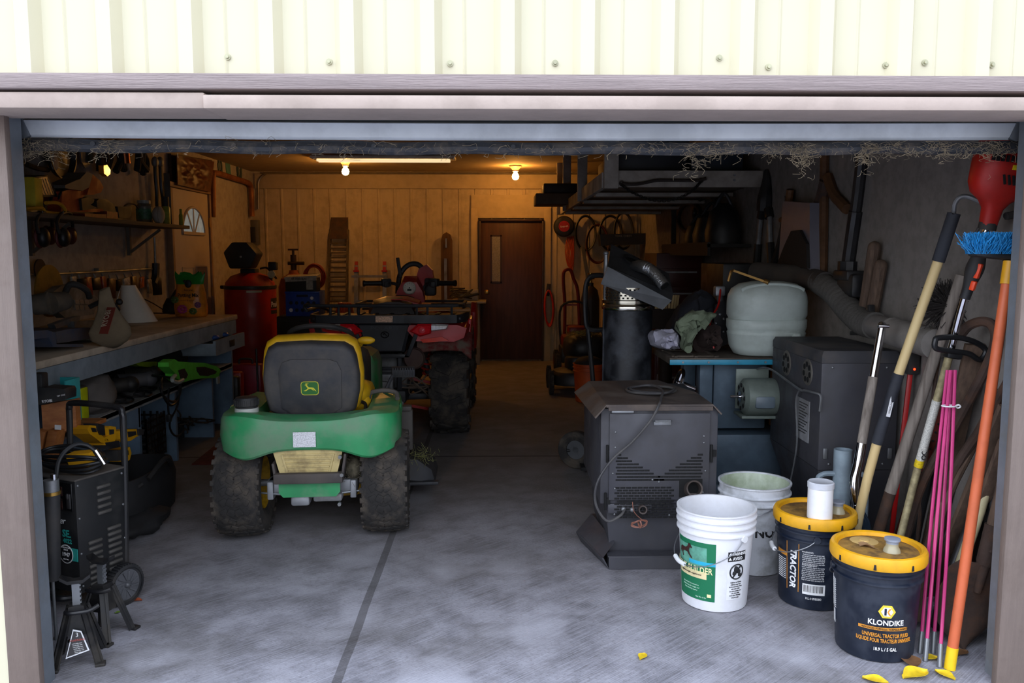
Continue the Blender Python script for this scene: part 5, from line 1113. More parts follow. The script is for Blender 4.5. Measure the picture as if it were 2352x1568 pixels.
# assorted iron bars and handles
def bar_thing(name, label, cat, pts, r, m, n=10, Yf=None, grp=None):
    P = [V(p) for p in pts]; mb = MB(); mb.tube(P, r, n, 5); return one(name, mb, m, label, cat, P[-1], grp)
bar_thing('hooked_bar', 'rusty round bar bent into a hook at the top, beside the orange pole', 'bar', [at(2205, 770, 3.10), at(2225, 748, 3.08), at(2255, 738, 3.05), at(2280, 748, 3.02), at(2286, 785, 3.02), at(2262, 850, 3.04), at(2190, 985, 3.12), at(2110, 1130, 3.22), fl(2045, 1372, .02)], .0185, RST)
bar_thing('rusty_bar', 'long dark rusty bar leaning behind the pink rods up to the right jamb', 'bar', [at(2335, 845, 2.93), at(2260, 975, 3.0), at(2180, 1110, 3.1), fl(2092, 1400, .02)], .0185, RST)
bar_thing('dark_pole', 'slim black pole rising behind the loop handle of the trimmer', 'pole', [at(2243, 800, 3.14), at(2205, 900, 3.18), at(2140, 1080, 3.26), fl(2085, 1340, .014)], .0135, HOSE)
bar_thing('wooden_stick', 'dark wood stick crossing low behind the pink rods', 'stick', [at(2300, 900, 3.0), at(2240, 1010, 3.05), at(2160, 1180, 3.1), fl(2105, 1425, .02)], .019, DWD)
t8 = thing('fence_post', 'rust red perforated steel post leaning behind the pink rods', 'fence post', fl(2085, 1290))
a, b = at(2180, 900, 3.2), fl(2085, 1290, .015); RP = mat('rust_red_post', '6b2a22', .7, .2, dirt='4a332c', damt=.5)
mb = MB(); mb.bar(a, b, .05, .012); mb.bar(a + V((.02, -.01, 0)), b + V((.02, -.01, 0)), .01, .03); mb.build('post', RP, t8, w=True)
mb = MB()
for i in range(22): p = along(a, b, .03 + i * .045) + V((-.004, -.0072, 0)); mb.cyl(p, p + V((0, -.0015, 0)), .005, n=8)
mb.build('punched_holes', HOLE, t8, w=True)
a, b = at(2092, 845, 3.62), at(2062, 1150, 3.62); b = V((b.x - .03, b.y, .02)); mb = MB(); mb.bar(a, b, .028, .02, .003); one('red_bar', mb, mat('bright_red_bar', 'c01818', .4), 'bright red flat bar standing beside the tall black stove', 'bar', b)
for i, (pa_, pb_, w_, lab_) in enumerate((((2262, 790, 3.12), (2130, 1345), .075, 'wide dark wooden plank leaning behind the hooked bar'), ((2345, 930, 2.96), (2150, 1385), .085, 'broad worn plank leaning behind the cream handle'), ((2338, 1010, 2.97), (2190, 1400), .06, 'narrow brown plank leaning behind the shovel'))):
    a, b = at(*pa_) - V((.035, 0, 0)), fl(pb_[0], pb_[1], .03) + V((.03, .08, 0)); mb = MB(); mb.bar(a, b, w_, .02, .003); one('wooden_plank', mb, DWD, lab_, 'plank', b)
t_ = thing('ribbed_hose', 'black ribbed hose end standing near the right jamb', 'hose', fl(2280, 1400)); mb = MB(); mb.tube([at(2312, 965, 3.0), at(2300, 1050, 2.99), at(2282, 1150, 2.98), fl(2250, 1420, .035)], lambda u: .026 + .003 * math.sin(u * 150), 12, 24); mb.build('hose', HOSE, t_, w=True)
# post driver
t9 = thing('post_driver', 'blue grey steel tube post driver with two loop handles beside the tall stove', 'post driver', (1.53, 3.58, 0))
PG = mat('driver_blue_grey', '8f9faa', .45, .1, dirt='66727c', damt=.4); dz = at(1977, 1035, 3.55).z
mb = MB(); mb.lathe([(.0, 0), (.039, 0), (.039, dz), (.034, dz), (.034, .05), (0, .05)], 28, None, False); mb.build('tube', PG, t9)
for q in (-1, 1): mb = MB(); mb.tube([(q * .035, 0, dz - .11), (q * .09, 0, dz - .115), (q * .11, 0, dz - .16), (q * .11, 0, .16), (q * .09, 0, .12), (q * .035, 0, .11)], .012, 8); mb.build('loop_handle', PG, t9)
# chimney brush on the wall
cb = at(2186, 702, 3.33); t10 = thing('chimney_brush', 'round black bristle brush against the right wall behind the handles', 'brush', cb)
mb = MB()
for i in range(700):
    a = rnd.uniform(0, 6.283); l = rnd.uniform(.085, .125); p = cb + V((rnd.uniform(-.03, .01), rnd.uniform(-.04, .04), rnd.uniform(-.01, .01))); e = p + V((l * math.cos(a), rnd.gauss(0, .02), l * math.sin(a) * .85)); mb.tube([p, (p + e) / 2 + V((0, 0, rnd.gauss(0, .004))), e], .0016, 3, 1, sm=False)
tag(mb.build('bristles', mat('dark_bristle', '2d2826', .7), t10, w=True), kind='stuff'); mb = MB(); mb.ell(cb, (.035, .03, .035)); mb.tube([cb, cb + V((-.05, .0, -.3)), V((cb.x - .10, cb.y, .02))], .008, 8); mb.build('rod', RST, t10, w=True)
pa_ = thing('power_adapter', 'small black power adapter with a red light on the right wall', 'adapter', (XR - .02, 3.62, at(2112, 835, 3.6).z)); mb = MB(); q_ = at(2112, 835, 3.60); mb.box((min(q_.x, XR - .03), 3.6, q_.z), (.05, .06, .11), bev=.006); mb.build('case', BLK, pa_, w=True); mb = MB(); mb.ell((min(q_.x, XR - .03), 3.568, q_.z - .03), (.005, .003, .005)); mb.build('indicator', mat('red_led', 'ff4020', .4, emit=('ff3010', 3)), pa_, w=True)
# grey duct over the tall stove
at_wall = at
def at(x, y, Y):
    p = at_wall(x, y, Y); return p if p.x < XR - .075 else ax(x, y, XR - .075)
td = thing('exhaust_duct', 'long grey duct bending from the white tank over the tall stove', 'duct', at(1970, 740, 4.1))
mb = MB(); seg(mb, [at(1735, 625, 5.1), at(1800, 630, 4.9), at(1860, 640, 4.7), at(1895, 650, 4.6)], .062, 20); mb.build('dark_pipe', mat('dark_duct', '3c3836', .6, dirt='5a534c', damt=.6), td, w=True)
mb = MB(); P = smooth_path([at(1880, 646, 4.62), at(1915, 670, 4.5), at(1945, 705, 4.35), at(1980, 738, 4.2), at(2010, 748, 4.1)], 14); mb.tube(P, lambda u: .064 + .002 * math.sin(u * 120), 20, 1, sm=False); mb.build('fabric_elbow', mat('fabric_grey', '5a5753', .9, bump=.4), td, w=True, ang=80)
mb = MB(); seg(mb, [at(1985, 742, 4.15), at(2035, 755, 4.0), at(2080, 768, 3.88)], .056, 20); mb.build('grey_pipe', mat('pipe_grey', '726e6b', .5, dirt='57534e', damt=.4), td, w=True)
mb = MB(); seg(mb, [at(2048, 758, 3.96), at(2058, 764, 3.92), at(2100, 776, 3.78), at(2150, 790, 3.60)], .063, 20); mb.lathe([(.0645, -.008), (.0645, .008)], 20, Matrix.Translation(at(2128, 783, 3.68)) @ aim((0, 0, 0), at(2150, 790, 3.6) - at(2100, 776, 3.78))[0].to_3x3().to_4x4()); mb.build('end_pipe', mat('pipe_pale', '8a8580', .5, dirt='5f5a54', damt=.4), td, w=True)
for a, b in ((at(2000, 700, 4.14), at(2004, 745, 4.1)), (at(1958, 765, 4.25), at(1985, 765, 4.2))): mb = MB(); mb.bar(a, b, .03, .02, .004); mb.build('strap', BLACKP, td, w=True)

at = at_free; fl = fl_free
# ================================================================ things on the right wall
XW = XR - .025
lo = thing('lopper', 'long handled lopper with silver arms hanging highest on the right wall', 'lopper', ax(1757, 400, XW))
for q, pts in ((0, ((1752, 480), (1748, 500), (1742, 560))), (1, ((1765, 480), (1768, 500), (1769, 558)))):
    mb = MB(); mb.tube([ax(x, y, XW) for x, y in pts], .020, 10, 3); mb.build('silver_arm', STL, lo, w=True)
    mb = MB(); e = ax(*((1738, 612) if q == 0 else (1772, 612)), XW); mb.tube([ax(*pts[2], XW), e], .028, 10, 1, sm=False); mb.tube([ax(*pts[0], XW), ax(*pts[1], XW)], .032, 10, 1, sm=False); mb.build('grip', HOSE, lo, w=True)
mb = MB(); mb.tube([ax(1760, 390, XW), ax(1761, 420, XW), ax(1760, 450, XW), ax(1758, 484, XW)], lambda u: .012 + .05 * min(1, u * 1.4), 10, 4); mb.build('cutting_head', BLACKP, lo, w=True)
sh = thing('hedge_shears', 'wood handled hedge shears hanging open beside the lopper', 'shears', ax(1813, 435, XW))
mb = MB(); mb.tube([ax(1816, 436, XW), ax(1806, 490, XW), ax(1792, 560, XW), ax(1776, 612, XW)], .026, 8, 3); mb.build('long_blade', BLACKP, sh, w=True); mb = MB(); mb.tube([ax(1812, 450, XW), ax(1812, 500, XW), ax(1815, 590, XW)], lambda u: .028 - .018 * u, 8, 3); mb.build('blade', BLACKP, sh, w=True)
mb = MB(); mb.tube([ax(1815, 436, XW - .02), ax(1811, 470, XW - .02), ax(1806, 500, XW - .02)], .024, 8, 3); mb.tube([ax(1794, 505, XW - .02), ax(1802, 505, XW - .02), ax(1812, 503, XW - .02)], .018, 8, 2); mb.build('wooden_handle', wood('amber_wood', '5a3a20', '7d5530'), sh, w=True)
bg_ = thing('plastic_pouch', 'clear plastic pouch holding a dark brush head on the right wall', 'bag', ax(1855, 620, XW))
c4 = [ax(1828, 462, XW), ax(1892, 466, XW), ax(1892, 620, XW), ax(1816, 612, XW)]
mb = MB(); mb.loft([[p + V((-.02, 0, 0)) for p in c4], [p + V((-.08, 0, 0)) for p in c4]]); mb.build('pouch', mat('hazy_plastic', '6f6d75', .3, var=.15, scale=4), bg_, w=True)
mb = MB(); c5 = [ax(1855, 530, XW), ax(1875, 528, XW), ax(1892, 560, XW), ax(1894, 616, XW), ax(1820, 610, XW), ax(1838, 565, XW)]; mb.loft([[p + V((-.082, 0, 0)) for p in c5], [p + V((-.10, 0, 0)) for p in c5]]); mb.build('brush_head', mat('dark_brush', '1c1714', .8, var=.4, scale=60), bg_, w=True)
yk = thing('wooden_yoke', 'rusty brown wooden yoke with an angled arm hanging on the right wall', 'yoke', ax(1895, 520, XW)); YB_ = mat('yoke_brown', '5a3a1e', .7, var=.3, dirt='2f2418', damt=.5)
mb = MB(); mb.tube([ax(1894, 345, XW), ax(1893, 420, XW), ax(1892, 520, XW), ax(1890, 625, XW)], .026, 8, 3); mb.build('shaft', YB_, yk, w=True); mb = MB(); mb.tube([ax(1901, 405, XW), ax(1915, 445, XW), ax(1932, 465, XW), ax(1946, 480, XW)], .03, 8, 3); mb.build('arm', YB_, yk, w=True); mb = MB(); mb.tube([ax(1898, 415, XW), ax(1890, 450, XW), ax(1880, 480, XW), ax(1872, 482, XW)], .04, 8, 3); mb.build('iron_fitting', RST, yk, w=True)
jk = thing('black_post', 'tall black telescopic post with clamp base on the right wall', 'post', ax(1955, 640, XW))
mb = MB(); mb.tube([ax(1982, 345, XW), ax(1970, 450, XW), ax(1964, 490, XW)], .03, 10, 2); mb.tube([ax(1966, 485, XW), ax(1955, 560, XW), ax(1949, 605, XW)], .036, 10, 2); mb.build('tube', BLACKP, jk, w=True); mb = MB(); mb.tube([ax(1950, 600, XW), ax(1948, 640, XW)], .055, 10, 2); mb.box(ax(1950, 632, XW - .02), (.10, .18, .05), bev=.01); mb.box(ax(1955, 655, XW - .02), (.08, .2, .12), bev=.02); mb.build('clamp', BLACKP, jk, w=True)
for i, (p0, p1, lb_) in enumerate((((2008, 568), (1985, 715), 'dark rounded wooden handle on the right wall, taller of the two'), ((2023, 610), (1998, 745), 'dark rounded wooden handle on the right wall, shorter of the two'))):
    mb = MB(); a, b = ax(*p0, XW - .02), ax(*p1, XW - .02); mb.tube([a, along(a, b, .5), b], .030, 10, 3); mb.ell(a, (.03, .03, .03)); one('club_handle', mb, DWD, lb_, 'handle', b)

# ================================================================ loft shelf at upper right
LW = mat('loft_white_paint', 'a49c92', .7, var=.1, dirt='6b6259', damt=.4)
lf = thing('loft_shelf', 'white painted timber loft shelf hung from the ceiling on the right', 'loft shelf', (1.3, 7.9, 1.9))
mb = MB(); mb.box((1.30, 7.9, 1.915), (1.10, 4.0, .02)); mb.build('deck', wood('loft_deck', '6d6458', '8a8072', axis='X'), lf, w=True)
mb = MB(); z0, z1 = at(1500, 430, 5.9).z, at(1500, 392, 5.9).z; mb.box((1.30, 5.9, (z0 + z1) / 2), (1.12, .04, z1 - z0), bev=.004); mb.build('front_beam', LW, lf, w=True)
mb = MB(); mb.box((.745, 7.9, 1.93), (.035, 4.0, .11), bev=.004); mb.build('side_beam', LW, lf, w=True)
for y in (6.6, 7.5, 8.5, 9.5): mb = MB(); mb.box((1.30, y, 1.875), (1.08, .12, .03), bev=.003); mb.build('joist', LW, lf, w=True)
for y, xx in ((5.88, .79), (7.35, .735), (9.0, .735), (9.86, .73)):
    mb = MB(); mb.box((xx, y, 2.17), (.10 if y < 7 else .085, .045, .60), bev=.003)
    mb.build('hanger_post', LW, lf, w=True)
many('bolt', ((.36, -2.02, .03), (.36, -2.02, .065)), lambda b_: b_.cyl((0, 0, 0), (0, -.008, 0), .008, n=10), STL, lf)
ch = thing('hanging_chain', 'dark strap and drooping chain hooked on the loft shelf front beam', 'chain', at(1525, 430, 5.84)); Yc = 5.855
mb = MB(); mb.tube([at(1428, 421, Yc), at(1455, 423, Yc), at(1480, 420, Yc), at(1510, 414, Yc), at(1560, 414, Yc), at(1600, 414, Yc), at(1622, 410, Yc)], .011, 8); mb.tube([at(1428 + 5 * math.cos(i), 421 + 5 * math.sin(i), Yc) for i in range(6)], .004, 6, 3, True); mb.tube([at(1610 + 5 * math.cos(i), 414 + 5 * math.sin(i), Yc) for i in range(6)], .004, 6, 3, True); mb.build('strap', mat('leather_dark', '2c211a', .7), ch, w=True)
mb = MB(); P = smooth_path([at(1427, 424, Yc - .01), at(1455, 443, Yc - .02), at(1490, 457, Yc - .02), at(1528, 461, Yc - .02), at(1565, 452, Yc - .02), at(1592, 436, Yc - .02), at(1610, 417, Yc - .01)], 7)
for i in range(len(P) - 1):
    d = (P[i + 1] - P[i]).normalized(); s_ = V((0, 1, 0)) if i % 2 else d.cross(V((0, 1, 0))); m_ = (P[i] + P[i + 1]) / 2; mb.tube([m_ + d * .015 * math.cos(k * 1.047) + s_ * .008 * math.sin(k * 1.047) for k in range(6)], .003, 5, 2, True)
mb.build('chain', mat('dark_chain', '2e2a27', .6, .7), ch, w=True)
DK = mat('dark_plastic_bin', '1a1c20', .5)
for nm, lb_, c_, d_, m_ in (('storage_bin', 'black storage bin on the loft shelf behind the front post', (1.1, 6.35, 2.07), (.52, .6, .28), DK), ('storage_bin', 'dark blue storage bin on the loft shelf against the right wall', (1.58, 6.3, 2.05), (.38, .5, .24), mat('bin_navy', '1d2732', .5)), ('cardboard_box', 'grey box overhanging the loft shelf toward the back door', (.62, 9.0, 1.985), (.46, .5, .115), mat('grey_carton', '5a4a38', .7)), ('dark_bundle', 'dark wrapped bundle on top of the grey loft box', (.66, 9.05, 2.10), (.36, .35, .11), mat('bundle_dark', '2c2118', .6)), ('wooden_crate', 'brown wooden board leaning among the loft posts', (1.0, 8.0, 2.1), (.05, .4, .34), wood('amber_wood', '', ''))):
    o = thing(nm, lb_, 'board' if 'board' in lb_ else 'bin' if 'bin' in nm else 'box' if 'box' in nm else 'bundle', (c_[0], c_[1], c_[2] - d_[2] / 2)); mb = MB(); mb.box((0, 0, d_[2] / 2), d_, bev=.012); mb.build('body', m_, o)
    if nm == 'storage_bin': mb = MB(); mb.box((0, 0, d_[2] + .012), (d_[0] + .03, d_[1] + .03, .024), bev=.006); mb.build('lid', m_, o)
    elif nm != 'wooden_crate': mb = MB(); mb.box((0, -d_[1] * .1, d_[2] + .001), (d_[0] * .98, .04, .003)); mb.build('tape', mat('tape', '8a7450', .5), o)
from mathutils import noise as mnoise
# ================================================================ left workbench and what is on and under it
def px_x(mb, pts, X, th, M=None):
    """shape seen on the plane X=const, given real thickness towards the left wall"""
    P = [ax(x, y, X) for x, y in pts]; mb.loft([P, [p + V((-th, 0, 0)) for p in P]]); return mb
def px_y(mb, pts, Y, th):
    P = [at(x, y, Y) for x, y in pts]; mb.loft([P, [p + V((0, th, 0)) for p in P]]); return mb
BX0, BX1, BY0, BY1, BZ = XL, -2.15, 3.15, 6.9, .913
wb = thing('workbench', 'long grey painted workbench with pale worktop along the left wall', 'workbench', (-2.6, 5, 0))
BG = mat('bench_grey', '7f8b95', .6, var=.1, dirt='62686c', damt=.5, dscale=4); BB = mat('bench_blue_grey', '7088a0', .6, var=.1, dirt='5a6874', damt=.5, dscale=4)
mb = MB(); mb.box(((BX0 + BX1) / 2 - .01, (BY0 + BY1) / 2, BZ - .02), (BX1 - BX0 - .02, BY1 - BY0, .04), bev=.008); mb.build('worktop', mat('worktop_laminate', 'c0b09c', .45, var=.12, dirt='6f6253', damt=.5, dscale=4), wb, w=True)
mb = MB(); mb.box((BX1 - .03, (BY0 + BY1) / 2 - .02, BZ - .095), (.02, BY1 - BY0 - .06, .11)); mb.build('apron', BG, wb, w=True)
mb = MB(); mb.box((-2.68, 5.0, .505), (.96, 3.6, .025)); mb.box((-2.21, 5.0, .50), (.02, 3.6, .04)); mb.build('lower_shelf', mat('shelf_grey', 'a2a5a6', .6, dirt='6a6865', damt=.6), wb, w=True)
for y in (3.25, 4.12, 5.05, 5.62, 6.35, 6.84): mb = MB(); mb.box((-2.68, y, .25 if 5 < y < 6.5 else .44), (.94, .03, .5 if 5 < y < 6.5 else .87)); mb.build('divider', BB, wb, w=True)
mb = MB(); mb.box((-2.22, 4.58, .42), (.02, .95, .13)); mb.build('shelf_panel', BB, wb, w=True)
mb = MB(); mb.box((-2.82, 5.0, .05), (.72, 3.7, .10)); mb.box((-2.45, 5.0, .06), (.03, 3.7, .12)); mb.build('plinth', mat('plinth_dark', '3c4046', .7), wb, w=True)
mb = MB(); y0, y1 = 6.05, 6.74
mb.box((-2.08, (y0 + y1) / 2, .725), (.02, y1 - y0, .11)); mb.box((-2.3, y0 + .01, .715), (.42, .02, .09)); mb.box((-2.3, y1 - .01, .715), (.42, .02, .09)); mb.box((-2.3, (y0 + y1) / 2, .675), (.42, y1 - y0, .012)); dw = mb.build('drawer', BG, wb, w=True)
mb = MB(); mb.box((-2.0695, 6.42, .725), (.003, .12, .05), bev=.001); mb.build('finger_hole', HOLE, dw, w=True)
mb = MB()
for i in range(7): mb.ell((-2.2 + rnd.uniform(-.05, .05), 6.15 + i * .08, .78), (.03, .04, .02))
one('screw_packet', mb, mat('screw_packets', '2d4c8a', .4, var=.6, scale=25), 'blue and clear packets heaped in the open bench drawer', 'packet', (-2.2, 6.4, .69))
# mitre saw
ms = thing('mitre_saw', 'dusty blue and grey mitre saw near the front end of the workbench', 'saw', (-2.55, 4.5, BZ))
SBL = mat('saw_blue', '2c3d58', .5, .2, dirt='6a6055', damt=.5); SGR = mat('saw_grey', '8a857d', .5, .4, dirt='5c5145', damt=.6)
mb = MB(); px_x(mb, [(70, 760), (110, 758), (126, 764), (130, 790), (190, 790), (192, 797), (122, 797), (112, 775), (70, 780)], -2.24, .42); px_x(mb, [(128, 762), (160, 755), (205, 752), (300, 765), (302, 772), (220, 775), (150, 786), (132, 788)], -2.30, .35); mb.build('base', SBL, ms, w=True)
mb = MB(); mb.lathe([(0, -.03), (.15, -.03), (.155, -.02), (.155, .0), (.0, .0)], 32, Matrix.Translation(ax(185, 772, -2.5)) @ Matrix.Translation(V((0, 0, .0)))); mb.build('turntable', SGR, ms, w=True)
mb = MB(); px_x(mb, [(125, 745), (165, 730), (185, 725), (183, 735), (160, 745), (130, 755)], -2.42, .04); px_x(mb, [(170, 738), (215, 735), (218, 748), (172, 752)], -2.40, .04); mb.build('fence', STL, ms, w=True)
bcn = ax(133, 668, -2.60); mb = MB(); mb.lathe([(0, -.004), (.155, -.004), (.155, .004), (0, .004)], 40, Matrix.Translation(bcn + V((-.05, 0, 0))) @ Matrix.Rotation(R(90), 4, 'Y')); mb.build('saw_blade', mat('amber_guard', '8a6a24', .35, .3, dirt='5a4a2a', damt=.5), ms, w=True)
mb = MB(); MM = Matrix.Translation(bcn) @ Matrix.Rotation(R(90), 4, 'Y'); arc = [(.148 * math.cos(R(a)), .148 * math.sin(R(a))) for a in range(60, 241, 12)] + [(-.02, -.02)]
px_x(mb, [(115, 700), (120, 672), (140, 657), (170, 652), (195, 662), (228, 690), (215, 722), (150, 730)], -2.52, .05); mb.build('upper_guard', SGR, ms, w=True, ang=25)
mb = MB(); 
for k in range(6): px_x(mb, [(172 + (k % 3) * 11, 688 + (k // 3) * 13), (181 + (k % 3) * 11, 688 + (k // 3) * 13), (183 + (k % 3) * 11, 698 + (k // 3) * 13), (174 + (k % 3) * 11, 698 + (k // 3) * 13)], -2.513, .01)
mb.build('guard_slots', mat('slot_pale', 'a09a92', .4, .6), ms, w=True)
mb = MB(); p0 = ax(78, 700, -2.50); mb.cyl(p0, ax(115, 695, -2.42), .055, .06, 20); mb.cyl(ax(112, 697, -2.43), ax(150, 690, -2.40), .062, .05, 20); mb.build('motor', mat('motor_dusty', '4a4640', .6, dirt='7a6a55', damt=.6), ms, w=True)
mb = MB(); mb.tube([ax(150, 672, -2.45), ax(160, 654, -2.42), ax(180, 655, -2.38), ax(200, 668, -2.36), ax(206, 684, -2.36)], .018, 10); mb.tube([ax(205, 705, -2.4), ax(240, 690, -2.32), ax(262, 700, -2.28), ax(272, 712, -2.27)], .014, 8); mb.ell(ax(274, 693, -2.27), (.02, .02, .02)); mb.build('handle', BLK, ms, w=True)
bgd = thing('dust_bag', 'beige cloth dust bag with red patch hanging over the workbench edge', 'dust bag', ax(250, 780, -2.16))
mb = MB()
spine = [(240, 664, 8), (242, 686, 11), (245, 708, 15), (249, 732, 25), (252, 757, 37), (256, 775, 36), (264, 788, 22), (270, 794, 8)]
rings = []
for x, y, hw in spine:
    c_ = ax(x, y, -2.12); s_ = hw / 1900 * c_.y; rings.append([c_ + V((.045 * (hw / 38) ** .6 * math.sin(i * math.pi / 10), s_ * math.cos(i * math.pi / 10) * 1.0, .012 * math.cos(i * math.pi / 10))) + V((s_ * .9 * math.cos(i * math.pi / 10), -s_ * .15 * math.cos(i * math.pi / 10), 0)) * .9 for i in range(20)])
mb.loft(rings); mb.build('bag', mat('beige_cloth', '75664f', .9, var=.15, bump=.3, dirt='5d5040', damt=.4), bgd, w=True, ang=70)
u_ = V((.8, -.25, 0)).normalized()
pc = ax(249, 735, -2.055); mb = MB(); mb.surf(lambda u, v: pc + (ax(259, 705, -2.06) - ax(241, 765, -2.055)) * (v - .5) + u_ * (.055 * (u - .5)) + V((0, -.012, 0)), 4, 4, .003); rp_ = mb.build('red_patch', mat('patch_red', '7a2f22', .8), bgd, w=True)
zv = (ax(259, 705, -2.06) - ax(241, 765, -2.055)).normalized(); nv = u_.cross(zv).normalized(); nv = nv if nv.y < 0 else -nv
Mt = Matrix.Translation(pc + nv * .018) @ Matrix((zv, -nv.cross(zv) * -1, nv)).transposed().to_4x4(); txt('RYOBI', .045, mat('patch_cream', 'b9a58c', .8), rp_, Mt, w=True, bold=.001, sx=.85)
# cone, soil bag, lamp
cf = fl(318, 738, BZ); cn = thing('white_cone', 'tall white plastic cone standing on the workbench', 'cone', cf)
mb = MB(); mb.loft([[(x * k + sh * .0 - sh, y * k, z) for x, y in [(math.cos(i * math.pi / 14), math.sin(i * math.pi / 14)) for i in range(28)]] for k, z, sh in ((.135, .0, 0), (.11, .08, .018), (.08, .17, .04), (.05, .27, .062), (.046, .27, .062))]); mb.build('cone', mat('cone_white', 'e4ded4', .55, var=.05), cn, ang=50)
mb = MB(); mb.tube([(-.062 - .05, -.0, .27), (-.12, -.09, .12), (-.1, -.12, .0)], .003, 5); mb.build('seam', mat('cone_seam', 'c4beb6', .6), cn)
sf = fl(440, 727, BZ); so = thing('soil_bag', 'orange and green bag of potting mix at the far end of the workbench', 'bag', sf)
mb = MB(); rgs = []
for z, hw, d in ((0, .11, .05), (.01, .125, .07), (.08, .128, .08), (.18, .118, .07), (.26, .105, .045), (.31, .11, .02), (.345, .118, .006)):
    rgs.append([(hw * math.copysign(abs(math.cos(i * .2618)) ** .7, math.cos(i * .2618)) + rnd.gauss(0, .003), d * math.sin(i * .2618) + rnd.gauss(0, .003), z + (.02 * math.sin(i * 1.9) if z > .34 else 0)) for i in range(24)])
mb.mi = 0; mb.loft(rgs[:5], False); mb.loft([rgs[0], rgs[0]], False); mb.mi = 1; mb.loft(rgs[4:], False); BGO = mat('bag_orange', 'c8781e', .35, var=.35, scale=14, bump=.3); so_b = mb.build('bag_skin', [BGO, mat('bag_green', '1f7a28', .35, var=.3, bump=.3)], so, ang=60, fixn=False)
txt('Potting Mix', .042, INK, so_b, FACE(.01, -.083, .175), sx=.85, bold=.0006); txt('outdoor & indoor', .016, mat('patch_red', '', .8), so_b, FACE(.0, -.084, .135)); txt('Natural', .022, INK, so_b, FACE(.01, -.07, .215))
def flower(px_, pz, r, m, s_=1):
    mb = MB()
    for k in range(10): a = k * .628; mb.ell((px_ + r * .6 * math.cos(a), -.086, pz + r * .6 * math.sin(a)), (r * .35, .003, r * .18), None, 8, 6)
    mb.ell((px_, -.087, pz), (r * .3, .004, r * .3), None, 8, 6); mb.build('printed_flower', m, so_b)
flower(-.04, .065, .045, mat('flower_pink', 'a02a6a', .5)); flower(.085, .10, .03, mat('flower_violet', '6a3a6a', .5)); flower(.045, .05, .035, mat('leaf_print', '3f5a24', .5)); flower(-.095, .14, .035, mat('leaf_print', '', .5)); mb = MB(); mb.ell((.005, -.06, .265), (.028, .012, .032)); mb.ell((-.02, -.06, .285), (.012, .01, .012)); mb.build('printed_figure', INK, so_b)
ll = fl(395, 717, BZ); lm = thing('work_lamp', 'black clip work lamp with curved neck beside the bag of potting mix', 'lamp', ll)
mb = MB(); mb.lathe([(0, 0), (.075, 0), (.078, .01), (.07, .06), (.04, .12), (0, .13)], 24); mb.build('shade', BLK, lm); mb = MB(); mb.tube([(0, 0, .12), (.04, .02, .19), (.09, .02, .25), (.13, .0, .27), (.15, -.02, .25)], .012, 8); mb.build('neck', BLK, lm); mb = MB(); mb.tube([(-.05, -.04, .02), (-.14, -.08, .09), (-.22, -.1, .12), (-.19, -.16, .02), (-.05, -.16, .004), (.14, -.16, .004), (.28, -.14, .006)], .005, 6); mb.build('cord', HOSE, lm)
# wall shelf
sh_ = thing('storage_shelf', 'long narrow wooden shelf on the left wall crowded with tools', 'shelf', (-3.02, 5.6, 1.65))
mb = MB(); mb.box((-3.02, 5.55, 1.655), (.36, 4.36, .03), bev=.003); mb.build('board', wood('shelf_board', '4d443a', '6b5e4e', .8, 3, 'Y'), sh_, w=True)
for y in (4.2, 5.7, 7.2): mb = MB(); mb.box((-3.17, y, 1.52), (.03, .03, .24)); mb.bar((-3.17, y, 1.42), (-2.9, y, 1.62), .02, .02); mb.build('bracket', mat('bracket_grey', '6c6861', .6, .3), sh_, w=True)
SX = -3.0; SZ = 1.672
def sp_(x, X=SX): p = ax(x, 500, X); return V((X, p.y, SZ))
def shelf_item(name, label, cat, x): return thing(name, label, cat, sp_(x))
o = shelf_item('yellow_carton', 'yellow carton at the near end of the wall shelf beside the door track', 'carton', 58); mb = MB(); mb.box((0, 0, .11), (.18, .12, .22), (0, 0, 8), .004); mb.build('carton', mat('carton_yellow', 'c9b62e', .6), o)
o = shelf_item('flood_light', 'black flood light with wire grille on the wall shelf', 'work light', 105); mb = MB(); px_x(mb, [(70, 408), (110, 402), (120, 420), (133, 452), (85, 452)], -2.95, .14); mb.build('housing', BLK, o, w=True); mb = MB(); px_x(mb, [(74, 410), (108, 406), (117, 425), (125, 447), (88, 447)], -2.945, .006); mb.build('glass', mat('lamp_glass', '6a675f', .2, .3, var=.5, scale=30), o, w=True)
mb = MB()
for k in range(6): mb.bar(ax(80 + k * 6, 410, -2.935), ax(93 + k * 6, 446, -2.935), .004, .004)
mb.build('grille', STL, o, w=True); mb = MB(); mb.tube([ax(85, 452, -2.98), ax(90, 465, -2.95), ax(112, 468, -2.95), ax(118, 452, -2.98)], .01, 6); mb.bar(ax(100, 466, -2.97), V((-2.97, ax(100, 466, -2.97).y, SZ)), .03, .03); mb.build('stand', BLK, o, w=True)
o = shelf_item('hacksaw', 'yellow framed hacksaw lying on the wall shelf under the flood light', 'hacksaw', 110); mb = MB(); mb.tube([ax(60, 480, -2.88), ax(95, 478, -2.88), ax(105, 487, -2.87), ax(140, 490, -2.87), ax(149, 483, -2.87), ax(140, 470, -2.88), ax(125, 465, -2.88), ax(105, 466, -2.88)], .012, 8); mb.build('frame', mat('saw_yellow', 'b98a1c', .5), o, w=True); mb = MB(); mb.bar(ax(60, 482, -2.89), ax(104, 487, -2.89), .004, .012); mb.build('blade', STL, o, w=True)
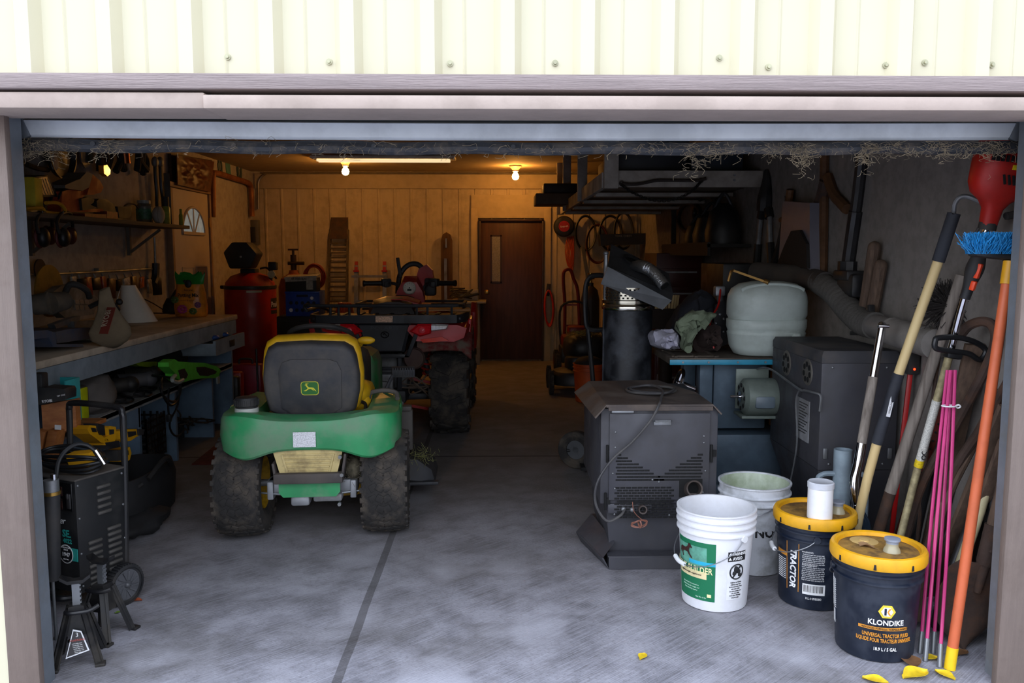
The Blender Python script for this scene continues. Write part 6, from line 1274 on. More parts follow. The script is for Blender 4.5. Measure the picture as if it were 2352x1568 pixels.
o = shelf_item('orange_grinder', 'orange and grey angled power tool on the wall shelf', 'power tool', 185); OR_ = mat('tool_orange', 'b5481a', .5, dirt='5f3a26', damt=.4); mb = MB(); px_x(mb, [(143, 440), (190, 425), (197, 445), (185, 460), (186, 478), (235, 480), (240, 487), (140, 487)], -2.92, .12); px_x(mb, [(213, 400), (230, 415), (238, 430), (232, 442), (215, 447), (200, 447)], -2.9, .14); mb.build('body', OR_, o, w=True, ang=20); mb = MB(); px_x(mb, [(183, 412), (198, 396), (215, 400), (205, 430), (190, 438), (150, 432), (150, 425), (180, 412)], -2.9, .13); mb.build('grey_casing', mat('tool_grey', '5f5d56', .6), o, w=True, ang=20)
mb = MB(); mb.tube([ax(152, 432, -2.93), ax(138, 445, -2.93), ax(134, 465, -2.95), ax(132, 483, -2.95)], .008, 6); mb.build('cord', HOSE, o, w=True)
o = shelf_item('black_tool', 'small black tool behind the red sandpaper packs on the wall shelf', 'tool', 205); mb = MB(); px_x(mb, [(187, 456), (205, 452), (217, 458), (215, 465), (208, 470), (225, 478), (190, 483)], -2.9, .1); mb.build('body', BLACKP, o, w=True)
o = shelf_item('black_tool', 'rounded black tool case between red packs and glass jar on wall shelf', 'tool', 245); mb = MB(); px_x(mb, [(222, 462), (228, 456), (245, 457), (262, 470), (268, 487), (225, 487)], -2.93, .1); mb.build('body', BLACKP, o, w=True)
o = shelf_item('sandpaper_pack', 'red and black sandpaper packs stacked on the wall shelf', 'pack', 235); mb = MB(); px_x(mb, [(195, 490), (245, 492), (245, 502), (195, 499)], -2.87, .1); mb.build('pack', mat('pack_red', '6a1a1c', .5, var=.5, scale=40), o, w=True); mb = MB(); px_x(mb, [(246, 485), (270, 487), (272, 503), (246, 501)], -2.87, .1); mb.build('pack', mat('pack_rust', '7a3020', .5, var=.5, scale=30), o, w=True)
o = shelf_item('black_box', 'small black box with a bent cable left of the glass jar', 'box', 287); mb = MB(); px_x(mb, [(270, 474), (302, 474), (303, 490), (297, 501), (274, 500)], -2.92, .1); mb.build('case', BLACKP, o, w=True); mb = MB(); mb.tube([ax(285, 474, -2.95), ax(295, 468, -2.95), ax(310, 470, -2.95), ax(318, 480, -2.95)], .006, 6); mb.build('cable', HOSE, o, w=True)
o = shelf_item('glass_jar', 'clear glass jar with a green label on the wall shelf', 'jar', 332); mb = MB(); mb.lathe([(0, 0), (.06, 0), (.065, .01), (.065, .14), (.05, .16), (.05, .17), (0, .17)], 24); j_ = mb.build('glass', mat('jar_glass', '8f938a', .1, trans=.5), o); mb = MB(); mb.lathe([(0, .165), (.055, .165), (.055, .19), (0, .195)], 24); mb.build('lid', mat('jar_lid_grey', 'a4a79c', .4), o); mb = MB(); patch(mb, .0655, -60, 110, .03, .12, 10); mb.build('label', mat('jar_green', '3f6a4c', .5, var=.5, scale=40), o)
o = shelf_item('dust_mask', 'white round dust mask leaning on the wall shelf beside the jar', 'mask', 364); q_ = ax(364, 494, -2.88); mb = MB(); mb.ell(q_, (.05, .065, .075)); mb.tube([q_ + V((.02, .06 * math.cos(i * .7), .07 * math.sin(i * .7))) for i in range(9)], .004, 5, 3, True); mb.build('mask', mat('mask_white', 'a49c8f', .8, var=.15), o, w=True)
o = shelf_item('spray_can', 'yellow green spray can with black cap on the wall shelf', 'spray can', 381); mb = MB(); mb.lathe([(0, 0), (.04, 0), (.04, .15), (.03, .17), (0, .17)], 20); mb.build('can', mat('can_green', '8f9a3a', .4, var=.3, scale=30), o); mb = MB(); mb.lathe([(0, .165), (.033, .165), (.033, .25), (0, .255)], 20); mb.build('cap', BLK, o)
o = thing('slim_bottle', 'slim yellow green bottle at the far end of the wall shelf', 'bottle', sp_(416, -2.92)); mb = MB(); mb.lathe([(0, 0), (.02, 0), (.02, .09), (.012, .11), (.012, .15), (0, .15)], 16); mb.build('bottle', mat('bottle_lime', '8f9a2e', .4), o)
o = shelf_item('level', 'tall narrow grey spirit level leaning upright at the far end of the shelf', 'level', 386); mb = MB(); mb.bar(sp_(388, -3.08), ax(382, 398, -3.1), .05, .03, .003); mb.build('body', mat('level_grey', '5b5a55', .5, .4), o, w=True)
# ear defenders hanging under the shelf
for i, x in enumerate((104, 151)):
    o = thing('ear_defenders', ('black ear defenders hanging nearest the door track under the shelf', 'black ear defenders hanging second from the door track under the shelf')[i], 'ear defenders', ax(x, 495, -2.83), group='ear defenders')
    c1, c2 = ax(x - 4, 545, -2.80), ax(x + 12, 541, -2.98)
    mb = MB(); mb.tube([c1 + V((0, -.05, .02)), ax(x - 20, 510, -2.82), ax(x - 8, 490, -2.85), ax(x + 12, 492, -2.92), c2 + V((0, .03, .05))], .011, 8, 6); mb.build('headband', BLK, o, w=True)
    for c_, m_ in ((c1, BLACKP), (c2, mat('cup_maroon', '4a1c1c', .4))): mb = MB(); mb.ell(c_, (.035, .050, .062)); cp_ = mb.build('ear_cup', m_, o, w=True); mb = MB(); mb.ell(c_ + V((-.025, 0, 0)), (.018, .056, .068)); mb.build('cushion', mat('cushion_red', '5a2020', .6), cp_, w=True)
    mb = MB(); mb.tube([ax(x - 8, 490, -2.85), ax(x - 6, 486, -2.83), V((-2.845, ax(x - 6, 486, -2.84).y, 1.66))], .004, 5); mb.build('hook', STL, o, w=True)
# upper wall things
WX = -3.13
o = thing('round_pan', 'round black pan with pale patch hanging at the upper left', 'pan', ax(133, 350, WX)); c_ = ax(133, 352, WX); mb = MB(); mb.lathe([(0, 0), (.17, 0), (.185, .04), (.175, .04), (.16, .012), (0, .012)], 32, Matrix.Translation(c_) @ Matrix.Rotation(R(90), 4, 'Y')); mb.build('pan', BLACKP, o, w=True); mb = MB(); mb.ell(ax(125, 372, WX + .03), (.012, .05, .06)); mb.build('pale_patch', mat('pale_patch', '8a837c', .6), o, w=True); mb = MB(); mb.tube([ax(110, 390, WX), ax(85, 386, WX), ax(62, 378, WX)], .018, 8); mb.build('handle', BLACKP, o, w=True)
o = thing('trowel', 'grey steel trowel hanging on the upper left wall', 'trowel', ax(195, 360, WX)); mb = MB(); px_x(mb, [(184, 340), (205, 342), (208, 375), (196, 386), (188, 372)], WX + .01, .01); mb.build('blade', STL, o, w=True); mb = MB(); mb.tube([ax(204, 340, WX + .03), ax(210, 352, WX + .03), ax(208, 372, WX + .03)], .02, 8); mb.build('handle', mat('handle_khaki', '4f4a2e', .7), o, w=True)
for i, (x, y, w_, h_, lb_, m_) in enumerate(((232, 362, 30, 30, 'dark strap bundle hanging above the orange lantern', 'strap_dark'), (266, 360, 26, 34, 'black glove bundle hanging right of the orange lantern', 'glove_dark'), (318, 365, 24, 30, 'dark leather pouch hanging left of the pry bars', 'pouch_dark'))):
    o = thing('hanging_bundle', lb_, 'bundle', ax(x, y - h_ / 2, WX)); mb = MB(); c_ = ax(x, y, WX); 
    for k in range(5): mb.tube([c_ + V((rnd.uniform(0, .05), rnd.uniform(-.1, .1), .12)), c_ + V((.04, rnd.uniform(-.11, .11), .0)), c_ + V((rnd.uniform(0, .04), rnd.uniform(-.08, .08), -.10 + rnd.uniform(-.03, .03)))], .028, 8, 4)
    mb.build('bundle', mat(m_, '1a1817', .8, var=.4, scale=20), o, w=True)
o = thing('amber_reflector', 'orange reflector lantern hanging below dark straps on the left wall', 'reflector', ax(246, 390, WX)); mb = MB(); px_x(mb, [(238, 380), (246, 378), (254, 390), (253, 400), (247, 405), (239, 398)], WX + .08, .04); mb.build('lens', mat('amber_lens', 'f08a10', .15, spec=.9), o, w=True)
o = thing('copper_can', 'shiny copper coloured can hanging near the ceiling of the left wall', 'can', ax(287, 360, WX)); mb = MB(); mb.cyl(ax(287, 375, WX + .05), ax(284, 345, WX + .05), .045, n=16); mb.build('can', mat('copper_can', '8a4a20', .3, .8), o, w=True)
for i, (x0, x1, x2, lb_) in enumerate(((356, 360, 361, 'black pry bar hanging on left wall, nearer the door opening'), (368, 372, 378, 'black pry bar with shiny tip hanging nearer the white door'))):
    o = thing('pry_bar', lb_, 'pry bar', ax(x0, 365, WX), group='pry bars'); mb = MB(); mb.tube([ax(x0, 362, WX + .02), ax(x0 + 1, 400, WX + .02), ax(x1, 440, WX + .02), ax(x2, 474, WX + .02)], .018, 8); mb.build('bar', BLACKP, o, w=True); mb = MB(); mb.ell(ax(x0, 372, WX + .02), (.03, .04, .05)); mb.build('clamp', STL, o, w=True)
pq = thing('carved_plaque', 'dark brown carved wooden plaque on the left wall above the white door', 'plaque', ax(440, 395, XL + .03)); mb = MB(); px_x(mb, [(393, 352), (487, 368), (478, 446), (395, 428)], XL + .04, .03); mb.build('backing', wood('plaque_wood', '2a170c', '4a2812', .5, 3), pq, w=True)
mb = MB(); pc_ = [ax(397, 356, XL + .05), ax(484, 371, XL + .05), ax(475, 441, XL + .05), ax(399, 424, XL + .05)]
def crv(u, v):
    p = pc_[0].lerp(pc_[1], u).lerp(pc_[3].lerp(pc_[2], u), v); n_ = mnoise.noise(V((u * 5, v * 3.4, 2))) + .6 * mnoise.noise(V((u * 12, v * 8, 5))); return p + V((.03 + .07 * n_ * math.sin(math.pi * u) * math.sin(math.pi * v), 0, 0))
mb.surf(crv, 40, 30, .01)
mb.build('carving', mat('carving_brown', '5a2c12', .45, var=.5, scale=12), pq, w=True, ang=60)
o = thing('power_outlet', 'white power outlet on the left wall beside the door track', 'outlet', ax(67, 561, XL + .01)); mb = MB(); px_x(mb, [(58, 552), (74, 552), (74, 570), (58, 570)], XL + .012, .01); mb.build('plate', mat('outlet_white', 'b9b4a8', .5), o, w=True)
# rail with hanging packets on the wall
rl = thing('hook_rail', 'thin metal rail along the left wall holding small packets', 'rail', ax(220, 625, XL + .04)); mb = MB(); mb.tube([ax(65, 631, XL + .04), ax(200, 626, XL + .04), ax(365, 616, XL + .04)], .01, 8, 3); mb.box(ax(225, 620, XL + .02), (.04, .05, .03)); mb.build('rail', STL, rl, w=True)
o = thing('grinding_disc', 'small dark grinding disc hung above the mitre saw', 'disc', ax(90, 618, XL + .05)); mb = MB(); mb.lathe([(0, 0), (.07, 0), (.07, .01), (0, .01)], 24, Matrix.Translation(ax(90, 618, XL + .05)) @ Matrix.Rotation(R(90), 4, 'Y')); mb.build('disc', mat('disc_brown', '3a2a24', .7), o, w=True)
PKC = (('packet_black', '1c1b1d'), ('packet_red', '8a2a24'), ('packet_silver', 'a7a198'), ('packet_orange', 'c4641c'), ('packet_brown', '5a3a24'), ('packet_clear', '8d857a'))
PKL = ('tiny silver packet leftmost on the hook rail', 'small black packet second from left on the hook rail', 'red and white packet third from left on the hook rail', 'small black key set in the left half of the hook rail', 'red cord loop in the middle of the hook rail', 'brown packet middle of the hook rail above the cone', 'black pouch above the white cone on hook rail', 'silver drill bit packet above the cone on hook rail', 'dark packet right of the drill bits on hook rail', 'bright orange packet on the right half of the hook rail', 'shiny clear packet right of the orange one on hook rail', 'black packet at the right end of the hook rail')
for i in range(12):
    x = 168 + i * 17.5; p = ax(x, 640 + (i * 7) % 9, XL + .06); m_ = mat(*PKC[(2, 0, 1, 0, 1, 4, 0, 2, 4, 3, 5, 0)[i]], .3, var=.5, scale=40); hh_ = .06 + .02 * (i % 3)
    o = thing('hanging_packet', PKL[i], 'packet', p, group='packets on the hook rail'); mb = MB(); mb.box((0, 0, -hh_ / 2), (.02, .075 + .02 * (i % 2), hh_ * 1.6), (rnd.uniform(-8, 8), rnd.uniform(-5, 5), rnd.uniform(-30, 10)), .006); mb.build('pouch', m_, o); mb = MB(); mb.tube([(0, -.01, .0), (-.02, 0, .06), (0, .01, .0)], .003, 5); mb.build('hanger', STL, o)
o = thing('steel_brush', 'long rod with blue black handle hanging at the end of the hook rail', 'tool', ax(355, 560, XL + .05)); mb = MB(); mb.tube([ax(355, 545, XL + .05), ax(357, 600, XL + .05), ax(358, 618, XL + .05)], .012, 8); mb.build('rod', STL, o, w=True); mb = MB(); mb.tube([ax(358, 605, XL + .06), ax(357, 635, XL + .06), ax(352, 652, XL + .06)], .035, 8); mb.build('handle', mat('blue_black', '181e2a', .5), o, w=True)

# ---- near left: sawhorse, bin, charger, jack stands
sw_ = thing('sawhorse', 'orange brown wooden sawhorse end beside the wheeled charger', 'sawhorse', (-2.2, 3.8, 0)); PW_ = wood('pine_orange', '8a4f26', 'b3733c', .6, 2.5)
b0, b1 = at(97, 967, 3.80), at(174, 948, 3.86); mb = MB(); mb.bar(b0, b1, .145, .045, .003) if 0 else mb.loft([[b0 + V((0, y, z)) for y, z in ((0, -.075), (.045, -.075), (.045, .075), (0, .075))], [b1 + V((0, y, z)) for y, z in ((0, -.07), (.045, -.07), (.045, .065), (0, .065))]]); bm_ = mb.build('beam', PW_, sw_, w=True); mb = MB(); mb.box((-2.06, 4.02, at(150, 972, 3.97).z - .018), (.16, .24, .02)); mb.build('shelf_plank', PW_, sw_, w=True)
mb = MB(); q_ = at(133, 981, 3.775); mb.box(q_, (.028, .004, .022), (0, 4, 0)); mb.build('paper_scrap', WHT, bm_, w=True)
for a_, y_ in ((132, 3.81), (105, 3.81)): l0, l1 = at(a_, 985, y_), at(a_ - 25, 1110, y_); l1 = along(l0, l1, 2.05); l1.z = max(l1.z, .0); l1 = along(l0, l1, (l0.z) / (l0.z - l1.z) if l0.z > l1.z else 1); mb = MB(); mb.bar(l0, V((l1.x, l1.y, .01)), .09, .04, .003); mb.build('leg', PW_, sw_, w=True)
tq = thing('turquoise_bin', 'open turquoise plastic bin behind the sawhorse', 'bin', at(140, 925, 4.0)); TQ = mat('turquoise_plastic', '2aa0a2', .45, dirt='4a7a7a', damt=.3)
z0, z1 = at(150, 972, 4.0).z, at(150, 872, 4.0).z; x0, x1 = at(104, 900, 3.97).x, at(152, 900, 3.97).x; mb = MB()
for c_, s_ in (((x1, 4.03, (z0 + z1) / 2), (.012, .13, z1 - z0)), ((x0, 4.03, (z0 + z1) / 2), (.012, .13, z1 - z0)), (((x0 + x1) / 2, 3.965, (z0 + z1) / 2 - .02), (x1 - x0, .012, z1 - z0 - .04)), (((x0 + x1) / 2, 4.09, (z0 + z1) / 2), (x1 - x0, .012, z1 - z0)), (((x0 + x1) / 2, 4.03, z0), (x1 - x0, .13, .012)), (((x0 + x1) / 2, 3.955, z1 - .05), (x1 - x0 + .02, .016, .03))): mb.box(c_, s_, bev=.003)
mb.build('tub', TQ, tq, w=True); mb = MB(); mb.cyl((x1 + .004, 4.03, z1 - .07), (x1 + .009, 4.03, z1 - .07), .018, n=16); mb.build('side_hole', mat('hole_blue', '16324a', .5), tq, w=True)
rc = thing('battery_charger', 'black battery charger resting on the sawhorse beam', 'battery charger', at(118, 925, 3.82)); mb = MB(); px_y(mb, [(80, 895), (98, 890), (146, 893), (150, 900), (150, 918), (88, 930), (80, 928)], 3.76, .10); mb.box(at(92, 880, 3.82), (.05, .06, .10), bev=.008); mb.build('case', mat('charger_black', '1f2023', .5, dirt='4b4844', damt=.4), rc, w=True)
txt('RYOBI', .017, PW, rc, Matrix.Translation(at(108, 921, 3.755)) @ Matrix.Rotation(R(90), 4, 'X') @ Matrix.Rotation(R(6), 4, 'Z'), w=True, bold=.0004); txt('18V ONE', .010, PW, rc, Matrix.Translation(at(140, 908, 3.755)) @ Matrix.Rotation(R(90), 4, 'X') @ Matrix.Rotation(R(10), 4, 'Z'), w=True)
wc = thing('wheeled_charger', 'tall black wheeled battery charger with louvres and turquoise lettering', 'battery charger', (-1.625, 3.12, 0), -24.6); CHB = mat('charger_body', '191a1c', .5, .1, dirt='3e3a37', damt=.4)
mb = MB(); mb.box((-.16, .115, .325), (.32, .23, .45), bev=.006); mb.build('case', CHB, wc)
mb = MB(); mb.box((-.16, .115, .552), (.325, .235, .008), bev=.002); mb.build('top_cover', mat('dusty_top', '4a4541', .7, dirt='6a6259', damt=.5), wc)
many('louvre', [(.001, .125, .50 - k * .026) for k in range(5)] + [(.001, .075, .29 - k * .024) for k in range(8)] + [(.001, .165, .32 - k * .024) for k in range(8)], lambda b_: b_.box((0, 0, 0), (.012, .064, .014), (0, 12, 0), .005), mat('louvre_grey', '5d5a56', .5, .4), wc)
many('screw', [(.001, y, z) for y in (.012, .215) for z in (.13, .26, .4, .53)], lambda b_: b_.ell((0, 0, 0), (.003, .005, .005), None, 8, 6), STL, wc)
mb = MB(); mb.box((-.09, -.002, .485), (.15, .006, .11), bev=.003); pn = mb.build('control_panel', mat('panel_black', '0f0f11', .3), wc)
mb = MB(); mb.box((-.10, -.006, .505), (.07, .003, .036)); mb.box((-.105, -.006, .455), (.075, .003, .042)); mb.build('display', mat('display_print', '3a2520', .3, var=.8, scale=120), pn); mb = MB(); mb.box((-.03, -.007, .47), (.02, .008, .06), bev=.003); mb.ell((-.03, -.012, .49), (.007, .005, .012)); mb.build('switch', BLK, pn)
TU = mat('print_turquoise', '2fa79c', .5)
txt('SE.', .040, TU, wc, FACE(-.06, -.0012, .335), bold=.001); txt('4022', .024, TU, wc, FACE(-.058, -.0012, .306), bold=.0008); txt('DSR', .05, TU, wc, FACE(-.155, -.0012, .335), bold=.001); txt('PRO', .018, TU, wc, FACE(-.155, -.0012, .302), bold=.0008); txt('Schumacher', .038, PW, wc, FACE(-.15, -.0012, .385), shear=.35, sx=.9)
mb = MB(); mb.box((-.16, -.001, .256), (.31, .002, .05)); mb.box((-.103, -.001, .32), (.003, .002, .05)); bd_ = mb.build('turquoise_band', TU, wc)
mb = MB(); MM = FACE(-.065, -.003, .255); mb.lathe([(0, .001), (.038, .001), (.038, 0)], 28, MM); b1_ = mb.build('round_badge', PW, bd_); mb = MB(); mb.lathe([(0, .0016), (.034, .0016), (.034, .001)], 28, MM); mb.build('badge_field', INK, b1_)
txt('1947', .022, PW, b1_, FACE(-.065, -.0052, .253), bold=.0006); txt('SINCE', .009, PW, b1_, FACE(-.065, -.0052, .272)); txt('SCHUMACHER', .007, PW, b1_, FACE(-.065, -.0052, .281)); txt('ELECTRIC', .007, PW, b1_, FACE(-.065, -.0052, .234))
mb = MB(); mb.tube([(-.005, .215, .10), (-.005, .235, .5), (-.005, .24, .72), (-.008, .24, .77), (-.04, .24, .795), (-.28, .24, .795), (-.315, .24, .77), (-.318, .24, .70), (-.318, .215, .10)], .013, 10, 6); mb.build('push_handle', BLACKP, wc)
for q in (.035, -.355):
    o = tyre(MB(), .082, .045, .062, 'cart').build('wheel', BLK, wc); o.location = (q, .17, .084); mb = MB(); mb.lathe([(0, .0), (.06, .0), (.064, .004)], 28, Matrix.Translation(V((.012, 0, 0))) @ Matrix.Rotation(R(90), 4, 'Y'))
    for k in range(12): a = k * .5236; mb.bar((.016, .02 * math.cos(a), .02 * math.sin(a)), (.018, .056 * math.cos(a + .3), .056 * math.sin(a + .3)), .008, .006)
    mb.ell((.018, 0, 0), (.012, .012, .012)); mb.build('hub', mat('hub_grey', '55565a', .4), o)
mb = MB()
for k in range(5): r_ = .115 + .012 * (k % 3); mb.tube([(-.14 + (r_ + .03) * math.cos(a * .5236), .10 + r_ * .62 * math.sin(a * .5236), .575 + .013 * k + .008 * math.sin(a + k)) for a in range(12)], .0065, 8, 4, True)
mb.build('cable_coil', HOSE, wc)
mb = MB(); mb.tube([(-.17, .0, .09), (-.16, -.06, .10), (-.04, -.06, .10), (-.02, .0, .09)], .012, 8); mb.build('foot', BLACKP, wc)
gg = thing('grease_gun', 'black grease gun with long hose standing upright beside the left track', 'grease gun', (at(120, 1330, 2.95).x, 2.95, 0)); c_ = at(121, 1330, 2.95); t_ = at(119, 1135, 2.95)
mb = MB(); mb.cyl(c_, t_, .0275, n=20); mb.build('barrel', mat('barrel_black', '222224', .5, dirt='4b4642', damt=.5), gg, w=True); mb = MB(); mb.cyl(t_, t_ + V((0, 0, .012)), .030, n=20); mb.build('band', BRASS, gg, w=True); mb = MB(); mb.cyl(t_ + V((0, 0, .012)), t_ + V((0, 0, .055)), .026, n=16); mb.build('head', STL, gg, w=True); mb = MB(); mb.cyl(c_ - V((0, 0, c_.z)), c_, .006); mb.build('rod', STL, gg, w=True)
mb = MB(); h0 = t_ + V((.01, 0, .055)); mb.tube([h0, at(128, 1095, 2.96), at(134, 1060, 2.98), at(150, 1035, 3.0), at(175, 1020, 3.03), at(200, 1022, 3.05), at(220, 1036, 3.06)], .008, 8); mb.build('hose', HOSE, gg, w=True); mb = MB(); mb.cyl(at(219, 1034, 3.06), at(240, 1066, 3.06), .011, .009, 12); mb.build('coupler', CHR, gg, w=True); mb = MB(); mb.cyl(h0 - V((0, 0, .005)), h0 + V((0, 0, .02)), .011); mb.build('fitting', CHR, gg, w=True)
def jack_stand(loc, rz, label, lab_):
    o = thing('jack_stand', label, 'jack stand', loc, rz); o.scale = (.8, .8, .86); JB_ = mat('jack_black', '1b1b1d', .45, .2, dirt='4d473f', damt=.5)
    for sx in (-1, 1):
        for sy in (-1, 1): mb = MB(); mb.bar((sx * .085, sy * .085, .005), (sx * .03, sy * .03, .22), .035, .008); mb.bar((sx * .09, sy * .075, .005), (sx * .032, sy * .025, .22), .008, .03); mb.box((sx * .09, sy * .09, .006), (.04, .04, .012), bev=.003); mb.build('leg', JB_, o)
    mb = MB(); mb.loft([[(-.045, -.045, .12), (.045, -.045, .12), (.045, .045, .12), (-.045, .045, .12)], [(-.03, -.03, .235), (.03, -.03, .235), (.03, .03, .235), (-.03, .03, .235)]]); mb.build('body', JB_, o)
    mb = MB(); mb.box((0, 0, .27), (.03, .022, .12)); 
    for k in range(6): mb.box((.016, 0, .225 + k * .018), (.008, .02, .008))
    mb.build('ratchet_bar', STL, o); mb = MB(); mb.loft([[(x, y, z) for y in (-.02, .02) for x, z in ([(-.06, .345), (-.03, .325), (.03, .325), (.06, .345)] if y < 0 else [(.06, .345), (.03, .325), (-.03, .325), (-.06, .345)])], [(x, y, z + .014) for y in (-.02, .02) for x, z in ([(-.06, .345), (-.03, .325), (.03, .325), (.06, .345)] if y < 0 else [(.06, .345), (.03, .325), (-.03, .325), (-.06, .345)])]]); mb.build('saddle', JB_, o)
    mb = MB(); mb.tube([(-.04, -.04, .22), (-.02, -.07, .225), (.05, -.07, .225), (.09, -.05, .235)], .009, 8); mb.build('lever', BLACKP, o)
    if lab_:
        mb = MB(); Ml = Matrix.Translation(V((0, -.075, .095))) @ Matrix.Rotation(R(75), 4, 'X'); mb.prism([(-.042, -.05), (.05, -.03), (.02, .05), (-.012, .06)], 0, .002, Ml); l_ = mb.build('warning_label', mat('label_offwhite', '', .5), o); mb = MB(); mb.prism([(-.037, -.044), (.043, -.027), (.017, .045), (-.010, .053)], .002, .0026, Ml); mb.build('label_field', mat('label_dark', '262326', .5), l_)
        txt('3', .024, PW, l_, Ml @ Matrix.Translation(V((.003, .036, .003)))); txt('WARNING', .012, mat('label_red', 'a83a30', .5), l_, Ml @ Matrix.Translation(V((.004, .016, .003))))
        for k in range(6): txt('read all safety notes', .006, PW, l_, Ml @ Matrix.Translation(V((.002 + .002 * k, .004 - k * .007, .003))), sx=.8)
jack_stand((-1.475, 2.80, 0), 20, 'black jack stand with a white edged warning label, nearest the camera', True)
jack_stand((-1.475, 2.985, 0), -15, 'black jack stand in front of the wheeled charger', False)
# ---- under the bench
def lump(name, label, cat, c, r, m, n=10, sc=8, amp=.25, group=None, seed=0, kind=None):
    mb = MB(); mb.ell((0, 0, 0), r, None, 24, 16)
    for v in mb.bm.verts: q = v.co.normalized() if v.co.length else v.co; f_ = 1 + amp * mnoise.noise(V((q.x * 2 + seed, q.y * 2, q.z * 2 + seed))) + amp * .5 * mnoise.noise(q * 5 + V((seed, 3, 1))); v.co *= f_; v.co.z = max(v.co.z, -r[2] * .92)
    return one_l(name, mb, m, label, cat, c, group, kind)
def one_l(name, mb, m, label, cat, c, group=None, kind=None, ang=60):
    o = mb.build(name, m, ang=ang); o.location = c; return tag(o, label, cat, group, kind)
o = thing('lime_bag', 'lime yellow and grey tool bag on the lower bench shelf', 'bag', (-2.22, 4.42, .52)); mb = MB(); mb.box((-.08, .0, .1), (.16, .13, .19), bev=.03); mb.build('bag', mat('bag_grey', '4f4a45', .8), o); mb = MB(); mb.box((.0, -.015, .1), (.012, .075, .17), bev=.005); mb.box((-.08, -.066, .1), (.14, .006, .17), bev=.003); mb.build('lime_panel', mat('lime_yellow', 'c0c814', .5), o)
lump('grey_jacket', 'grey cloth tool roll crumpled on the lower bench shelf', 'cloth', (-2.35, 4.66, .62), (.16, .16, .13), mat('grey_canvas', '605a56', .9, bump=.3, bscale=20), seed=3)
lump('black_tool_bag', 'large black tool bag on the far half of the lower bench shelf', 'bag', (-2.55, 5.95, .66), (.24, .5, .16), mat('bag_black', '19191b', .8, var=.3), seed=5, amp=.12)
for i, (x, y, z, lb_, c1) in enumerate(((-2.32, 4.98, .56, 'black drill with tangled cord behind the grey tool roll', '1e1d1c'), (-2.30, 5.2, .565, 'grey and black sander in the middle of the lower bench shelf', '4c4c50'), (-2.36, 5.42, .57, 'dark circular sander beside the lime green tool', '2a2926'))):
    o = thing('power_tool', lb_, 'power tool', (x, y, .52)); m_ = mat('tool_tone_%d' % i, c1, .5, dirt='5a5148', damt=.4); mb = MB(); mb.cyl((-.08, -.06, .10), (.06, .08, .10), .05, .042, 16); mb.ell((.06, .08, .10), (.05, .05, .05)); mb.build('body', m_, o); mb = MB(); mb.tube([(-.07, -.05, .08), (-.02, -.10, .05), (.04, -.10, .03)], .024, 8); mb.build('grip', BLK, o); mb = MB(); mb.lathe([(0, 0), (.06, 0), (.06, .03), (0, .04)], 20); mb.build('base', BLK, o); mb = MB(); mb.tube([(.04, -.1, .03), (.1, -.05, .01), (.08, .06, .012), (-.02, .12, .012), (-.08, .05, .012)], .006, 6); mb.build('cord', HOSE, o)
lt = thing('lime_tool', 'slim lime green and black power tool behind the bright green hedge trimmer', 'power tool', ax(360, 842, -2.35)); mb = MB(); px_x(mb, [(305, 832), (372, 830), (386, 838), (388, 848), (372, 856), (368, 846), (320, 840)], -2.33, .06); mb.build('body', mat('lime_green', '8aa51c', .5), lt, w=True); mb = MB(); mb.cyl(ax(378, 856, -2.31), ax(360, 838, -2.33), .035, n=12); mb.build('grip', BLK, lt, w=True)
ht = thing('hedge_trimmer', 'bright green electric trimmer lying on the lower bench shelf', 'trimmer', ax(440, 870, -2.18)); GN = mat('bright_green', '5cc83e', .4, var=.1, dirt='3a6a30', damt=.2)
out_ = [(388, 832), (400, 824), (410, 830), (440, 832), (470, 833), (500, 842), (507, 850), (504, 862), (496, 868), (470, 868), (440, 872), (418, 878), (405, 868), (404, 858), (395, 850), (388, 842)]
hole = [(452, 843), (470, 842), (490, 848), (498, 853), (495, 858), (478, 863), (460, 862), (453, 852)]
mb = MB(); P0 = [ax(x, y, -2.12) for x, y in out_]; px_x(mb, out_, -2.12, .07); mb.build('body', GN, ht, w=True, ang=25)
mb = MB(); px_x(mb, hole, -2.1165, .004); px_x(mb, [(410, 850), (424, 846), (432, 860), (428, 869), (416, 869)], -2.116, .004); mb.build('grip_opening', mat('opening_dark', '1a1414', .8), ht, w=True)
mb = MB(); mb.tube([ax(402, 862, -2.1), ax(395, 872, -2.08), ax(408, 878, -2.08), ax(420, 872, -2.09)], .013, 8); mb.box(ax(501, 873, -2.10), (.01, .05, .05)); mb.build('guard_and_tag', mat('tag_grey', '9aa09a', .5), ht, w=True)
cd = thing('extension_lead', 'bundle of black power cords looping down in front of the lower shelf', 'cord', ax(395, 880, -2.15)); mb = MB()
mb.tube([ax(350, 862, -2.2), ax(385, 866, -2.16), ax(410, 872, -2.15), ax(414, 900, -2.14), ax(400, 922, -2.14), ax(378, 912, -2.14), ax(368, 885, -2.15), ax(372, 868, -2.16)], .009, 6, 6)
mb.tube([ax(370, 870, -2.17), ax(372, 900, -2.13), ax(390, 930, -2.13), ax(408, 918, -2.13), ax(412, 885, -2.14)], .008, 6, 6); mb.tube([ax(412, 890, -2.13), ax(408, 930, -2.13), ax(390, 970, -2.14), ax(396, 995, -2.16), ax(410, 1000, -2.2), ax(425, 985, -2.3)], .007, 6, 6); mb.tube([ax(388, 890, -2.13), ax(386, 930, -2.13), ax(388, 955, -2.13)], .007, 6, 6); mb.build('cords', HOSE, cd, w=True); mb = MB(); mb.box(ax(388, 960, -2.13), (.03, .025, .05), bev=.005); mb.build('plug', BLK, cd, w=True)
lump('cord_heap', 'heap of black cords and tools piled around the lime tool', 'cord', (-2.42, 5.55, .575), (.14, .3, .07), mat('cord_black', '1d1b1a', .7, var=.4, scale=30), seed=9, amp=.5)
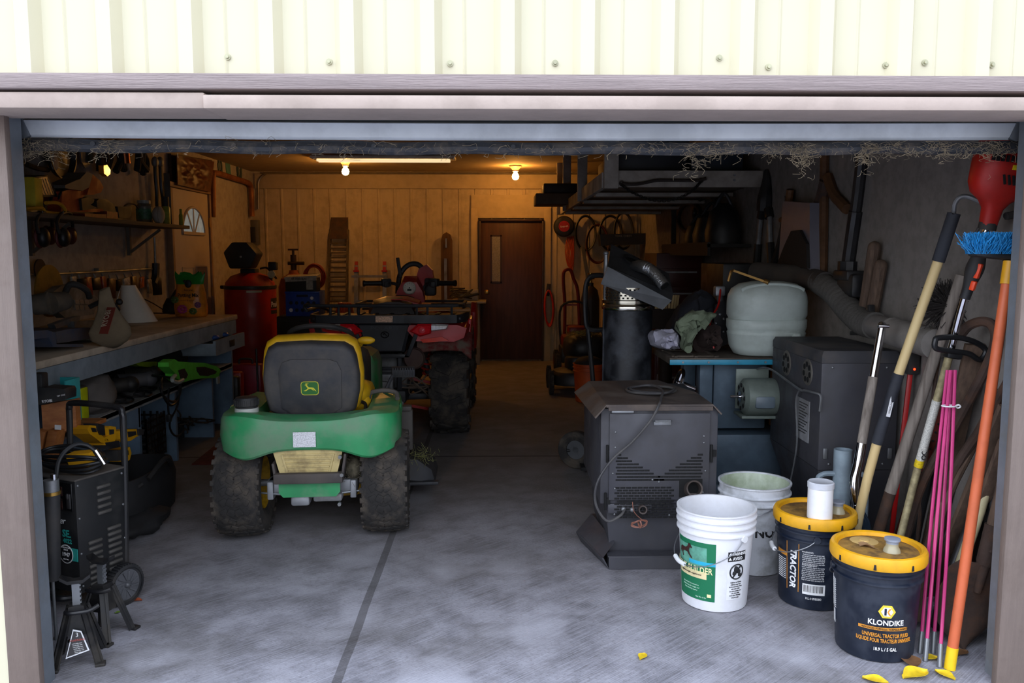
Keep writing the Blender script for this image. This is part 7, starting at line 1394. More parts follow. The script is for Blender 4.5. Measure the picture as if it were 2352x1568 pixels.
mc = thing('milk_crate', 'black plastic crate standing under the lower bench shelf', 'crate', (-2.35, 5.3, .1)); mb = MB()
for q in (-1, 1):
    for k in range(6): mb.box((q * .13, 0, .03 + k * .045), (.012, .28, .012)); mb.box((0, q * .14, .03 + k * .045), (.27, .012, .012))
    for k in range(7): mb.box((q * .13, -.14 + k * .0467, .14), (.012, .012, .28)); mb.box((-.13 + k * .0433, q * .14, .14), (.012, .012, .28))
mb.box((0, 0, .006), (.26, .28, .012)); mb.build('crate', BLACKP, mc)
DY = mat('drill_yellow', 'dc9f0e', .45, dirt='7a5a1a', damt=.2); XD = -1.93
def yellow_tool(label, outline, window, dark, nm='power_tool', cat='power tool'):
    o = thing(nm, label, cat, ax(*outline[0], XD)); mb = MB(); px_x(mb, outline, XD, .08); bd = mb.build('body', DY, o, w=True, ang=20)
    mb = MB(); px_x(mb, window, XD + .004, .02); mb.build('grip_opening', BLK, bd, w=True); mb = MB(); px_x(mb, dark, XD + .01, .07); mb.build('housing', BLK, o, w=True, ang=20)
yellow_tool('curved yellow and black cordless tool at the left of the open tool bag', [(200, 985), (207, 976), (222, 978), (226, 990), (238, 1004), (250, 1010), (248, 1018), (232, 1016), (220, 1006), (206, 996)], [(210, 982), (220, 983), (223, 992), (214, 992)], [(225, 972), (240, 976), (242, 1000), (232, 998), (226, 986)])
yellow_tool('yellow cordless drill with black window in the middle of the open tool bag', [(242, 1022), (240, 1004), (250, 1000), (248, 982), (252, 978), (266, 980), (268, 1000), (262, 1018), (252, 1024)], [(252, 986), (262, 986), (262, 996), (253, 998)], [(246, 1016), (274, 1012), (276, 1026), (250, 1032)])
yellow_tool('yellow framed tool with grey nozzle at the right of the open tool bag', [(286, 1008), (284, 990), (290, 986), (314, 985), (318, 990), (320, 1000), (312, 1004), (300, 1012), (290, 1014)], [(294, 991), (312, 990), (314, 998), (296, 1004)], [(318, 984), (332, 986), (330, 998), (320, 1000)])
yellow_tool('yellow battery pack poking out lower right of the open tool bag', [(284, 1032), (298, 1026), (302, 1040), (298, 1056), (288, 1060)], [(288, 1036), (295, 1034), (296, 1044), (289, 1046)], [(270, 1034), (284, 1032), (286, 1056), (272, 1058)], 'battery_pack', 'battery')
o = thing('yellow_charger', 'flat yellow charger lying behind the cable coil of the wheeled charger', 'battery charger', at(190, 1068, 3.26)); mb = MB(); px_y(mb, [(150, 1045), (205, 1040), (212, 1062), (205, 1070), (160, 1074)], 3.235, .07); mb.build('case', DY, o, w=True)
tb = thing('open_tool_bag', 'open black canvas tool bag full of yellow tools on the floor', 'bag', (-1.98, 4.35, 0)); mb = MB()
rg = [[(rx * math.copysign(abs(math.cos(i * .2618)) ** .6, math.cos(i * .2618)), ry * math.copysign(abs(math.sin(i * .2618)) ** .6, math.sin(i * .2618)), z) for i in range(24)] for rx, ry, z in ((.15, .30, .0), (.17, .33, .03), (.18, .34, .2), (.16, .32, .28), (.15, .31, .28), (.16, .32, .2), (.15, .30, .06))]; mb.loft(rg); mb.build('bag', mat('bag_black', '', .8), tb, ang=50); mb = MB(); mb.tube([(-.12, -.28, .26), (.0, -.34, .16), (.16, -.2, .25)], .016, 8); mb.tube([(.17, -.15, .26), (.2, 0, .33), (.17, .15, .26)], .014, 8); mb.build('strap', mat('strap_dark', '', .8), tb)
lump('black_cloth', 'black cloth heap on the floor in front of the tool bag', 'cloth', (-1.86, 4.15, .05), (.13, .22, .06), mat('bag_black', '', .8), seed=21, amp=.3)
mb = MB()
for k in range(26): c_ = V((rnd.gauss(0, .07), rnd.gauss(0, .10), abs(rnd.gauss(.07, .05)))); mb.tube([c_ + V((rnd.gauss(0, .07), rnd.gauss(0, .07), rnd.gauss(0, .04))) for _ in range(6)], .006, 5, 5, True)
for v in mb.bm.verts: v.co.z = max(v.co.z, .006)
one_l('chain_pile', mb, mat('rusty_chain', '3e3328', .7, .3, var=.5, scale=40), 'tangled rusty chain pile on the bench plinth', 'chain', (-2.5, 5.95, .1))
lump('white_rag', 'pale dirty rag lying at the foot of the chain pile', 'rag', (-2.38, 5.7, .14), (.05, .1, .05), mat('rag_grey', '6e6c68', .9), seed=30, amp=.4)
for i, (x, y, w_, d_, h_, m_, lb_) in enumerate(((-2.42, 7.14, .40, .09, .40, RED, 'dark red tool case standing upright past the end of the bench'), (-2.30, 7.5, .30, .12, .42, mat('magenta_red', '8a1a34', .4), 'crimson tool case standing furthest past the end of the bench'), (-2.38, 7.01, .34, .08, .38, BLACKP, 'black tool case standing against the end of the bench'))):
    o = thing('tool_case', lb_, 'tool case', (x, y, 0)); mb = MB(); mb.box((0, 0, h_ / 2), (w_, d_, h_), bev=.02); mb.build('case', m_, o); mb = MB(); mb.tube([(-.06, 0, h_), (-.05, 0, h_ + .04), (.05, 0, h_ + .04), (.06, 0, h_)], .01, 8); mb.build('handle', BLK, o)
o = thing('tripod_stand', 'black tripod with folded legs on the floor past the bench end', 'tripod', (-2.02, 6.9, 0)); mb = MB(); mb.cyl((0, 0, .08), (-.02, .05, .62), .008); mb.build('column', BLACKP, o)
for a in (0, 2.1, 4.2): mb = MB(); mb.bar((0, 0, .2), (.13 * math.cos(a), .13 * math.sin(a), .005), .008, .008); mb.build('leg', BLACKP, o)
mb = MB(); mb.box((-1.85, 6.05, .004), (.5, 1.1, .008), (0, 0, 3), .002); one('red_mat', mb, mat('mat_red', '6a2c22', .85, var=.3, dirt='3f3430', damt=.7), 'worn red mat on the floor between the bench and the mower', 'mat', (-1.85, 6.05, 0))

# ================================================================ back of the garage, left to right
YW = YB - .04
cp_ = thing('air_compressor', 'tall red vertical air compressor tank with black motor cover', 'air compressor', (-2.73, 9.15, 0)); TR_ = mat('tank_red', 'a51a0c', .3, var=.12, dirt='5a1a10', damt=.3)
mb = MB(); mb.lathe([(.20, 0), (.21, .0), (.21, .08), (.26, .12), (.27, .16), (.275, .22), (.275, 1.02), (.26, 1.10), (.20, 1.17), (.1, 1.205), (0, 1.21)], 48); mb.build('tank', TR_, cp_)
mb = MB(); mb.lathe([(.276, 1.03), (.281, 1.035), (.281, 1.065), (.276, 1.07)], 48, None, False); mb.box((-.29, -.03, 1.05), (.05, .05, .04), bev=.01); mb.build('band', BLACKP, cp_)
hp_ = [(.085, .14), (-.075, .14), (-.18, .02), (-.10, -.14), (.12, -.14), (.18, .03)][::-1]
mb = MB(); mb.prism([(-x, y) for x, y in hp_][::-1], 0, .26, Matrix.Translation(V((-.02, .0, 1.395))) @ Matrix.Rotation(R(90), 4, 'X'), .02); mb.box((0, 0, 1.22), (.16, .16, .06), bev=.01); mb.build('motor_cover', mat('cover_black', '1b1a19', .6), cp_); mb = MB(); mb.ell((-.01, -.265, 1.38), (.012, .006, .012)); mb.build('cover_bolt', STL, cp_)
mb = MB(); mb.box((.27, -.05, 1.28), (.09, .08, .09), bev=.01); mb.tube([(.13, -.05, 1.25), (.2, -.05, 1.26), (.26, -.05, 1.2), (.3, -.03, 1.14)], .012, 6); mb.cyl((.22, .0, 1.0), (.24, -.02, 1.25), .02); mb.build('pressure_switch', BLACKP, cp_); mb = MB(); mb.cyl((.265, -.09, 1.19), (.265, -.11, 1.19), .04, n=20); mb.cyl((.265, -.11, 1.19), (.265, -.113, 1.19), .034, n=20); mb.build('gauge', mat('gauge_face', 'b9b08f', .4), cp_)
mb = MB(); patch(mb, .2752, 66, 104, .76, .93, 8); pl_ = mb.build('brand_label', INK, cp_); txt('ProAir', .085, PW, pl_, None, (.2765, 86, .86), sx=.8, bold=.001); mb = MB(); patch(mb, .2758, 66, 104, .80, .815, 8); mb.build('red_line', RED, pl_); mb = MB(); patch(mb, .2752, 8, 42, 1.0, 1.02, 8); mb.build('yellow_strip', mat('gauge_face', '', .4), cp_)
o = thing('rust_tank', 'rust brown gas tank standing behind the red compressor', 'tank', (-2.42, 9.85, 0)); mb = MB(); mb.lathe([(0, 0), (.17, 0), (.18, .03), (.18, 1.02), (.15, 1.12), (.06, 1.18), (.05, 1.22), (0, 1.22)], 32); mb.build('cylinder', mat('tank_rust', '8a421c', .55, dirt='5a2c14', damt=.5), o); mb = MB(); mb.cyl((0, 0, 1.2), (0, 0, 1.4), .035); mb.cyl((-.06, -.02, 1.3), (.13, -.02, 1.3), .02); mb.cyl((0, 0, 1.38), (0, 0, 1.46), .015); mb.bar((-.06, 0, 1.46), (.06, 0, 1.46), .02, .02); mb.build('valve', mat('valve_dark', '3a2c1f', .5, .6), o)
o = thing('black_cabinet', 'black low cabinet under the blue crate', 'cabinet', (-2.02, 8.9, 0)); mb = MB(); mb.box((0, 0, .38), (.62, .42, .76), bev=.01); mb.build('body', BLACKP, o); mb = MB(); mb.box((0, -.216, .4), (.56, .012, .62), bev=.004); mb.build('door', BLACKP, o)
bcx = thing('blue_crate', 'blue plastic crate with round holes on the black cabinet', 'crate', (-2.05, 8.82, .762)); BLU = mat('crate_blue', '123f9a', .45, dirt='15264a', damt=.3); mb = MB()
for q in (-1, 1): mb.box((q * .17, 0, .13), (.014, .28, .26), bev=.003); mb.box((0, q * .14, .13), (.34, .014, .26), bev=.003)
mb.box((0, 0, .008), (.34, .28, .016)); mb.box((0, -.148, .25), (.36, .02, .02), bev=.003); mb.build('crate', BLU, bcx); mb = MB()
for i, (x, z) in enumerate([(-.12 + k * .06, .14) for k in range(5)] + [(-.12 + k * .06, .065) for k in range(5)]): mb.cyl((x, -.1472, z), (x, -.1495, z), .018, n=14)
mb.box((0, -.148, .215), (.12, .003, .025), bev=.001); mb.build('crate_holes', mat('hole_navy', '0a1630', .7), bcx); mb = MB(); mb.ell((.10, -.149, .19), (.018, .004, .018)); mb.ell((-.12, -.149, .065), (.02, .004, .02)); mb.build('white_caps', WHT, bcx)
o = thing('carton', 'black and white carton of a blasting kit on top of the blue crate', 'carton', (-2.07, 8.76, 1.024)); mb = MB(); mb.box((0, 0.04, .07), (.33, .15, .14), (0, 0, -3), .002); k_ = mb.build('box', mat('carton_black', '211d1b', .6), o); mb = MB(); mb.box((0, .03, .152), (.35, .16, .02), (8, -3, -3), .002); mb.box((.0, -.045, .128), (.33, .02, .05), (0, -3, -3)); mb.box((.09, -.042, .06), (.07, .006, .09), (0, 0, -3)); mb.build('white_flap', mat('carton_white', 'a39c8e', .6, var=.3, scale=30), o); txt('AIR SAND BLASTER', .03, INK, k_, FACE(.0, -.058, .128), sx=.75, bold=.0004)
mb = MB()
for k in range(7): mb.tube([(.10 * math.cos(a * .628) * (1 + .05 * ((k * 3) % 7 - 3)), -.045 + .013 * k, .14 + .12 * math.sin(a * .628) * (1 + .04 * ((k * 5) % 7 - 3))) for a in range(10)], .009, 6, 4, True)
one_l('red_hose', mb, mat('hose_red', '9a2416', .5), 'coiled red air hose standing behind the carton on the blue crate', 'hose', (-1.97, 8.93, 1.03))
rp2 = thing('loading_ramp', 'aluminium loading ramp with rungs leaning on the back wall', 'ramp', (-2.05, 10.6, 0)); RA = mat('ramp_metal', '5f523f', .45, .6, dirt='4f4433', damt=.5)
def RPT(x, z): t = z / 1.88; return V((-2.08 + x + .02 * t, 10.52 + .34 * t, z))
mb = MB()
for x in (-.115, .115): mb.bar(RPT(x, .02), RPT(x, 1.72), .02, .045)
mb.build('side_rail', RA, rp2, w=True)
for k in range(24): mb = MB(); mb.bar(RPT(-.11, .12 + k * .062), RPT(.11, .12 + k * .062), .024, .018); mb.build('rung', RA, rp2, w=True)
mb = MB(); mb.loft([[RPT(x, z) + V((0, y, 0)) for x, z, y in ((-.12, 1.60, -.03), (.12, 1.60, -.03), (.12, 1.60, .0), (-.12, 1.60, .0))], [RPT(x, z) + V((0, y, 0)) for x, z, y in ((-.11, 1.88, -.0), (.11, 1.88, -.0), (.11, 1.88, .02), (-.11, 1.88, .02))]]); mb.build('top_plate', RST, rp2, w=True)
ld2 = thing('step_ladder', 'narrow aluminium ladder with red capped rails at the back wall', 'ladder', (-1.68, 10.7, 0))
for x in (-1.84, -1.475): mb = MB(); mb.bar((x, 10.62, .0), (x, 10.78, 1.26), .05, .03); mb.build('rail', STL, ld2, w=True); mb = MB(); mb.bar((x, 10.77, 1.20), (x, 10.79, 1.31), .04, .03); mb.box((x, 10.76, 1.19), (.07, .05, .025)); mb.build('red_cap', RED, ld2, w=True)
for z in (.3, .55, .80, 1.12): mb = MB(); mb.bar((-1.9 if z > 1.1 else -1.84, 10.62 + .16 * z / 1.26, z), (-1.44, 10.62 + .16 * z / 1.26, z), .04, .03); mb.build('rung', STL, ld2, w=True)
jb_ = thing('wooden_board', 'tall brown rounded board with a silver jack in front, right of the ladder', 'board', (-.68, 10.75, 0)); mb = MB(); mb.prism([(-.075, 0), (.075, 0), (.075, 1.58), (.05, 1.66), (0, 1.69), (-.05, 1.66), (-.075, 1.58)], 0, .025, Matrix.Translation(V((-.675, 10.86, 0))) @ Matrix.Rotation(R(90), 4, 'X')); mb.build('board', wood('jack_board', '4a3018', '6b4a28', axis='Z'), jb_, w=True); mb = MB(); mb.box((-.69, 10.82, 1.0), (.035, .03, .7)); mb.box((-.68, 10.82, 1.55), (.02, .02, .12)); mb.build('silver_strip', STL, jb_, w=True)
cb2 = thing('base_cabinet', 'pale grey cabinet with light top beside the brown back door', 'cabinet', (-.42, 10.62, 0)); PGR = mat('cabinet_pale', '8d867c', .6); mb = MB(); mb.box((-.42, 10.68, .39), (.36, .44, .78), bev=.004); mb.build('body', PGR, cb2, w=True); mb = MB(); mb.box((-.42, 10.66, .80), (.52, .5, .03), bev=.004); mb.build('top', mat('cabinet_top', 'a59c8c', .5), cb2, w=True)
o = thing('white_machine', 'white machine with tangled black cords on the pale cabinet', 'machine', (-.42, 10.6, .816)); mb = MB(); mb.box((.03, .05, .07), (.26, .2, .14), bev=.01); mb.build('case', mat('machine_white', '9a9488', .5), o); mb = MB()
for k in range(5): mb.tube([(rnd.uniform(-.2, .1), -.08, rnd.uniform(.02, .16)) for _ in range(5)], .009, 6, 6)
mb.cyl((-.02, -.08, .05), (.17, -.08, .09), .018); mb.build('cords', HOSE, o)

# ---- back right
o = thing('hose_reel', 'black cord reel with red centre on the back wall right of the door', 'cord reel', at(1295, 520, YW)); c_ = at(1295, 520, YW - .06); MM = Matrix.Translation(c_) @ Matrix.Rotation(R(90), 4, 'X'); mb = MB(); mb.lathe([(0, -.05), (.125, -.05), (.135, -.03), (.135, .04), (.12, .06), (.085, .07), (0, .07)], 32, MM); mb.build('reel', BLACKP, o, w=True); mb = MB(); mb.lathe([(0, .073), (.07, .073), (.072, .07)], 28, MM); d_ = mb.build('red_centre', RED, o, w=True); txt('Snap-on', .035, PW, d_, MM @ Matrix.Translation(V((0, 0, .074))) @ Matrix.Rotation(R(8), 4, 'Z'), w=True, sx=.9)
ORC = mat('orange_cord', 'a83c12', .5)
mb = MB()
for k in range(4): mb.tube([at(1304 + k * 4, 545 - k, YW - .06), at(1299 + k * 3, 580, YW - .06), at(1306 + k * 3, 612 + k * 3, YW - .06), at(1312 + k * 2, 580, YW - .06)], .008, 6, 6, True)
one('power_lead', mb, ORC, 'orange extension cord hanging below the cord reel', 'cord', at(1308, 545, YW - .06))
mb = MB()
for k in range(7): mb.tube([V((.66 + .055 * math.cos(a * .628) * (1 + .05 * (k % 3)), YW - .05 - .012 * k, .70 + .21 * math.sin(a * .628) * (1 + .02 * k) - .03 * math.cos(a * .628))) for a in range(10)], .010, 6, 4, True)
oc = thing('cord_coil', 'thick coil of orange cord hanging low beside the brown back door', 'cord', (.66, YW - .06, .92)); mb.build('coil', mat('coil_red_orange', 'c02a12', .5), oc, w=True); mb = MB(); mb.bar((.64, YW - .06, .86), (.66, YW - .06, 1.02), .035, .05, .006); mb.build('plug', BLK, oc, w=True)
for i, (x, y, rx, ry, m_, lb_) in enumerate(((1345, 535, 22, 38, HOSE, 'thin black hose loop hanging nearest the cord reel'), (1372, 560, 24, 42, mat('hose_dark_red', '4a1a14', .5), 'dark red hose loop between two black hose loops'), (1402, 535, 24, 38, HOSE, 'thin black hose loop right of the dark red loop'), (1432, 530, 20, 40, HOSE, 'black hose loop furthest right on the back wall'))):
    mb = MB()
    for k in range(3): mb.tube([at(x + rx * (1 + .04 * k) * math.cos(a * .524), y + ry * (1 + .03 * k) * math.sin(a * .524), YW - .05 - .02 * k) for a in range(12)], .011, 6, 4, True)
    one('hanging_hose', mb, m_, lb_, 'hose', at(x, y - ry, YW - .05), 'hose loops on the back wall')
o = thing('long_case', 'long black case with pale lettering mounted high on the back right wall', 'case', at(1440, 550, 10.5)); mb = MB(); px_y(mb, [(1378, 538), (1498, 535), (1500, 560), (1380, 564)], 10.5, .2); mb.build('case', BLACKP, o, w=True); txt('TOOL CHEST', .035, mat('lettering_grey', '8a8680', .5), o, Matrix.Translation(at(1432, 542, 10.497)) @ Matrix.Rotation(R(90), 4, 'X'), w=True)
_b = at(1385, 800, 9.9); _b.z = .0; mb = MB(); mb.bar(at(1338, 568, 10.4), _b, .05, .02); one('pale_strip', mb, mat('strip_pale', '7d776e', .6), 'pale narrow strip leaning behind the drum, left of hose loops', 'strip', at(1362, 680, 10.1))
hr = thing('hand_truck', 'red hand truck with tall handle standing right of the back door', 'hand truck', (.86, 9.9, 0)); mb = MB(); RDK = mat('red_dull', '7a1a12', .45)
mb.tube([(.79, 9.95, .1), (.80, 9.95, .75), (.78, 9.96, 1.08), (.79, 9.96, 1.2), (.86, 9.96, 1.22), (.90, 9.96, 1.12), (.96, 9.95, .9), (.99, 9.95, .1)], .020, 8); mb.box((.89, 9.85, .05), (.36, .22, .02)); 
for z in (.3, .55, .8): mb.bar((.79, 9.95, z), (.98, 9.95, z), .025, .02)
mb.build('frame', RDK, hr, w=True)
for x in (.70, 1.0): o = tyre(MB(), .12, .06, .07, 'cart').build('wheel', RUB, hr); o.location = (x - .86, .12, .125); rim_mesh(.074, .05).build('hub', RDK, o)
o = thing('gas_cylinder', 'dark gas cylinder with brass valve behind the red hand truck', 'gas cylinder', (1.12, 10.1, 0)); mb = MB(); mb.lathe([(0, 0), (.11, 0), (.115, .02), (.115, .85), (.09, .97), (.04, 1.02), (.04, 1.06), (0, 1.06)], 28); mb.build('cylinder', mat('cylinder_brown', '2e2118', .5), o); mb = MB(); mb.cyl((0, 0, 1.05), (0, 0, 1.16), .025); mb.cyl((-.05, 0, 1.12), (.05, 0, 1.12), .018); mb.lathe([(0, 1.16), (.035, 1.16), (.035, 1.18), (0, 1.18)], 14); mb.build('valve', BRASS, o)
pw = thing('pressure_washer', 'red machine with black engine parked beside the orange cord coil', 'pressure washer', (.88, 9.4, 0)); mb = MB(); mb.box((0, 0, .42), (.32, .36, .14), bev=.03); mb.box((.02, .05, .53), (.22, .22, .12), bev=.03); mb.build('shroud', RDK, pw); mb = MB(); mb.box((0, 0, .28), (.36, .4, .18), bev=.02); mb.tube([(-.15, .15, .3), (-.15, .2, .8), (.15, .2, .8), (.15, .15, .3)], .014, 8); mb.build('engine', BLACKP, pw)
for x in (-.2, .2): o = tyre(MB(), .13, .06, .08, 'cart').build('wheel', RUB, pw); o.location = (x, -.05, .134); rim_mesh(.084, .05).build('hub', mat('rim_grey', '', .4), o)
lm2 = thing('push_mower', 'black push mower with grass catcher on the floor left of the orange bucket', 'lawn mower', (.80, 8.45, 0)); mb = MB(); mb.loft([[(x * k, y * k, z) for x, y in se(.26, .27, 28, .8)] for k, z in ((1, .09), (1.02, .16), (.9, .22), (.5, .25))]); mb.lathe([(.0, .36), (.11, .36), (.12, .34), (.12, .24)], 20); mb.build('deck', BLACKP, lm2)
for x, y in ((-.27, -.2), (.27, -.2), (-.27, .22), (.27, .22)): o = tyre(MB(), .115, .05, .07, 'cart').build('wheel', RUB, lm2); o.location = (x, y, .119); rim_mesh(.074, .04).build('hub', mat('rim_grey', '', .4), o)
mb = MB(); mb.ell((.12, .30, .42), (.24, .26, .17), None, 20, 12, .8); gc = mb.build('grass_catcher', BLACKP, lm2)
mb = MB()
for _ in range(120): p = V((.08 + rnd.gauss(0, .08), .18 + rnd.gauss(0, .06), .585 + rnd.gauss(0, .012))); mb.tube([p, p + V((rnd.gauss(0, .05), rnd.gauss(0, .04), rnd.gauss(0, .015)))], .003, 3, 1, sm=False)
tag(mb.build('dry_grass', mat('dry_grass', '8a7a3f', .9, var=.4), lm2), kind='stuff')
ob_ = thing('orange_bucket', 'orange bucket standing on the floor left of the black drum', 'bucket', (.865, 7.86, 0)); mb = MB(); bucket_body(mb, .125, .148, .37, (.30, .335)); mb.build('bucket', mat('bucket_orange', 'b84a14', .5), ob_); mb = MB(); mb.ell((0, 0, .37), (.135, .135, .07)); mb.build('dark_load', mat('bag_black', '', .8), ob_)
ht2 = thing('hand_cart', 'black tube framed hand cart with pneumatic wheels behind the low stove', 'hand cart', (.60, 5.2, 0)); mb = MB(); mb.tube([at(1385, 757, 5.3), at(1358, 757, 5.3), at(1347, 745, 5.3), at(1344, 700, 5.3), at(1346, 655, 5.3), at(1356, 636, 5.3), at(1375, 632, 5.3), at(1392, 634, 5.3)], .016, 8, 6); p_ = at(1350, 750, 5.3); mb.tube([p_, V((.62, 5.32, .5)), V((.62, 5.35, .13))], .016, 8); mb.tube([at(1385, 757, 5.3), V((.78, 5.32, .5)), V((.78, 5.35, .13))], .016, 8); mb.cyl((.45, 5.37, .12), (.9, 5.37, .12), .012); mb.box((.70, 5.28, .04), (.34, .18, .02)); mb.build('frame', BLACKP, ht2, w=True)
for x, y, rz in ((.515, 5.36, 62), (.90, 5.40, 62)):
    o = tyre(MB(), .125, .075, .065, 'none').build('wheel', RUB, ht2); o.location = (x - .60, y - 5.2, .129); o.rotation_euler = (0, 0, R(rz)); mb = MB(); MM = Matrix.Rotation(R(-90), 4, 'Y'); mb.lathe([(0, .02), (.02, .02), (.022, .0), (.06, .005), (.07, .02)], 24, MM)
    for k in range(7): a = k * .8976; mb.bar(MM @ V((.02 * math.cos(a), .02 * math.sin(a), .014)), MM @ V((.062 * math.cos(a), .062 * math.sin(a), .014)), .014, .01)
    mb.build('hub', mat('hub_plastic', '4c4e52', .4), o)
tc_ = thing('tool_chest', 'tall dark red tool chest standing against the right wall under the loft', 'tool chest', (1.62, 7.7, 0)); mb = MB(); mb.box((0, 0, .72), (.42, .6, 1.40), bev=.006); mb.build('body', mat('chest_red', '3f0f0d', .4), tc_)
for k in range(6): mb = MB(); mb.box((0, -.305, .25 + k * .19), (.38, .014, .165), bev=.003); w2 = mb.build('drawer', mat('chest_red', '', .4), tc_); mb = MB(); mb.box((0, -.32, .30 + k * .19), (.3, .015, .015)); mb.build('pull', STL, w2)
mb = MB()
for x, y in ((-.17, -.25), (.17, -.25), (-.17, .25), (.17, .25)): mb.cyl((x - .02, y, .025), (x + .02, y, .025), .025)
mb.build('castors', RUB, tc_)
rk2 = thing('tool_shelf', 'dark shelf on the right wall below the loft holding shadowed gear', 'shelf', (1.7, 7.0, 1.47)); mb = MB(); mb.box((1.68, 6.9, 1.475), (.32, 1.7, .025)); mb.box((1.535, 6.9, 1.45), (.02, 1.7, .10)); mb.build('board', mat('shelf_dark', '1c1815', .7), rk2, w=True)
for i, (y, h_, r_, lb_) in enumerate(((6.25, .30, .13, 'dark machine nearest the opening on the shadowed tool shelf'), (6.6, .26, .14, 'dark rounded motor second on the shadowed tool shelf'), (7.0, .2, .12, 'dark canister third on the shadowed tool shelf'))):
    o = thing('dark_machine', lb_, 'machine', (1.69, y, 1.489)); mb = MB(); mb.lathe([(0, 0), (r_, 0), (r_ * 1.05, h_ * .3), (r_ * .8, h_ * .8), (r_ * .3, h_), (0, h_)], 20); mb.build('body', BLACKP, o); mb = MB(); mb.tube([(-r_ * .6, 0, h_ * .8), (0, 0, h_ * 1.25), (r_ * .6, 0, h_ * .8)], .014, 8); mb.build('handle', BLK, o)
for i, (x, y, r_, lb_) in enumerate(((1585, 500, 26, 'black strap loop hanging above the shadowed tool shelf, left one'), (1625, 490, 30, 'black strap loop hanging above the shadowed tool shelf, right one'))): mb = MB(); mb.tube([ax(x + r_ * math.cos(a * .628), y + r_ * 1.3 * math.sin(a * .628), 1.80) for a in range(10)], .022, 8, 4, True); one('strap_loop', mb, BLACKP, lb_, 'strap', ax(x, y, 1.80), 'strap loops')
_b = ax(1548, 620, 1.80); _b.z = .0; mb = MB(); mb.bar(ax(1548, 440, 1.80), _b, .05, .03); one('dark_stake', mb, BLACKP, 'tall dark stake against the right wall under the loft', 'stake', ax(1548, 620, 1.80))
mb = MB(); mb.bar(ax(1640, 430, 1.78), ax(1640, 545, 1.78), .018, .018); one('thin_rod', mb, RST, 'thin rod hanging from the loft above the tool shelf', 'rod', ax(1640, 430, 1.78))
o = thing('storage_chest', 'black storage chest on a stand against the right wall behind the tank', 'chest', (1.66, 5.75, 0)); mb = MB(); mb.box((0, 0, 1.24), (.36, .6, .22), bev=.01); mb.build('box', BLACKP, o)
for x, y in ((-.15, -.26), (.15, -.26), (-.15, .26), (.15, .26)): mb = MB(); mb.bar((x, y, 0), (x, y, 1.13), .03, .03); mb.build('leg', BLACKP, o)
# cloths and small engine on the saw table
def cloth(name, label, pts, Y, th, m, seed, cat='cloth'):
    P = [at(x, y, Y) for x, y in pts]; c_ = sum(P, V((0, 0, 0))) / len(P); mb = MB(); rings = []
    for k, (s_, d) in enumerate(((.15, -th * 1.05), (.4, -th), (.62, -th * 1.05), (.82, -th * .8), (.94, -th * .5), (1, -th * .1), (1, th * .3), (.8, th))):
        rings.append([c_ + (p - c_) * s_ + V((0, d, 0)) + V((mnoise.noise(p * 9 + V((seed, k * .4, 0))), mnoise.noise(p * 9 + V((0, seed, k))) * 1.6, mnoise.noise(p * 9 + V((k, 0, seed))))) * .03 + V((0, .02 * mnoise.noise(p * 34 + V((seed, k * 1.7, 0))), .014 * mnoise.noise(p * 40 + V((k, seed, 2))))) for p in smooth_path(P, 4, True)])
    mb.loft(rings); bot = min(v.co.z for v in mb.bm.verts)
    return tag(mb.build(name, m, loc=(c_.x, c_.y, bot), ang=50), label, cat)
cloth('white_towel', 'white towel bunched on the left end of the saw table', [(1497, 765), (1515, 756), (1545, 757), (1560, 770), (1558, 790), (1540, 802), (1510, 800), (1497, 790)], 4.75, .12, mat('towel_white', 'b5b4c6', .9, bump=.4), 1)
cloth('green_cloth', 'pale green cloth draped over the saw table beside the white towel', [(1552, 750), (1565, 728), (1590, 715), (1615, 716), (1635, 720), (1636, 732), (1608, 742), (1595, 760), (1590, 780), (1588, 805), (1565, 803), (1568, 775)], 4.62, .06, mat('cloth_green', '74806a', .9, bump=.4), 2)
cloth('navy_jacket', 'dark navy jacket heaped behind the green cloth', [(1530, 770), (1545, 725), (1580, 680), (1610, 668), (1640, 690), (1645, 730), (1620, 745), (1570, 760), (1550, 785)], 5.0, .12, mat('jacket_navy', '14161f', .9), 3)
cloth('brown_cap', 'dark brown cap lying in front of the small engine', [(1595, 765), (1610, 745), (1635, 742), (1652, 760), (1655, 795), (1630, 803), (1600, 800)], 4.72, .07, mat('cap_brown', '2e211d', .9), 4, 'cap')
en = thing('small_engine', 'small black engine on the saw table left of the white tank', 'engine', at(1655, 800, 4.95)); mb = MB(); px_y(mb, [(1643, 700), (1660, 690), (1672, 700), (1676, 740), (1672, 790), (1645, 800), (1636, 780), (1640, 740)], 4.85, .14); mb.build('block', BLACKP, en, w=True); mb = MB(); q_ = at(1652, 668, 4.88); mb.box(q_, (.06, .06, .06), bev=.01); mb.cyl(q_, at(1656, 700, 4.9), .02); mb.build('filter', STL, en, w=True)
mb = MB(); 
for k in range(8): q_ = at(1645 + (k % 3) * 9, 712 + k * 10, 4.846); mb.ell(q_, (.009, .006, .009), None, 8, 6)
mb.build('bolts', STL, en, w=True); mb = MB(); mb.tube([at(1655, 660, 4.86), at(1650, 700, 4.8), at(1634, 730, 4.72), at(1630, 765, 4.7), at(1640, 800, 4.68)], .006, 6); mb.build('red_cord', RED, en, w=True)
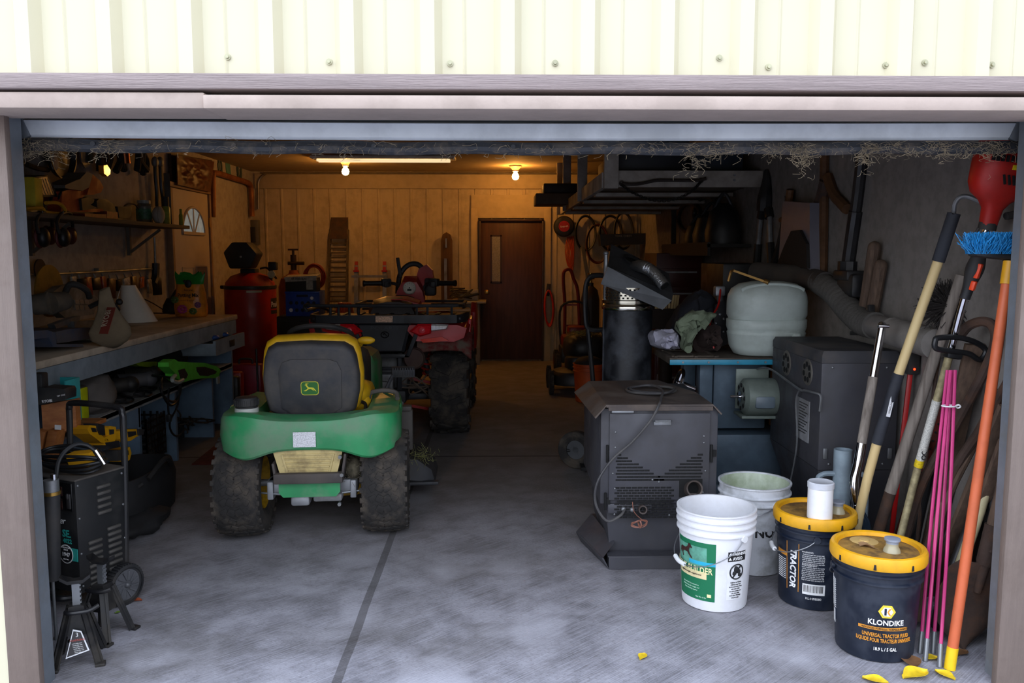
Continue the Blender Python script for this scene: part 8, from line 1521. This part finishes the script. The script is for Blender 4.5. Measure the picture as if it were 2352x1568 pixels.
o = thing('bit_box', 'dark box of wooden handled tools behind the white towel', 'tool box', at(1530, 740, 5.9)); c_ = at(1530, 730, 5.9); mb = MB(); mb.box(c_, (.24, .16, .14)); mb.cyl(V((c_.x, c_.y, 0)), c_, .05); mb.build('box', mat('box_brown', '2b1d16', .7), o, w=True); mb = MB()
for k in range(9): q_ = at(1506 + k * 6, 700, 5.85 + .02 * (k % 3)); mb.cyl(q_ - V((0, 0, .05)), q_ + V((rnd.uniform(-.02, .02), 0, .07)), .009, n=8)
mb.build('tool_handles', wood('pale_handle_wood', '', ''), o, w=True)
# leaves and chips on the concrete
LF = mat('yellow_leaf', 'd8b81c', .6, var=.2, scale=40); LB_ = mat('brown_leaf', '6b4a2c', .8, var=.3, scale=40)
for i, (x, y, s_, rz, m_, lb_) in enumerate(((2103, 1553, .055, 20, LF, 'large yellow leaf on the concrete in front of the pink rods'), (2170, 1553, .035, 120, LF, 'folded yellow leaf below the tip of the orange pole'), (2010, 1566, .04, -30, LF, 'yellow leaf at the bottom edge in front of the nearest pail'), (1476, 1510, .025, 60, LF, 'small yellow leaf alone on the open concrete floor'), (2092, 1524, .05, 80, LB_, 'dry brown leaf beside the nearest pail'), (2137, 1514, .03, 10, LF, 'small yellow leaf between the pink rod tips'), (315, 1380, .02, 0, mat('chip_orange', 'a8502e', .7), 'orange chip on the floor beside the charger wheel'), (271, 1408, .012, 40, mat('leaf_green', '6a8a2a', .7), 'tiny green leaf on the floor near the charger wheel'), (2210, 1502, .03, 30, LB_, 'dry brown leaf by the shovel tip'))):
    mb = MB(); mb.surf(lambda u, v: V(((u - .5) * 2 * s_, (v - .5) * 1.3 * s_ * math.sin(math.pi * min(.98, max(.05, u))) , .003 + .12 * s_ * math.sin(3 * u) ** 2 + .2 * s_ * (v - .5) ** 2 * 4)), 10, 6, .0006); q_ = fl(x, y); o = one_l('fallen_leaf' if 'leaf' in lb_ else 'orange_chip', mb, m_, lb_, 'leaf' if 'leaf' in lb_ else 'chip', q_, 'fallen leaves' if 'leaf' in lb_ else None); o.rotation_euler = (0, 0, R(rz))
